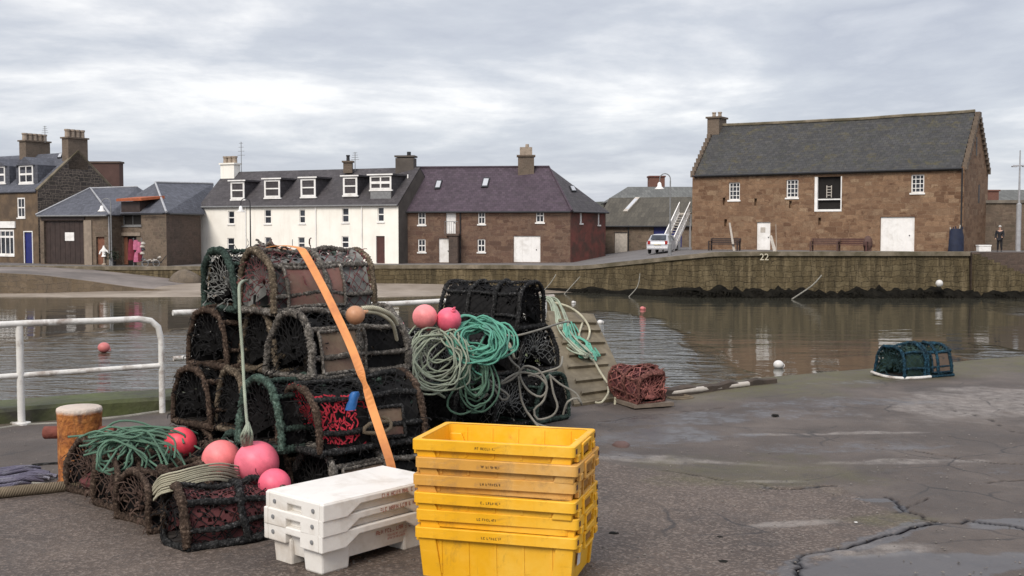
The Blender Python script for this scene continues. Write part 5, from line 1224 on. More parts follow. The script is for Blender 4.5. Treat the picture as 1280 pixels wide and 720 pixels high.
# ------------------------------------------------------------------ lobster creels
def wrapped(mb, pts, r, pitch=.024, step=.009, sides=8, fuzz=0, R=None, ridge=.46):
    q = smoothpath(pts, step) if len(pts) > 2 else [Vector(pts[0]).lerp(Vector(pts[1]), i / max(1, int((Vector(pts[1]) - Vector(pts[0])).length / step))) for i in range(int((Vector(pts[1]) - Vector(pts[0])).length / step) + 1)]
    ph = R.random() * 7
    mb.tube(q, r, sides, rf=lambda L, an, p: (1 - ridge * .5) + ridge * abs(math.sin(PI * L / pitch + an * .5 + ph)) + .34 * noise.noise(p * 26 + Vector((ph, 0, 0))) )
    for k in range(int(fuzz * len(q))):
        p = q[R.randrange(len(q))]; d = Vector((R.uniform(-1, 1), R.uniform(-1, 1), R.uniform(-1, .7))).normalized()
        e = d.orthogonal().normalized() * R.uniform(.002, .005); s = p + d * r * .6
        t_ = s + d * R.uniform(.012, .035) + Vector((0, 0, -.008)); mb.face([s - e, s + e, t_])
def arch(L, W, H, x, n=18, k=.78, lean=0):
    out = []
    for i in range(n + 1):
        t = PI * i / n; cy = math.cos(t); sz_ = math.sin(t)
        y = -W / 2 * (abs(cy) ** k) * (1 if cy > 0 else -1); z = H * (sz_ ** k); out.append(Vector((x + lean * z, y, z + .02)))
    return out
def net_surface(mb, fn, nu, nv, w, R, jit=.25, drop=.0):
    pts = {}
    for i in range(nu + 1):
        for j in range(nv + 1):
            a = 0 if i in (0, nu) else R.uniform(-jit, jit); b_ = 0 if j in (0, nv) else R.uniform(-jit, jit); pts[i, j] = fn((i + a) / nu, (j + b_) / nv)
    for i in range(nu):
        for j in range(nv + 1):
            if (i + j) % 2: continue
            for dj in (1, -1):
                if 0 <= j + dj <= nv and R.random() >= drop:
                    A, B = pts[i, j], pts[i + 1, j + dj]; t = B - A; nrm = t.cross(pts[i, min(nv, j + 1)] - pts[i, max(0, j - 1)])
                    if nrm.length < 1e-9: nrm = Vector((0, 0, 1))
                    mb.ribbon(A, B, w, nrm)
def liner(mb, fn, nu, nv, R, dens):          # heavy old netting: close knotted cells, some torn open
    g = [[fn((i + (R.uniform(-.3, .3) if 0 < i < nu else 0)) / nu, (j + (R.uniform(-.3, .3) if 0 < j < nv else 0)) / nv) for j in range(nv + 1)] for i in range(nu + 1)]
    for i in range(nu):
        for j in range(nv):
            if R.random() < dens(i / nu, j / nv): mb.face([g[i][j], g[i + 1][j], g[i + 1][j + 1], g[i][j + 1]])
            else:
                for A, B in ((g[i][j], g[i + 1][j]), (g[i][j], g[i][j + 1])): mb.ribbon(A, B, .006, (A - g[i + 1][j + 1]).cross(B - A) if (A - g[i + 1][j + 1]).cross(B - A).length > 1e-9 else Vector((0, 0, 1)))
def make_creel(label, L, W, H, rope, net, hoops=(0, .5, 1), seed=1, r=.0195, fuzz=.5, group=None, flap=None, funnel=None, inner=True, netw=.0055, cell=.04, base='rope_base', endrope=None, rails=5, name='lobster_creel', innermat='net_black', k=.78, twine='net_grey', bait='net_black', warp=.030, endnet=None, ldens=1.0):
    R = random.Random(seed); t = thing(name, (0, 0, 0), label, 'lobster creel', group)
    # base: rope wrapped rectangle and slats
    mb = MB(); h = r + .002; c_ = [(-L / 2, -W / 2, h), (L / 2, -W / 2, h), (L / 2, W / 2, h), (-L / 2, W / 2, h)]
    for i in range(4):
        a, b_ = Vector(c_[i]), Vector(c_[(i + 1) % 4]); mid = a.lerp(b_, .5) + Vector((R.uniform(-.008, .008), R.uniform(-.008, .008), 0)); wrapped(mb, [a, mid, b_], r * 1.05, R=R, fuzz=fuzz * .7)
    bs = mb.build('base_frame', M[rope], t, smooth=True, world=False)
    q = MB()
    for i in range(6): q.box((0, -W / 2 + W * (i + .5) / 6, .018), (L - .03, W / 6 * .62, .016))
    q.build('base_slat', M['slat_dark'], bs, world=False)
    for i, hx_ in enumerate(hoops):
        mb = MB(); x = -L / 2 + L * hx_; ap = arch(L, W, H - .02 + R.uniform(-.015, .01), x, lean=R.uniform(-.06, .06), k=k)
        ap = [p + Vector((0, R.uniform(-.006, .006), R.uniform(-.006, .006))) for p in ap]
        wrapped(mb, ap, r * R.uniform(.95, 1.2), R=R, fuzz=fuzz, pitch=R.uniform(.02, .03)); mb.build('hoop', M[endrope if (endrope and hx_ in (0, 1)) else rope], t, smooth=True, world=False)
    for an in ([90, 48, 132, 14, 166] if rails == 5 else [90, 40, 140])[:rails]:
        tt_ = math.radians(an); y = -W / 2 * (abs(math.cos(tt_)) ** k) * (1 if math.cos(tt_) > 0 else -1); z = H * (math.sin(tt_) ** k)
        mb = MB(); pp = [Vector((-L / 2 + L * i / 4, y + R.uniform(-.01, .01), z + R.uniform(-.012, .006))) for i in range(5)]; wrapped(mb, pp, r * .8, R=R, fuzz=fuzz * .8); mb.build('rail', M[rope], t, smooth=True, world=False)
    per = arch(L, W, H - .01, 0, 40, k=k); cum = [0]
    for a, b_ in zip(per, per[1:]): cum.append(cum[-1] + (b_ - a).length)
    def shell(u, v, s=1.0):
        d = v * cum[-1]; i = 0
        while i < 39 and cum[i + 1] < d: i += 1
        f_ = (d - cum[i]) / max(1e-6, cum[i + 1] - cum[i]); p = per[i].lerp(per[i + 1], f_)
        sagv = .018 * math.sin(PI * ((u * (len(hoops) - 1)) % 1)); return Vector((-L / 2 + L * u, p.y * (s - sagv * 2), max(.015, p.z * s - sagv)))
    mb = MB(); net_surface(mb, shell, int(L / cell), int(cum[-1] / cell / 2) * 2, netw, R)
    def endf(x, bulge):
        def f_(u, v):
            p0 = shell(0, v * .5); p = shell(0, v * .5 + 0) ; y0 = per[0].y; 
            i = v * 40; i0 = min(39, int(i)); p = per[i0].lerp(per[i0 + 1], i - i0); c0 = Vector((0, 0, H * .42)); q_ = Vector((0, p.y, p.z)).lerp(c0, 1 - u)
            return Vector((x + bulge * (1 - u), q_.y, max(.015, q_.z)))
        return f_
    net_surface(mb, endf(-L / 2, .05), 6, 26, netw, R); net_surface(mb, endf(L / 2, -.05), 6, 26, netw, R)
    # twine ends and weed caught in the net
    for k_ in range(110):
        p = shell(R.random(), R.random(), 1.01) if R.random() < .7 else Vector((-L / 2 - .012, R.uniform(-W / 2, W / 2) * .85, R.uniform(.05, H * .85)))
        q = [p]; d = Vector((R.uniform(-1, 1), R.uniform(-1, 1), R.uniform(-.6, .8))).normalized(); n_ = R.randrange(3, 6)
        for i in range(n_):
            d = (d + Vector((R.uniform(-.7, .7), R.uniform(-.7, .7), R.uniform(-.8, .25)))).normalized(); q.append(q[-1] + d * R.uniform(.012, .03))
        for A, B in zip(q, q[1:]): mb.ribbon(A, B, R.uniform(.004, .009), Vector((R.uniform(-1, 1), -1, R.uniform(-.3, 1))))
    mb.build('netting', M[net], t, world=False)
    if inner:
        mb = MB(); liner(mb, lambda u, v: shell(.02 + .96 * u, v, .92), 26, 36, R, lambda u, v: ldens * .97 - .75 * math.exp(-((v - .5) / .17) ** 2) * (.4 + .6 * (noise.noise(Vector((u * 5, v * 5, seed))) > -.1)))
        for hx_ in hoops[1:-1] or (.5,): 
            liner(mb, endf(-L / 2 + L * hx_ + .01, .1), 8, 30, R, lambda u, v: .9)
        liner(mb, endf(-L / 2 + .035, .14), 9, 30, R, lambda u, v: .8 if u < .75 else .5); liner(mb, endf(L / 2 - .035, -.14), 9, 30, R, lambda u, v: .8)
        mb.build('inner_netting', M[innermat], t, world=False)
    if endnet:
        mb = MB(); net_surface(mb, endf(-L / 2 - .004, .10), 11, 44, .009, R, drop=.35, jit=.7); net_surface(mb, lambda u, v: shell(.03 + .34 * u, .06 + .28 * v, 1.0 + .04 * noise.noise(Vector((u * 6, v * 6, 1)))), 20, 18, .009, R, drop=.38, jit=.9); mb.build('torn_net', M[endnet], t, world=False)
    if funnel:
        for side in (-1, 1):
            mb = MB()
            xo = L * (.16 if side > 0 else -.2)
            def fu(u, v):
                a = 2 * PI * v; rr = .15 * (1 - u) + .06 * u; return Vector((xo + rr * math.cos(a) * 1.2, side * (W / 2 - .015 - .16 * u), H * .42 + rr * math.sin(a)))
            net_surface(mb, fu, 6, 24, .008, R); mb.build('entrance_funnel', M[funnel], t, world=False)
    if flap:
        fm, x0_, x1_, z0_, z1_ = flap; mb = MB(); rws = []
        for i in range(9):
            z = z0_ + (z1_ - z0_) * i / 8; lim = min(.98, z / H) ; sy = -W / 2 * max(.25, (1 - lim ** (2 / k)) ** (k / 2)) if lim < 1 else 0
            rws.append([Vector((x0_ + (x1_ - x0_) * j / 8, sy - .004 + .006 * noise.noise(Vector((j * .5, i * .5, seed))), z)) for j in range(9)])
        mb.grid(rws); back_ = [[p + Vector((0, .006, 0)) for p in r_] for r_ in rws]; mb.grid([list(reversed(r_)) for r_ in back_])
        fo = mb.build('door_flap', M[fm], t, smooth=True, world=False)
        q = MB(); edge = rws[0] + [r_[-1] for r_ in rws[1:]] + list(reversed(rws[-1]))[1:] + [r_[0] for r_ in reversed(rws[1:-1])]
        wrapped(q, [p + Vector((0, -.008, 0)) for p in edge + edge[:1]], .010, R=R, fuzz=.6, pitch=.03, ridge=.7); q.build('lacing', M[rope], fo, smooth=True, world=False)
    mb = MB()
    mb.sphere((R.uniform(-L * .25, L * .25), R.uniform(-W * .15, W * .15), .07), .08, 14, 8, (1.6, 1.1, .6))
    for i_ in range(len(mb.v)):
        p = Vector(mb.v[i_]); mb.v[i_] = tuple(p + Vector((noise.noise(p * 30), noise.noise(p * 30 + Vector((5, 0, 0))), noise.noise(p * 30 + Vector((0, 5, 0))))) * .02)
    mb.build('old_bait', M[bait], t, world=False)
    def fam(o):
        for c in o.children: yield c; yield from fam(c)
    for o in fam(t):                # knocked out of true
        for v in o.data.vertices:
            p = v.co * 3.2 + Vector((seed * 1.7, 0, 0)); k = min(1, max(0, v.co.z) / .15)
            v.co += Vector((noise.noise(p), noise.noise(p + Vector((0, 9, 0))), noise.noise(p + Vector((0, 0, 9))) * k)) * warp
    return t
M['cr_grey'] = ropey('grey worn creel rope', (.17, .155, .135), (.11, .09, .075), (.50, .46, .41)); M['cr_green'] = ropey('grey green creel rope', (.125, .15, .135)); M['cr_tan'] = ropey('tan creel rope', (.16, .125, .088), (.07, .052, .036), (.42, .35, .26)); M['cr_brown'] = ropey('muddy brown creel rope', (.085, .058, .043), (.045, .03, .022), (.24, .18, .135)); M['cr_teal'] = ropey('sea green creel rope', (.075, .12, .095), (.06, .07, .06), (.22, .30, .25)); M['cr_black'] = ropey('black creel rope', (.028, .028, .028), (.05, .048, .045), (.16, .155, .15)); M['cr_blue'] = ropey('blue green creel rope', (.018, .055, .085), (.03, .038, .042), (.06, .20, .27)); M['cr_red'] = ropey('red brown creel rope', (.20, .085, .07)); M['cr_dgreen'] = ropey('dark green creel rope', (.05, .075, .062))
M['net_black'] = plain('black net twine', (.011, .0105, .0105), .9, .4, 12, 0, spec=.15); M['net_green'] = plain('dark green net twine', (.022, .04, .030), .9, .4, 12, 0, spec=.15); M['net_red'] = plain('red net twine', (.40, .03, .045), .9, .4, 9, 0, spec=.15); M['net_brown'] = plain('brown net twine', (.07, .045, .035), .9, .4, 9, 0, spec=.15); M['net_rose'] = plain('rose net twine', (.26, .10, .085), .9, .4, 9, 0, spec=.15); M['net_grey'] = plain('grey net twine', (.16, .16, .15), .9, .4, 9, 0, spec=.15); M['net_maroon'] = plain('maroon net twine', (.10, .03, .03), .9, .4, 9, 0)
M['slat_dark'] = plain('dark wet slat', (.03, .025, .022), .7, .4, 6); M['mat_tan'] = plain('tan rubber flap', (.165, .12, .078), .7, .25, 5, .2, (.10, .05, .04)); M['mat_red'] = plain('brown red cloth flap', (.17, .075, .062), .8, .3, 5, .2, (.14, .105, .075)); M['mat_brown'] = plain('muddy brown flap', (.10, .07, .05), .8, .35, 5, .2)
YAW = math.radians(43); LC, WC, HC = .76, .43, .395
a_ = Vector((math.cos(YAW), math.sin(YAW), 0)); b_v = Vector((-math.sin(YAW), math.cos(YAW), 0))
def place(t, corner, z, yaw=YAW, L=LC, W=WC, tilt=0, roll=0):
    a = Vector((math.cos(yaw), math.sin(yaw), 0)); b_ = Vector((-a.y, a.x, 0)); t.location = Vector((corner.x, corner.y, z)) + a * L / 2 + b_ * W / 2; t.rotation_euler = (roll, tilt, yaw); return t
GRP = 'lobster creels in the tall strapped stack'
KINDS_ = {
 'grey': dict(rope='cr_grey', net='net_black', flap=('mat_tan', -.30, .04, .04, .30), seed=11, fuzz=.5),
 'red': dict(rope='cr_grey', net='net_maroon', flap=('mat_red', -.28, .12, .05, .33), seed=12, fuzz=.7, endrope='cr_tan', innermat='net_grey'),
 'green': dict(rope='cr_green', net='net_green', seed=13, fuzz=.3, flap=('mat_brown', -.24, .05, .06, .28)),
 'tan': dict(rope='cr_tan', net='net_black', seed=14, fuzz=.5, hoops=(0, .33, .66, 1)),
 'teal': dict(rope='cr_dgreen', net='net_black', seed=15, fuzz=.3, twine='net_green', endrope='cr_teal'),
 'redfun': dict(rope='cr_black', net='net_black', seed=16, fuzz=.9, endrope='cr_brown', funnel='net_red', bait='net_maroon', endnet='net_red', flap=('mat_tan', -.02, .22, .06, .24)),
 'dark': dict(rope='cr_brown', net='net_black', seed=17, fuzz=.7, hoops=(0, .5, 1), funnel='net_maroon', bait='net_maroon', endnet=None, twine='net_brown'),
 'dgreen': dict(rope='cr_dgreen', net='net_grey', seed=18, fuzz=.5, endrope='cr_dgreen'),
}
protos = {}
def creel(kind, label, group, L=LC, W=WC, H=HC, key=None, **kw):
    kk = key or kind
    if kk not in protos: protos[kk] = make_creel(label, L, W, H, group=group, **{**KINDS_[kind], **kw}); return protos[kk]
    c = copy_tree(protos[kk]); c['label'] = label; c['group'] = group; return c
STK = [  # kind, corner pixel, height, yaw offset, label
 ('red', (345, 395), 1.125, 2, 'foremost creel on the top of the tall stack, with a brown red flap'),
 ('dgreen', (293, 391), 1.125, -3, 'dark green bound creel on top of the tall stack, behind the red flapped one'),
 ('grey', (388, 478), .75, 3, 'grey bound creel with a tan flap, right below the top pair in the tall stack'),
 ('tan', (343, 470), .75, -2, 'tan rope wrapped creel whose arch stands behind the long hanging pale line'),
 ('dark', (283, 464), .75, 4, 'muddy dark creel at the upper left flank of the tall stack, dull red net inside'),
 ('redfun', (398, 573), .375, 0, 'black creel with a bright red net entrance and blue rag, crossed by the orange strap'),
 ('teal', (350, 568), .375, 2, 'sea green rope arched creel just left of the red netted one'),
 ('tan', (308, 549), .375, -4, 'brown wrapped creel above the red and coral buoys, third row of the tall stack'),
 ('dark', (262, 539), .375, 3, 'dark creel at the lower left flank of the tall stack, nearest the railing end'),
 ('grey', (418, 655), 0, 1, 'bottom grey rope creel with an empty arch just behind the white fish boxes'),
 ('dark', (365, 643), 0, -3, 'bottom creel of the tall stack behind the biggest pink buoy'),
 ('dgreen', (322, 628), 0, 2, 'bottom dark green creel of the tall stack behind the coral buoy'),
 ('dark', (270, 614), 0, -2, 'bottom brown creel of the tall stack behind the single red buoy'),
]
for kd, px, z, dy, lb in STK:
    place(creel(kd, lb, GRP), G(*px, z), z, YAW + math.radians(dy))
# front row of low creels
GF = 'low brown creels in the front row'
FR = [((240, 692), .60, 'large black creel at the front of the low row, corner nearest the camera', 'dark', 0), ((190, 668), .58, 'second low creel from the front, draped with the cream rope hank', 'dark', 3), ((150, 650), .56, 'third low brown creel in the front row, between cream rope and green heap', 'dark', -2), ((122, 630), .55, 'rearmost low creel beside the bollard, under the green rope heap', 'dark', 4)]
KINDS_['low'] = dict(rope='cr_brown', net='net_brown', seed=21, fuzz=1.1, r=.020, twine='net_brown', bait='net_maroon', hoops=(0, .36, .7, 1), innermat='net_black', ldens=.8)
KINDS_['lowblack'] = dict(rope='cr_black', net='net_black', seed=22, fuzz=.9, r=.020, twine='net_brown', bait='net_maroon', hoops=(0, .5, 1), innermat='net_maroon', endrope='cr_brown', ldens=.72)
for i, (px, l_, lb, kd, dy) in enumerate(FR):
    place(creel('lowblack' if i == 0 else 'low', lb, GF, L=.58, W=.40, warp=.07, H=(.285, .30, .33, .35)[i], key='low%d' % i, k=.62), G(*px), 0, math.radians(38 + dy), .58, .40)
# right hand stack, arch ends towards the camera
GS = 'black creels in the lower right hand stack'
KINDS_['blk'] = dict(rope='cr_black', net='net_black', seed=31, fuzz=.35, r=.017, hoops=(0, .33, .66, 1), innermat='net_black')
KINDS_['blk2'] = dict(rope='cr_black', net='net_grey', seed=32, fuzz=.5, r=.017, hoops=(0, .5, 1), innermat='net_black')
KINDS_['blkgreen'] = dict(rope='cr_dgreen', net='net_black', seed=33, fuzz=.3, r=.018, hoops=(0, .5, 1), innermat='net_black')
y2 = math.radians(140)
def place_end(t, endp, z, yaw, L=.8): 
    a = Vector((math.cos(yaw), math.sin(yaw), 0)); t.location = Vector((endp.x, endp.y, z)) + a * L / 2; t.rotation_euler = (0, 0, yaw); return t
for kd, px, z, dy, lb in [('blk', (664, 411), .79, 8, 'black creel on top of the right hand stack, its net end facing right'),
    ('blk2', (672, 465), .395, -4, 'middle creel of the right hand stack with a white flecked net end'),
    ('blkgreen', (690, 527), 0, 2, 'bottom creel of the right hand stack beside the leaning gangboard'),
    ('blk2', (640, 534), 0, 0, 'bottom black creel below the grey green rope tangle, second from the gangboard'),
    ('blk', (588, 541), 0, 4, 'bottom black creel directly behind the yellow crates'),
    ('blk', (620, 471), .395, -3, 'creel under the teal rope coil, second layer of the right hand stack'),
    ('blk2', (568, 478), .395, 2, 'creel under the pale rope coil and the paired pink buoys'),
    ('blkgreen', (536, 545), 0, 0, 'bottom creel between the tall stack and the yellow crates')]:
    place_end(creel(kd, lb, GS, L=.8, W=.46, H=.41), G(*px, z), z, y2 + math.radians(dy))
M['old_plank'] = plain('grey brown old plank', (.16, .125, .095), .85, .3, 8)
M['net_teal'] = plain('teal net twine', (.022, .045, .05), .9, .4, 12, 0, spec=.15)
# lone creels
KINDS_['blue'] = dict(rope='cr_blue', net='net_teal', seed=41, fuzz=.6, r=.016, twine='net_grey', hoops=(0, .45, .95), endrope='cr_blue', flap=('mat_brown', .05, .33, .06, .28), innermat='net_green', bait='net_green')
t = creel('blue', 'lone blue green creel standing by itself on the right quay edge', None, L=.72, W=.45, H=.37); ungroup(t)
place(t, G(1130, 475), 0, math.radians(24), .72, .45)
q = MB(); q.tube(smoothpath([(-.42, .22, .04), (-.44, 0, .02), (-.40, -.2, .02), (-.2, -.27, .02), (0, -.25, .02)], .03), .018, 7); q.build('bottom_bar', M['rail_white'], t, smooth=True, world=False)
for hx_ in (-.02, .12):
    q = MB(); wrapped(q, [Vector((hx_, y, z)) for y, z in ((-.235, .04), (-.235, .15), (-.20, .28), (-.12, .36), (0, .385))], .016, R=random.Random(3), fuzz=1.2); q.build('lashing', M['cr_blue'], t, smooth=True, world=False)
KINDS_['rose'] = dict(rope='cr_red', net='net_rose', seed=42, fuzz=.8, r=.014, hoops=(0, .5, 1), innermat='net_maroon', netw=.009, cell=.04, warp=.13, bait='net_rose', twine='net_rose')
t = creel('rose', 'small red brown netted creel on its wooden base beside the gangboard foot', None, L=.36, W=.35, H=.32); ungroup(t)
place_end(t, G(816, 509), 0.03, math.radians(112), .36)
q = MB(); q.box((0, 0, -.008), (.42, .42, .035)); q.build('base_board', M['old_plank'], t, world=False)
# ------------------------------------------------------------------ buoys
def buoymat(name, col): 
    m = plain(name, col, .46, .10, 3.5, .04, lc(col, .50), dirtamt=.28, spec=.35); return m
M['b_pink'] = buoymat('pink buoy skin', (.84, .175, .24)); M['b_coral'] = buoymat('coral buoy skin', (.84, .215, .215)); M['b_red'] = buoymat('red buoy skin', (.80, .07, .10)); M['b_old'] = buoymat('faded orange buoy skin', (.48, .24, .13)); M['b_salmon'] = buoymat('salmon buoy skin', (.86, .26, .26)); M['b_hot'] = buoymat('hot pink buoy skin', (.82, .13, .20)); M['b_eye'] = plain('blue black buoy eye', (.02, .03, .08), .5, .2, 9)
def buoy(px, py, D, r, mat, label, eye=(0, -.2, 1), grp='inflatable marker buoys'):
    p = P(px, py, D); t = thing('buoy', p, label, 'buoy', grp); mb = MB(); R = random.Random(int(px))
    e = Vector(eye).normalized(); n = 34; rows = []
    x = e.orthogonal().normalized(); y = e.cross(x)
    for i in range(19):
        a = -PI / 2 + PI * i / 18; rr = r * math.cos(a); h = r * math.sin(a); s = 1.0
        if a > 1.0: h += r * .10 * ((a - 1.0) / .57) ** 2
        rows.append([p + x * (rr * math.cos(2 * PI * k / n)) + y * (rr * math.sin(2 * PI * k / n)) + e * h for k in range(n)])
    mb.grid(rows, closed_u=True); mb.build('ball', M[mat], t, smooth=True)
    q = MB(); q.lathe([(r * .22, r * 1.0), (r * .2, r * 1.16), (r * .12, r * 1.2)], p, 12, (x, y, e)); q.tube([p + e * (r * 1.26) + (x * math.cos(b_) + e * math.sin(b_)) * r * .13 for b_ in [2 * PI * k / 12 for k in range(12)]], r * .05, 6, closed=True); q.build('eye', M[mat], t, smooth=True)
    return t
buoy(321, 579, 6.28, .126, 'b_pink', 'biggest pink buoy, wedged between the front row and the tall stack', (.5, .3, -.6))
buoy(276.5, 574, 6.48, .112, 'b_coral', 'coral pink buoy between the red buoy and the biggest pink one', (-.2, .6, -.8))
buoy(225.5, 554, 6.72, .098, 'b_red', 'single bright red buoy above the brown creels near the bollard', (.3, .9, -.3))
buoy(343, 606, 6.08, .090, 'b_hot', 'low pink buoy half hidden by the top edge of the white boxes', (.5, .6, -.6))
buoy(531, 396, 8.8, .098, 'b_salmon', 'salmon pink buoy over the pale rope coil on the right hand stack', (.3, .2, -.9))
buoy(561, 400, 8.85, .10, 'b_hot', 'hot pink buoy with a dark eye beside the salmon one', (.35, -.55, .75))
buoy(444, 394, 6.75, .058, 'b_old', 'small faded orange buoy resting on the tall stack right of the strap', (.9, .2, .3))
buoy(494, 409, 7.3, .062, 'b_salmon', 'small pink buoy hanging at the right shoulder of the tall stack', (-.5, .2, .8))

# ------------------------------------------------------------------ ropes
def rope(name, label, pts, r, mat, step=.025, grp=None, cat='rope', n=7):
    mb = MB(); mb.tube(smoothpath(pts, step), r, n); o = mb.build(name, M[mat], smooth=True); return tag(o, label, cat, grp)
def coil(label, px, py, D, rx, ry, loops, r, mat, seed, sc=.16, hang=.4, thick=.10, extra=(), name='rope_coil', tilt=.25, arc=None):
    R = random.Random(seed); c = P(px, py, D); pts = []
    for i in range(loops):
        k = 1 - sc * R.random() * 2; ox = R.uniform(-.26, .26) * rx; oz = R.uniform(-.24, .18) * ry; sk_ = R.uniform(-.35, .35); sd_ = R.uniform(0, 99); od = R.uniform(-thick, thick); ph = R.uniform(-.2, .2); kx = R.uniform(.85, 1.1); ky = k * R.uniform(.9, 1.1)
        for j in range(14):
            a = 2 * PI * j / 14 + ph + PI / 2; x = math.cos(a) * rx * k * kx; z = math.sin(a) * ry * ky
            z -= ry * hang * (1 - ky) * -1      # loops share the top they hang from
            nz = noise.noise(Vector((math.cos(a) * 1.2, math.sin(a) * 1.2, sd_))) * .22; pts.append(c + Vector((ox + x * (1 + nz) + sk_ * z * .5 + R.uniform(-.014, .014), od + tilt * z + R.uniform(-.016, .016) - .05 * abs(math.cos(a)), oz + z * (1 + nz) + R.uniform(-.014, .014))))
    for e in extra: pts.append(P(*e))
    mb = MB(); mb.tube(smoothpath(pts, .03), r, 6); o = mb.build(name, M[mat], smooth=True); return tag(o, label, 'rope')
coil('thick hank of pale sage rope hanging in big loops left of the teal coil', 546, 452, 8.74, .24, .25, 15, .0078, 'rope_pale', 3, .24, .8, .08, [(520, 470, 8.7), (512, 500, 8.7)])
coil('bright teal rope coil draped over the right hand stack under the pink buoys', 600, 426, 8.85, .24, .17, 26, .0085, 'rope_teal', 5, .26, .3, .09, [(590, 455, 8.8), (604, 470, 8.75)], tilt=.5)
coil('tail of teal rope hanging in a tangle below the bright teal coil', 594, 474, 8.82, .13, .20, 16, .0085, 'rope_dgreen', 8, .34, .6, .05, [(560, 500, 8.8), (575, 518, 8.8), (606, 505, 8.8)], name='rope_tangle')
def pxrope(label, pxs, r, mat, grp='loose rope ends over the right hand stack', name='loose_rope'):
    return rope(name, label, [P(*p) for p in pxs], r, mat, .03, grp)
D1 = 9.1
pxrope('grey green rope knotted below the middle creel with two long hanging loops', [(628, 430, 9.2), (640, 452, D1), (650, 462, D1), (640, 474, D1), (625, 480, D1), (648, 466, D1), (672, 470, D1), (684, 484, D1), (676, 496, D1), (660, 488, D1), (650, 470, D1), (655, 458, D1), (672, 462, D1), (683, 478, D1), (680, 500, D1), (668, 512, D1), (672, 524, D1), (690, 520, D1), (697, 508, D1), (692, 492, D1), (688, 470, D1)], .0095, 'rope_grey')
pxrope('grey rope loop falling lowest in front of the bottom creel by the gangboard', [(648, 470, D1), (652, 500, D1), (662, 520, D1), (672, 530, D1), (688, 535, D1), (676, 536, D1 - .1), (660, 516, D1)], .009, 'rope_grey')
pxrope('grey rope swag hooked from the bottom creel to the gangboard side', [(686, 468, D1), (700, 480, D1), (720, 492, D1), (727, 506, D1), (722, 498, D1 - .03), (710, 502, D1 - .05), (704, 518, D1)], .009, 'rope_grey')
pxrope('pale rope stretched across between the top and the middle creel of the right hand stack', [(620, 414, 9.3), (640, 420, 9.2), (668, 414, 9.3), (700, 404, 9.9), (712, 402, 10.4)], .009, 'rope_grey')
pxrope('short pair of pink grey rope ends dangling left of the middle creel', [(632, 425, 9.2), (640, 440, 9.1), (643, 448, 9.1), (637, 430, 9.15), (630, 424, 9.2)], .010, 'rope_cream')
pxrope('dull rope loop hanging between the teal tail and the grey knot', [(605, 470, D1), (622, 484, D1), (636, 495, D1), (628, 500, D1), (616, 484, D1), (600, 472, D1), (590, 482, D1), (600, 498, D1), (610, 492, D1)], .010, 'rope_grey')
pxrope('teal green rope end curling out low over the yellow crates', [(575, 478, D1), (572, 500, D1), (562, 515, D1), (552, 520, D1)], .011, 'rope_dgreen')
pxrope('green grey rope end lying in a wave just above the yellow crates', [(575, 490, D1), (578, 508, D1), (590, 516, D1), (604, 512, D1), (606, 500, D1)], .010, 'rope_dgreen')
pxrope('sage rope bight hanging to a point at the right of the tall stack', [(515, 470, 8.9), (530, 482, 8.8), (556, 497, 8.8), (540, 488, 8.75), (522, 484, 8.8)], .010, 'rope_pale')
pxrope('thin pale rope strung from the knot to the side of the middle creel', [(660, 470, D1), (684, 464, D1), (700, 458, 9.1), (703, 446, 9.2)], .009, 'rope_grey')
# tall stack ropes
rope('hanging_line', 'single pale green line hanging down the front of the tall stack', [P(309, 351, 7.0), P(303, 352, 6.82), P(299, 358, 6.72), P(299, 372, 6.66), P(300, 400, 6.58), P(303, 440, 6.55), P(305, 480, 6.42), P(308, 520, 6.3), P(310, 540, 6.22)], .0095, 'rope_pale')
mb = MB(); R = random.Random(2)
for k in range(16):
    x = R.uniform(-5, 5); mb.tube(smoothpath([P(310, 528, 6.24), P(309 + x, 540, 6.18 + R.uniform(-.03, .03)), P(308 + x * 1.4, 548 + R.uniform(-3, 3), 6.2), P(309 + x, 557, 6.24)], .03), .0085, 6)
o = mb.build('rope_hank', M['rope_pale'], smooth=True); tag(o, 'thick sage green rope hank at the end of the hanging line, above the buoys', 'rope')
pxrope('whitish frayed rope running from the small orange buoy to the small pink one', [(452, 386, 6.8), (466, 385, 6.85), (482, 390, 6.95), (492, 398, 7.1), (500, 415, 7.2)], .016, 'rope_cream', None, 'frayed_rope')
pxrope('whitish second strand looping over the right shoulder of the tall stack', [(456, 390, 6.8), (474, 392, 6.9), (490, 404, 7.0), (496, 425, 7.1)], .012, 'rope_cream', None, 'frayed_rope')
pxrope('frayed grey rope bundle in the wire ring low on the tall stack by the strap', [(470, 520, 6.55), (486, 524, 6.55), (488, 535, 6.5), (476, 541, 6.45), (455, 540, 6.4), (462, 530, 6.42), (484, 527, 6.5)], .012, 'rope_tan', None, 'frayed_rope')
pxrope('pale frayed rope end at the foot of the tall stack above the yellow crates', [(505, 572, 6.9), (520, 574, 6.8), (528, 578, 6.7), (536, 572, 6.7)], .016, 'rope_cream', None, 'frayed_rope')
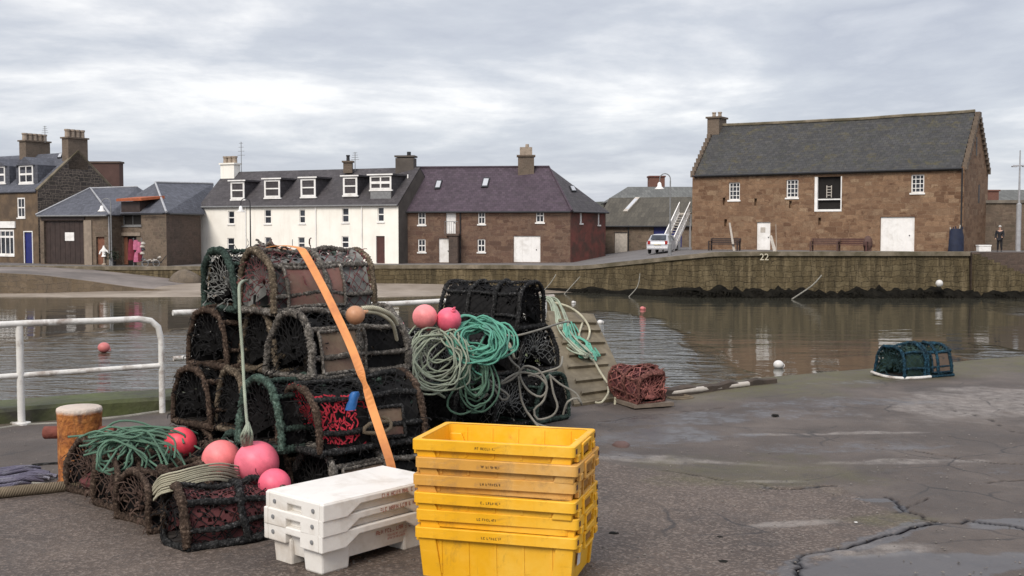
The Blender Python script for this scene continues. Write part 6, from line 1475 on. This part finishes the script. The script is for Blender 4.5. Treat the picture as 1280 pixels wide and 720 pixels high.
def heap(label, pxc, D, w, h, n, r, mat, seed, dep=.25):
    R = random.Random(seed); c = P(*pxc, D); mb = MB()
    for k in range(n):
        a = R.uniform(-.7, .4); L_ = R.uniform(.5, 1) * w; o_ = Vector((R.uniform(-.25, .25) * w, R.uniform(-dep, dep), R.uniform(-.2, .5) * h))
        pts = [c + o_ + Vector((math.cos(a) * L_ * (t - .5) * 1.3, math.sin(a) * dep * (t - .5), h * (.5 - 1.6 * (t - .5) ** 2) + R.uniform(-.03, .03))) for t in (0, .25, .5, .75, 1)]
        pts.append(pts[-1] + Vector((R.uniform(-.1, .1), R.uniform(-.08, .08), -R.uniform(.03, .12)))); mb.tube(smoothpath(pts, .03), r, 6)
    o = mb.build('rope_heap', M[mat], smooth=True); return tag(o, label, 'rope')
heap('heap of dull green rope strands thrown over the creels beside the bollard', (165, 561), 6.62, .40, .12, 46, .0065, 'rope_dgreen', 4, .16)
coil('looped bluish green end of the rope heap beside the bollard', 146, 568, 6.5, .10, .085, 5, .007, 'rope_dgreen', 14, .2, .3, .05, [(128, 590, 6.3)], name='rope_loop', tilt=.8)
mb = MB(); R = random.Random(9)
for k in range(9):
    j = (k - 4) * 3.1 + R.uniform(-.8, .8); mb.tube(smoothpath([P(193 + R.uniform(-2, 2), 616 + j * .8, 5.92), P(202, 606 + j * .9, 5.86), P(222, 601 + j * .9, 5.86), P(248, 593 + j * .8, 5.92), P(276, 590 + j * .8 + R.uniform(-1, 1), 6.02), P(300, 596 + j, 6.2)], .03), .0055, 6)
o = mb.build('rope_hank', M['rope_cream'], smooth=True); tag(o, 'cream rope hank laid in parallel strands across the low front creels', 'rope')
# rope by the railing foot, the purple bundle and old baulk left of the bollard
rope('ground_rope', 'grey rope lying along the foot of the left railing', [G(-60, 530), G(0, 528), G(30, 531), G(70, 530), G(100, 527), G(150, 522), G(185, 517), G(206, 514)], .017, 'rope_grey')
rope('ground_rope', 'second grey rope lying nearer the camera along the left railing', [G(-60, 538), G(-10, 537), G(20, 533), G(45, 531), G(80, 530)], .015, 'rope_grey')
mb = MB(); R = random.Random(12)
for k in range(26):
    y0 = 586 + k * .85; x1 = 68 - abs(k - 9) * 2.2 + R.uniform(-8, 4); zz = R.uniform(.01, .055)
    pts = [G(-90, y0 + 10 + R.uniform(-3, 3), zz), G(-40, y0 + 5, zz + R.uniform(0, .02)), G(5, y0 + 2 + R.uniform(-2, 2), zz), G(x1 * .6, y0 - 2 + R.uniform(-2, 2), zz + R.uniform(-.005, .02)), G(x1, y0 + R.uniform(-2, 3), .012)]
    mb.tube(smoothpath(pts, .05), R.uniform(.010, .014), 6)
o = mb.build('net_bundle', M['rope_purple'], smooth=True); tag(o, 'flat bundle of purple grey net rope stretched on the ground left of the bollard', 'net')
mb = MB(); mb.tube(smoothpath([G(-80, 622, .03), G(-20, 618, .035), G(30, 613, .04), G(75, 609, .035), G(112, 606, .02)], .08), .036, 8); o = mb.build('thick_hawser', M['rope_tan'], smooth=True); tag(o, 'thick muddy hawser lying from the frame edge to the bollard foot', 'rope')
rope('thin_rope', 'thin tan rope end curled round the foot of the bollard', [G(40, 604, .05), G(70, 606, .04), G(96, 609, .02), G(107, 612, .02), G(112, 611, .015)], .009, 'rope_grey')
rope('tied_rope', 'brown rope led from the bollard bar towards the green heap', [P(112, 562, 7.2), P(125, 552, 7.1), P(145, 546, 7.0), P(165, 548, 6.8)], .012, 'rope_tan')
rope('ground_rope', 'short grey rope end on the ground behind the bollard', [G(40, 582), G(60, 580), G(90, 579)], .012, 'cr_black')

# ------------------------------------------------------------------ orange webbing strap
M['strap'] = plain('orange webbing', (.66, .27, .085), .7, .14, 5, .1, (.44, .16, .06), dirtamt=.2)
path = [P(335, 309.5, 7.25), P(352, 307, 7.15), P(372, 309.5, 6.98), P(380, 316, 6.88), P(400, 352, 6.72), P(418, 388, 6.55), P(440, 436, 6.40), P(458, 486, 6.30), P(464, 506, 6.28), P(474, 536, 6.24), P(486, 572, 6.20), P(491, 592, 6.20)]
q = smoothpath(path, .025); mb = MB(); rows = []
for i, p in enumerate(q):
    t = (q[min(i + 1, len(q) - 1)] - q[max(i - 1, 0)]).normalized(); f_ = i / len(q); tw = math.exp(-((f_ - .74) / .035) ** 2) * 1.15
    s = (Vector((1, .12, 0)) - t * Vector((1, .12, 0)).dot(t)).normalized(); n = t.cross(s); wv = s * math.cos(tw) + n * math.sin(tw); w_ = .024 if f_ > .2 else .032
    if p.z > 1.52 and i < len(q) * .2: wv = (Vector((.25, 1, 0)) - t * Vector((.25, 1, 0)).dot(t)).normalized()
    nn = t.cross(wv).normalized() * .002; rows.append([p - wv * w_ - nn, p + wv * w_ - nn, p + wv * w_ + nn, p - wv * w_ + nn])
mb.grid(rows, closed_u=True); o = mb.build('webbing_strap', M['strap']); tag(o, 'orange webbing strap running over the tall creel stack down its front', 'strap')
M['blue_rag'] = plain('blue plastic', (.015, .09, .26), .4, .3, 8, .2)
c = P(441, 501, 6.22); mb = MB(); rows = []
for i in range(9):
    t = i / 8; rows.append([c + Vector((.030 * (1 - .35 * t ** 3) * math.cos(a) + .03 * (t - .5), .03 * (1 - .35 * t ** 3) * math.sin(a), .10 * (t - .5))) + Vector((0, 0, 0)) * 0 + Vector((.012 * noise.noise(Vector((a, t * 3, 1))), 0, 0)) for a in [2 * PI * k / 14 for k in range(14)]])
mb.grid(rows, closed_u=True); mb.face(rows[-1]); mb.face(rows[0]); o = mb.build('blue_bottle', M['blue_rag'], smooth=True); tag(o, 'small blue plastic bottle tucked behind the orange strap on the tall stack', 'bottle')
c = P(377, 306, 7.2)
mb = MB(); mb.sphere(P(352, 314, 7.4), .06, 14, 8, (1.3, 1, .5)); o = mb.build('tan_float', M['b_old'], smooth=True); tag(o, 'flat tan float lying on top of the tall stack under the strap', 'float')
mb = MB(); R = random.Random(15)
for k in range(40):
    p = P(335, 312, 7.3) + Vector((R.gauss(0, .03), R.gauss(0, .025), R.gauss(0, .015))); d = Vector((R.uniform(-1, 1), R.uniform(-1, 1), R.uniform(-.4, 1))).normalized(); mb.tube([p, p + d * .04, p + d * .07 + Vector((0, 0, -.02))], .008, 5)
o = mb.build('rope_tuft', M['cr_grey'], smooth=True); tag(o, 'grey frayed rope tuft on the very top of the tall stack', 'rope')

# ------------------------------------------------------------------ worn unreadable lettering
def marks(mb, o_, u, v, n, words, h, R, gap=.62, wear=.12):
    x = 0; u, v, n = Vector(u), Vector(v), Vector(n); lw = h * .2
    def bar(x0, y0, x1, y1):
        if R.random() < wear: return
        a = o_ + u * x0 + v * y0; b = o_ + u * x1 + v * y1; mb.ribbon(a, b, lw, n)
    for w_ in words:
        for k in range(w_):
            cw = h * .5; kind = R.randrange(6)
            bar(x, 0, x, h)
            if kind in (0, 1, 4): bar(x, h * .92, x + cw, h * .92)
            if kind in (0, 2, 4): bar(x, h * .5, x + cw * .9, h * .5)
            if kind in (1, 2, 5): bar(x, h * .06, x + cw, h * .06)
            if kind in (3, 4): bar(x + cw, 0, x + cw, h)
            if kind == 3: bar(x, h * .5, x + cw, h * .5)
            x += h * gap + lw
        x += h * .55
M['ink_red'] = plain('faded red print', (.40, .17, .13), .7, .3, 30, 0); M['ink_black'] = plain('black print', (.035, .022, .012), .7, .3, 30, 0)

# ------------------------------------------------------------------ white fish boxes
M['box_white'] = plain('scuffed white box plastic', (.72, .69, .64), .5, .05, 5, .1, (.50, .44, .37), dirtamt=.22, spec=.35)
def rrect(hx, hy, z, r=.03, n=4):
    out = []
    for cx, cy, a0 in ((hx - r, hy - r, 0), (-hx + r, hy - r, PI / 2), (-hx + r, -hy + r, PI), (hx - r, -hy + r, 1.5 * PI)):
        for k in range(n + 1): a = a0 + PI / 2 * k / n; out.append(Vector((cx + r * math.cos(a), cy + r * math.sin(a), z)))
    return out
WL, WW, WH = .78, .45, .205
def white_box(label, closed, seed, full):
    t = thing('fish_box', (0, 0, 0), label, 'fish box', 'white fish boxes nested in a low stack'); R = random.Random(seed)
    sk = .085; mb = MB(); zt_ = WH; th = .03
    # tapered tub on four corner feet
    if full:
        mb.grid([rrect(WL / 2 - .055, WW / 2 - .05, .055), rrect(WL / 2 - .035, WW / 2 - .03, zt_ - .03)], closed_u=True); mb.face(list(reversed(rrect(WL / 2 - .055, WW / 2 - .05, .055))))
        mb.build('tub', M['box_white'], t, world=False)
        for i in (-1, 1):
            for j in (-1, 1):
                q = MB(); q.box((i * (WL / 2 - .12), j * (WW / 2 - .11), .07), (.17, .13, .14), taper=1.12); q.build('foot', M['box_white'], t, world=False, bevel=.012)
    rim = MB()
    x, y = WL / 2, WW / 2; z1 = zt_
    def side_poly(sgn): return [(-x, sgn * y, z1 - sk), (-x + .15, sgn * y, z1 - sk), (-x + .235, sgn * y, z1 - .035), (x - .235, sgn * y, z1 - .035), (x - .15, sgn * y, z1 - sk), (x, sgn * y, z1 - sk), (x, sgn * y, z1), (-x, sgn * y, z1)]
    for sgn in (-1, 1):
        q = MB(); q.prism(side_poly(sgn), (0, -sgn * th, 0)); q.build('side_rim', M['box_white'], t, world=False, bevel=.006)
    for sgn in (-1, 1):
        g_ = .055; q = MB(); pl = [(sgn * x, -y + th + .001, z1 - sk), (sgn * x, -g_, z1 - sk), (sgn * x, -g_, z1 - .038), (sgn * x, g_, z1 - .038), (sgn * x, g_, z1 - sk), (sgn * x, y - th - .001, z1 - sk), (sgn * x, y - th - .001, z1), (sgn * x, -y + th + .001, z1)]
        q.prism([(p[0] - sgn * .001, p[1], p[2]) for p in pl], (-sgn * .045, 0, 0)); eo = q.build('end_rim', M['box_white'], t, world=False, bevel=.006)
        for j in (-1, 1):
            h = MB(); h.lathe([(.011, 0), (.011, .004), (.004, .005)], (sgn * x, j * .15, z1 - .04), 10, (Vector((0, 1, 0)), Vector((0, 0, sgn)), Vector((sgn, 0, 0)))); h.build('rivet_hole', M['iron_grey'], eo, world=False)
    mb = MB()
    if closed:
        mb.b2((-x + .004, -y + .004, z1 - .02), (x - .004, y - .004, z1 + .006)); mb.build('flat_top', M['box_white'], t, world=False, bevel=.006)
        mb = MB(); mb.b2((x - .10, -.12, z1 - .055), (x - .05, -.03, z1 + .03)); 
    mb = MB(); marks(mb, Vector((-.02, -y - .0015 if not full else -y + .033, z1 - .030)), (1, 0, 0), (0, 0, 1), (0, -1, 0), [3, 4, 3, 1, 5, 2], .020, R)
    if not full: mb.build('lettering', M['ink_red'], t, world=False)
    else:
        mb = MB(); yy = -(WW / 2 - .0325)
        marks(mb, Vector((-.02, yy - .004, z1 - .075)), (1, 0, 0), (0, .0, 1), (0, -1, 0), [3, 4, 3, 1, 5], .020, R); marks(mb, Vector((.06, yy - .001, z1 - .098)), (1, 0, 0), (0, 0, 1), (0, -1, 0), [8, 6], .011, R); marks(mb, Vector((.06, yy + .001, z1 - .115)), (1, 0, 0), (0, 0, 1), (0, -1, 0), [6, 7], .011, R); mb.build('lettering', M['ink_red'], t, world=False)
    return t
wy = math.radians(49); wc = P(402, 630, 5.22)
base = Vector((wc.x, wc.y, 0))
lb = ['bottom white fish box, showing its feet and full side', 'middle white fish box of the low stack with the darkest red print', 'topmost white fish box with a closed flat top']
for i in range(3):
    t = white_box(lb[i], i == 2, i + 1, i == 0); place(t, base + Vector((.004 * i, -.003 * i, 0)), i * .076 + .0, wy + math.radians((0, .6, -.5)[i]), WL, WW)
    if i:       # the shallow skirt of a nested box
        q = MB(); q.grid([rrect(WL / 2 - .034, WW / 2 - .029, .13), rrect(WL / 2 - .032, WW / 2 - .027, .19)], closed_u=True); q.build('tub', M['box_white'], t, world=False)

# ------------------------------------------------------------------ yellow crates
def worn_plastic(name, col, fade, grime, amt=.5, rough=.42):
    m, nt, b = newmat(name); N = NT(nt); ob = N.coord('Object'); uv = N.coord('UV')
    c = N.ramp(N.noise(ob, 2.6, 6, .6), [(.34, lc(col, .88)), (.5, col), (.66, fade)])
    c = N.mix(N.ramp(N.noise(ob, 7, 9, .75, .6), [(.62 - .1 * amt, 0), (.74 - .1 * amt, .55)]), c, grime)
    sc = N.noise(N.coord('UV', (5, 60, 1), rot=(0, 0, .3)), 1.0, 6, .7, .4); c = N.mix(N.ramp(sc, [(.62, 0), (.70, .5 * amt + .2)]), c, lc(fade, 1.15))
    sd = N.noise(N.coord('UV', (26, 2.2, 1)), 1.0, 6, .7); c = N.mix(N.ramp(sd, [(.60, 0), (.76, .55)]), c, grime)
    N.l(c, b.inputs['Base Color']); N.l(N.ramp(N.noise(ob, 9, 5), [(.35, rough - .1), (.7, rough + .25)]), b.inputs['Roughness']); b.inputs['Specular IOR Level'].default_value = .35
    N.bump(N.noise(ob, 45, 5, .7), .12, .01, b); return m
M['yellow'] = worn_plastic('yellow crate plastic', (.76, .385, .012), (.80, .46, .05), (.34, .18, .03)); M['yellow_old'] = worn_plastic('faded yellow crate plastic', (.58, .29, .05), (.62, .37, .12), (.28, .16, .07), .9, .55)
M['label_white'] = plain('torn paper label', (.62, .60, .58), .7, .1, 14, 0)
YL, YW, YH = .79, .50, .252
def yellow_crate(label, mat, full, seed):
    t = thing('fish_crate', (0, 0, 0), label, 'fish crate', 'yellow fish crates nested in a stack'); m_ = M[mat]; R = random.Random(seed)
    zb_ = .0 if full else .09
    def hx(z): return YL / 2 - .045 + .018 * (z / YH)
    def hy(z): return YW / 2 - .042 + .018 * (z / YH)
    mb = MB(); zs = [zb_, YH]
    outer = [rrect(hx(z), hy(z), z) for z in zs]; inner = [rrect(hx(z) - .007, hy(z) - .007, z if z > zb_ else zb_ + .01) for z in zs]
    mb.grid(outer, closed_u=True); mb.grid([list(reversed(r_)) for r_ in inner], closed_u=True); mb.grid([outer[-1], inner[-1]], closed_u=True); mb.face(list(reversed(outer[0]))); mb.face(inner[0])
    rb = mb                        # ribs moulded in the walls
    for k in range(-2, 3):
        for s in (-1, 1):
            x = k * .135; z0 = .03 if full else YH - .075; rb.prism([(x - .006, s * hy(z0), z0), (x + .006, s * hy(z0), z0), (x + .006, s * hy(YH - .05), YH - .05), (x - .006, s * hy(YH - .05), YH - .05)], (0, s * .004, 0)); rb.prism([(x - .006, s * (hy(.12) - .008), .12), (x + .006, s * (hy(.12) - .008), .12), (x + .006, s * (hy(YH) - .008), YH - .01), (x - .006, s * (hy(YH) - .008), YH - .01)], (0, -s * .004, 0))
    mb.build('tub', m_, t, world=False)
    x, y = YL / 2, YW / 2; zr_ = YH; rh = .046
    o1 = rrect(x, y, zr_ - rh, .02); o2 = rrect(x, y, zr_, .02); i1 = rrect(x - .010, y - .010, zr_ - rh, .014); i2 = rrect(hx(YH) - .006, hy(YH) - .006, zr_ + .002, .024)
    o2b = rrect(x - .004, y - .004, zr_ + .004, .018)
    mb = MB(); mb.grid([i1, o1, o2, o2b, i2], closed_u=True)
    mb.build('rim', m_, t, world=False)
    for i in (-1, 1):
        for j in (-1, 1):
            z0 = 0.0 if full else zr_ - .085; q = MB(); wx = .085
            q.prism([(i * (x - .016), j * (y - .014), zr_ - rh + .003), (i * (x - .016 - wx), j * (y - .014), zr_ - rh + .003), (i * (hx(z0) - wx), j * (hy(z0) + .012), z0), (i * (hx(z0) + .010), j * (hy(z0) + .012), z0)], (0, -j * .035, 0)); q.build('corner_post', m_, t, world=False, bevel=.004)
    for i in (-1, 1):
        q = MB(); xx = i * (x + .001); 
        for yy in (-.095, .095): q.box((xx, yy, zr_ - .045), (.016, .012, .075))
        q.box((xx, 0, zr_ - .082), (.016, .178, .012)); q.box((xx, 0, zr_ - .012), (.016, .178, .014)); ho = q.build('handle', m_, t, world=False, bevel=.003)
        q = MB(); q.b2((min(i * (x + .0006), i * (x - .006)), -.055, zr_ - .062), (max(i * (x + .0006), i * (x - .006)), .055, zr_ - .03)); q.build('handle_slot', M['yellow_dark'], ho, world=False)
        for j in (-1, 1):
            q = MB(); q.box((i * (x + .001), j * (y - .035), zr_ - .022), (.004, .022, .022)); q.build('stacking_notch', M['door_brown'], t, world=False)
            q = MB(); q.box((i * (x - .004), j * (y - .075), zr_ - .060), (.022, .05, .03)); q.build('stacking_lug', m_, t, world=False, bevel=.003)
    mb = MB(); marks(mb, Vector((-.075 + R.uniform(-.02, .02), -y - .0015, zr_ - .031)), (1, 0, 0), (0, 0, 1), (0, -1, 0), [2, 7], .011, R, .75, .2); mb.build('lettering', M['ink_black'], t, world=False)
    if full:
        mb = MB(); c0 = Vector((hx(.13) + .0125, -.08, .135)); mb.face([c0 + Vector((-.004, -.035, -.045)), c0 + Vector((-.004, .03, -.05)), c0 + Vector((.002, .035, .03)), c0 + Vector((.002, -.03, .045))]); mb.build('paper_label', M['label_white'], t, world=False)
    return t
M['yellow_dark'] = plain('shaded slot plastic', (.30, .13, .012), .6, .2, 6)
yy_ = math.radians(-16); cf = P(517, 553, 5.26); base = Vector((cf.x, cf.y, 0))
lbs = ['lowest yellow crate of the tall nested stack, the only one showing its whole side', 'yellow crate second from the ground in the nested stack', 'yellow crate third from the ground in the nested stack', 'faded orange yellow crate, the lower of the two dull ones', 'most faded crate with scuffed rim, next below the top yellow one', 'top yellow crate of the nested stack, open and empty']
for i in range(6):
    t = yellow_crate(lbs[i], 'yellow_old' if i in (3, 4) else 'yellow', i == 0, 20 + i); place(t, base + Vector((((0, .006, -.004, -.008, .004, -.010)[i]), (0, .004, -.004, .003, -.003, .002)[i], 0)), i * .084 - .012, yy_ + math.radians((0, .9, -.6, 1.1, -.3, .6)[i]), YL, YW)

# ------------------------------------------------------------------ leaning gangboard, timbers and small litter
m, nt, b = newmat('weathered olive plywood'); N = NT(nt); uv = N.coord('UV', (1, 6, 1)); ob = N.coord('Object')
c = N.ramp(N.noise(N.coord('Object', (3, 3, 1)), 2.2, 8, .65, .4), [(.3, (.085, .066, .04)), (.5, (.135, .108, .067)), (.7, (.19, .155, .10))]); N.l(c, b.inputs['Base Color']); b.inputs['Roughness'].default_value = .75; N.bump(N.noise(ob, 20, 5), .3, .01, b); M['ply'] = m
A0, B0 = G(715, 514, .0), G(787, 503, .0); A0.z = B0.z = .15; A1, B1 = P(684, 388, 12.0), P(742, 392, 12.25)
gw = thing('gangboard', (A0 + B0) / 2, 'olive wooden gangboard with cross battens leaning from the quay up to the railing', 'gangboard')
A0 = P(717, 503, 10.45); B0 = P(789, 492, 10.9); nr = pnormal(A0, B0, B1)
mb = MB(); mb.prism([A0, B0, B1, A1], -nr * .05); mb.build('deck', M['ply'], gw, bevel=.006)
for s_, (p, q_) in enumerate(((A0, A1), (B0, B1))):
    inn = (B0 - A0).normalized() * (.02 if s_ == 0 else -.06); mb = MB(); mb.prism([p + inn - nr * .052, q_ + inn - nr * .052, q_ + inn - nr * .17, p + inn - nr * .17], (B0 - A0).normalized() * .04); mb.build('side_beam', M['ply'], gw)
mb = MB(); dn = (A1 - A0).normalized(); e_ = [A0 - dn * .003, B0 - dn * .003]; mb.prism([e_[0], e_[1], e_[1] - nr * .05 + Vector((0, 0, -.14)), e_[0] - nr * .05 + Vector((0, 0, -.14))], -dn * .03 * 1); mb.build('end_board', M['ply'], gw)
R = random.Random(17)
for k in range(7):
    t = .05 + k * .135 + R.uniform(-.02, .02); a = A0.lerp(A1, t); b_ = B0.lerp(B1, t); l0 = R.uniform(.05, .18); l1 = R.uniform(.8, .95)
    if k == 1: l0, l1 = .12, .62
    u = a.lerp(b_, l0); v = a.lerp(b_, l1); mb = MB(); mb.prism([u + nr * .001, v + nr * .001, v + dn * .05 + nr * .001, u + dn * .05 + nr * .001], nr * .03); mb.build('batten', M['ply'], gw)
def on_board(px, py, h=.02): return onplane(px, py, A0 + nr * h, nr)
mb = MB(); R = random.Random(23)
for k in range(13):
    x = R.uniform(-7, 7); pts = [P(676 + x * .4, 371, 12.6), P(692 + x, 376 + R.uniform(-3, 3), 12.3), P(700 + x * 1.5, 398, 11.9), P(706 + x * 1.6, 420 + R.uniform(-6, 6), 11.6), P(722 + x * 1.5, 436 + R.uniform(-4, 4), 11.3), P(736 + x, 446 + R.uniform(-4, 4), 11.1)]
    mb.tube(smoothpath(pts, .04), .009, 6)
o = mb.build('rope_bundle', M['rope_pale'], smooth=True); tag(o, 'pale sage rope bundle thrown over the upper end of the gangboard', 'rope')
mb = MB(); R = random.Random(31)
for k in range(10):
    w_ = R.uniform(-6, 6); v_ = R.uniform(-5, 5); pts = [on_board(712 + w_, 406 + v_, .05), on_board(716 + w_ * 1.6, 420 + v_, .04), on_board(726 - w_ * 1.5, 432 + v_, .05), on_board(733 + w_ * 1.6, 442 - v_, .03), on_board(746 + w_ * .8, 446 + v_, .04), on_board(738 + w_, 434 - v_, .06)]
    mb.tube(smoothpath(pts, .04), .009, 6)
o = mb.build('rope_tangle', M['rope_teal'], smooth=True); tag(o, 'teal tangle of rope lying halfway down the gangboard', 'rope')
pxrope('cream rope loop standing off the right edge of the gangboard', [(692, 378, 12.3), (712, 384, 12.1), (728, 396, 11.9), (737, 412, 11.8), (733, 426, 11.6), (724, 420, 11.6), (728, 404, 11.9)], .012, 'rope_cream', None)
rope('loose_rope', 'single pale rope run down the gangboard and hanging off its foot', [on_board(724, 428, .03), on_board(740, 448, .03), on_board(752, 468, .03), on_board(763, 484, .03), P(769, 496, 10.7), P(768, 510, 10.55)], .012, 'rope_cream')
rope('loose_rope', 'short rope curl at the foot of the gangboard', [on_board(760, 484, .03), P(760, 492, 10.6), P(752, 503, 10.45), P(744, 503, 10.45)], .011, 'rope_cream')
M['old_timber'] = plain('dark sodden timber', (.05, .036, .026), .8, .4, 4, .5)
g0, g1 = G(826, 490, .05), G(968, 473, .05); d = (g1 - g0).normalized(); n2_ = Vector((-d.y, d.x, 0)); mb = MB(); rows = []
for i in range(24):
    t = i / 23; p = g0.lerp(g1, t); w_ = .075 * (1 - .45 * t) + .02 * noise.noise(Vector((t * 9, 1, 1))); h_ = .09 * (1 - .35 * t) + .03 * noise.noise(Vector((t * 8, 5, 1)))
    rows.append([p + n2_ * (w_ * a) + Vector((0, 0, h_ * b_ - .05)) for a, b_ in ((-1, 0), (-.9, .8), (-.3, 1.05), (.5, .95), (1, .6), (1, 0))])
mb.grid(rows, closed_u=True); mb.face(rows[-1]); mb.face(list(reversed(rows[0]))); o = mb.build('edge_timber', M['old_timber']); tag(o, 'long dark rotten timber lying along the quay edge right of the gangboard', 'timber')
g0, g1 = G(818, 494, .03), G(935, 480, .03); mb = MB(); mb.tube(smoothpath([g0, g0.lerp(g1, .3) + Vector((0, -.03, .01)), g0.lerp(g1, .7), g1], .1), .03, 7); o = mb.build('grey_pole', M['wood_pale'], smooth=True); tag(o, 'pale grey pole lying beside the dark timber at the quay edge', 'pole')
rope('ground_rope', 'tan rope laid in flat bights on the quay beside the red brown creel', [G(826, 497), G(850, 497), G(862, 495.5), G(840, 493), G(827, 494), G(845, 499), G(866, 497), G(835, 490)], .013, 'rope_tan')
def flat_blob(name, label, px, py, rx, ry, h, mat, seed, cat):
    c = G(px, py); mb = MB(); rows = []
    for i in range(5):
        t = i / 4; k = math.cos(t * PI / 2) ** .6; rows.append([c + Vector((rx * k * math.cos(a) * (1 + .3 * noise.noise(Vector((math.cos(a) * 1.5, math.sin(a) * 1.5, seed)))), ry * k * math.sin(a) * (1 + .3 * noise.noise(Vector((math.cos(a) * 1.5, math.sin(a) * 1.5, seed)))), -.004 + h * math.sin(t * PI / 2))) for a in [2 * PI * j / 16 for j in range(16)]])
    mb.grid(rows, closed_u=True); mb.face(rows[-1]); o = mb.build(name, M[mat], smooth=True); return tag(o, label, cat)
flat_blob('seaweed_clump', 'brown seaweed clump on the quay right behind the yellow crates', 777, 556, .07, .12, .025, 'wood_brown', 1, 'seaweed')
flat_blob('seaweed_clump', 'small dark seaweed scrap on the open quay left of the pale scrape', 969, 519, .035, .04, .012, 'weed', 2, 'seaweed')
flat_blob('seaweed_clump', 'flat dark scrap on the quay nearest the bottom edge, right of the yellow crates', 904, 703, .035, .04, .012, 'weed', 3, 'seaweed')
flat_blob('seaweed_clump', 'small dark scrap on the rough asphalt between crates and long crack', 900, 672, .025, .03, .01, 'weed', 4, 'seaweed')
flat_blob('seaweed_clump', 'dark scrap on the asphalt close to the right side of the yellow crates', 767, 667, .035, .03, .012, 'weed', 5, 'seaweed')
for k, (x, y, lb_) in enumerate(((1070, 653, 'white shell fragment just above the long diagonal crack'), (1101, 677, 'white shell fragment just below the long diagonal crack'))): flat_blob('shell_fragment', lb_, x, y, .012, .014, .008, 'buoy_white', k + 7, 'shell')
mb = MB(); R = random.Random(77)
for k in range(900):
    px = R.uniform(0, 1280); py = 500 + 220 * R.random() ** .8
    p = G(px, py); 
    if p.y > yedge(p.x) - .6: continue
    s = R.uniform(.003, .009); z = .006; q = [(p.x + R.uniform(-s, s), p.y - s, z), (p.x + s, p.y + R.uniform(-s, s), z), (p.x + R.uniform(-s, s), p.y + s, z), (p.x - s, p.y + R.uniform(-s, s), z)]; ap = (p.x, p.y, z + s * .8)
    for i in range(4): mb.face([q[i], q[(i + 1) % 4], ap])
M['grit'] = plain('grit', (.14, .125, .11), .9, .6, 40, 0)
o = mb.build('gravel', M['grit']); tag(o, 'loose grit scattered over the quay surface', 'grit', kind='stuff')
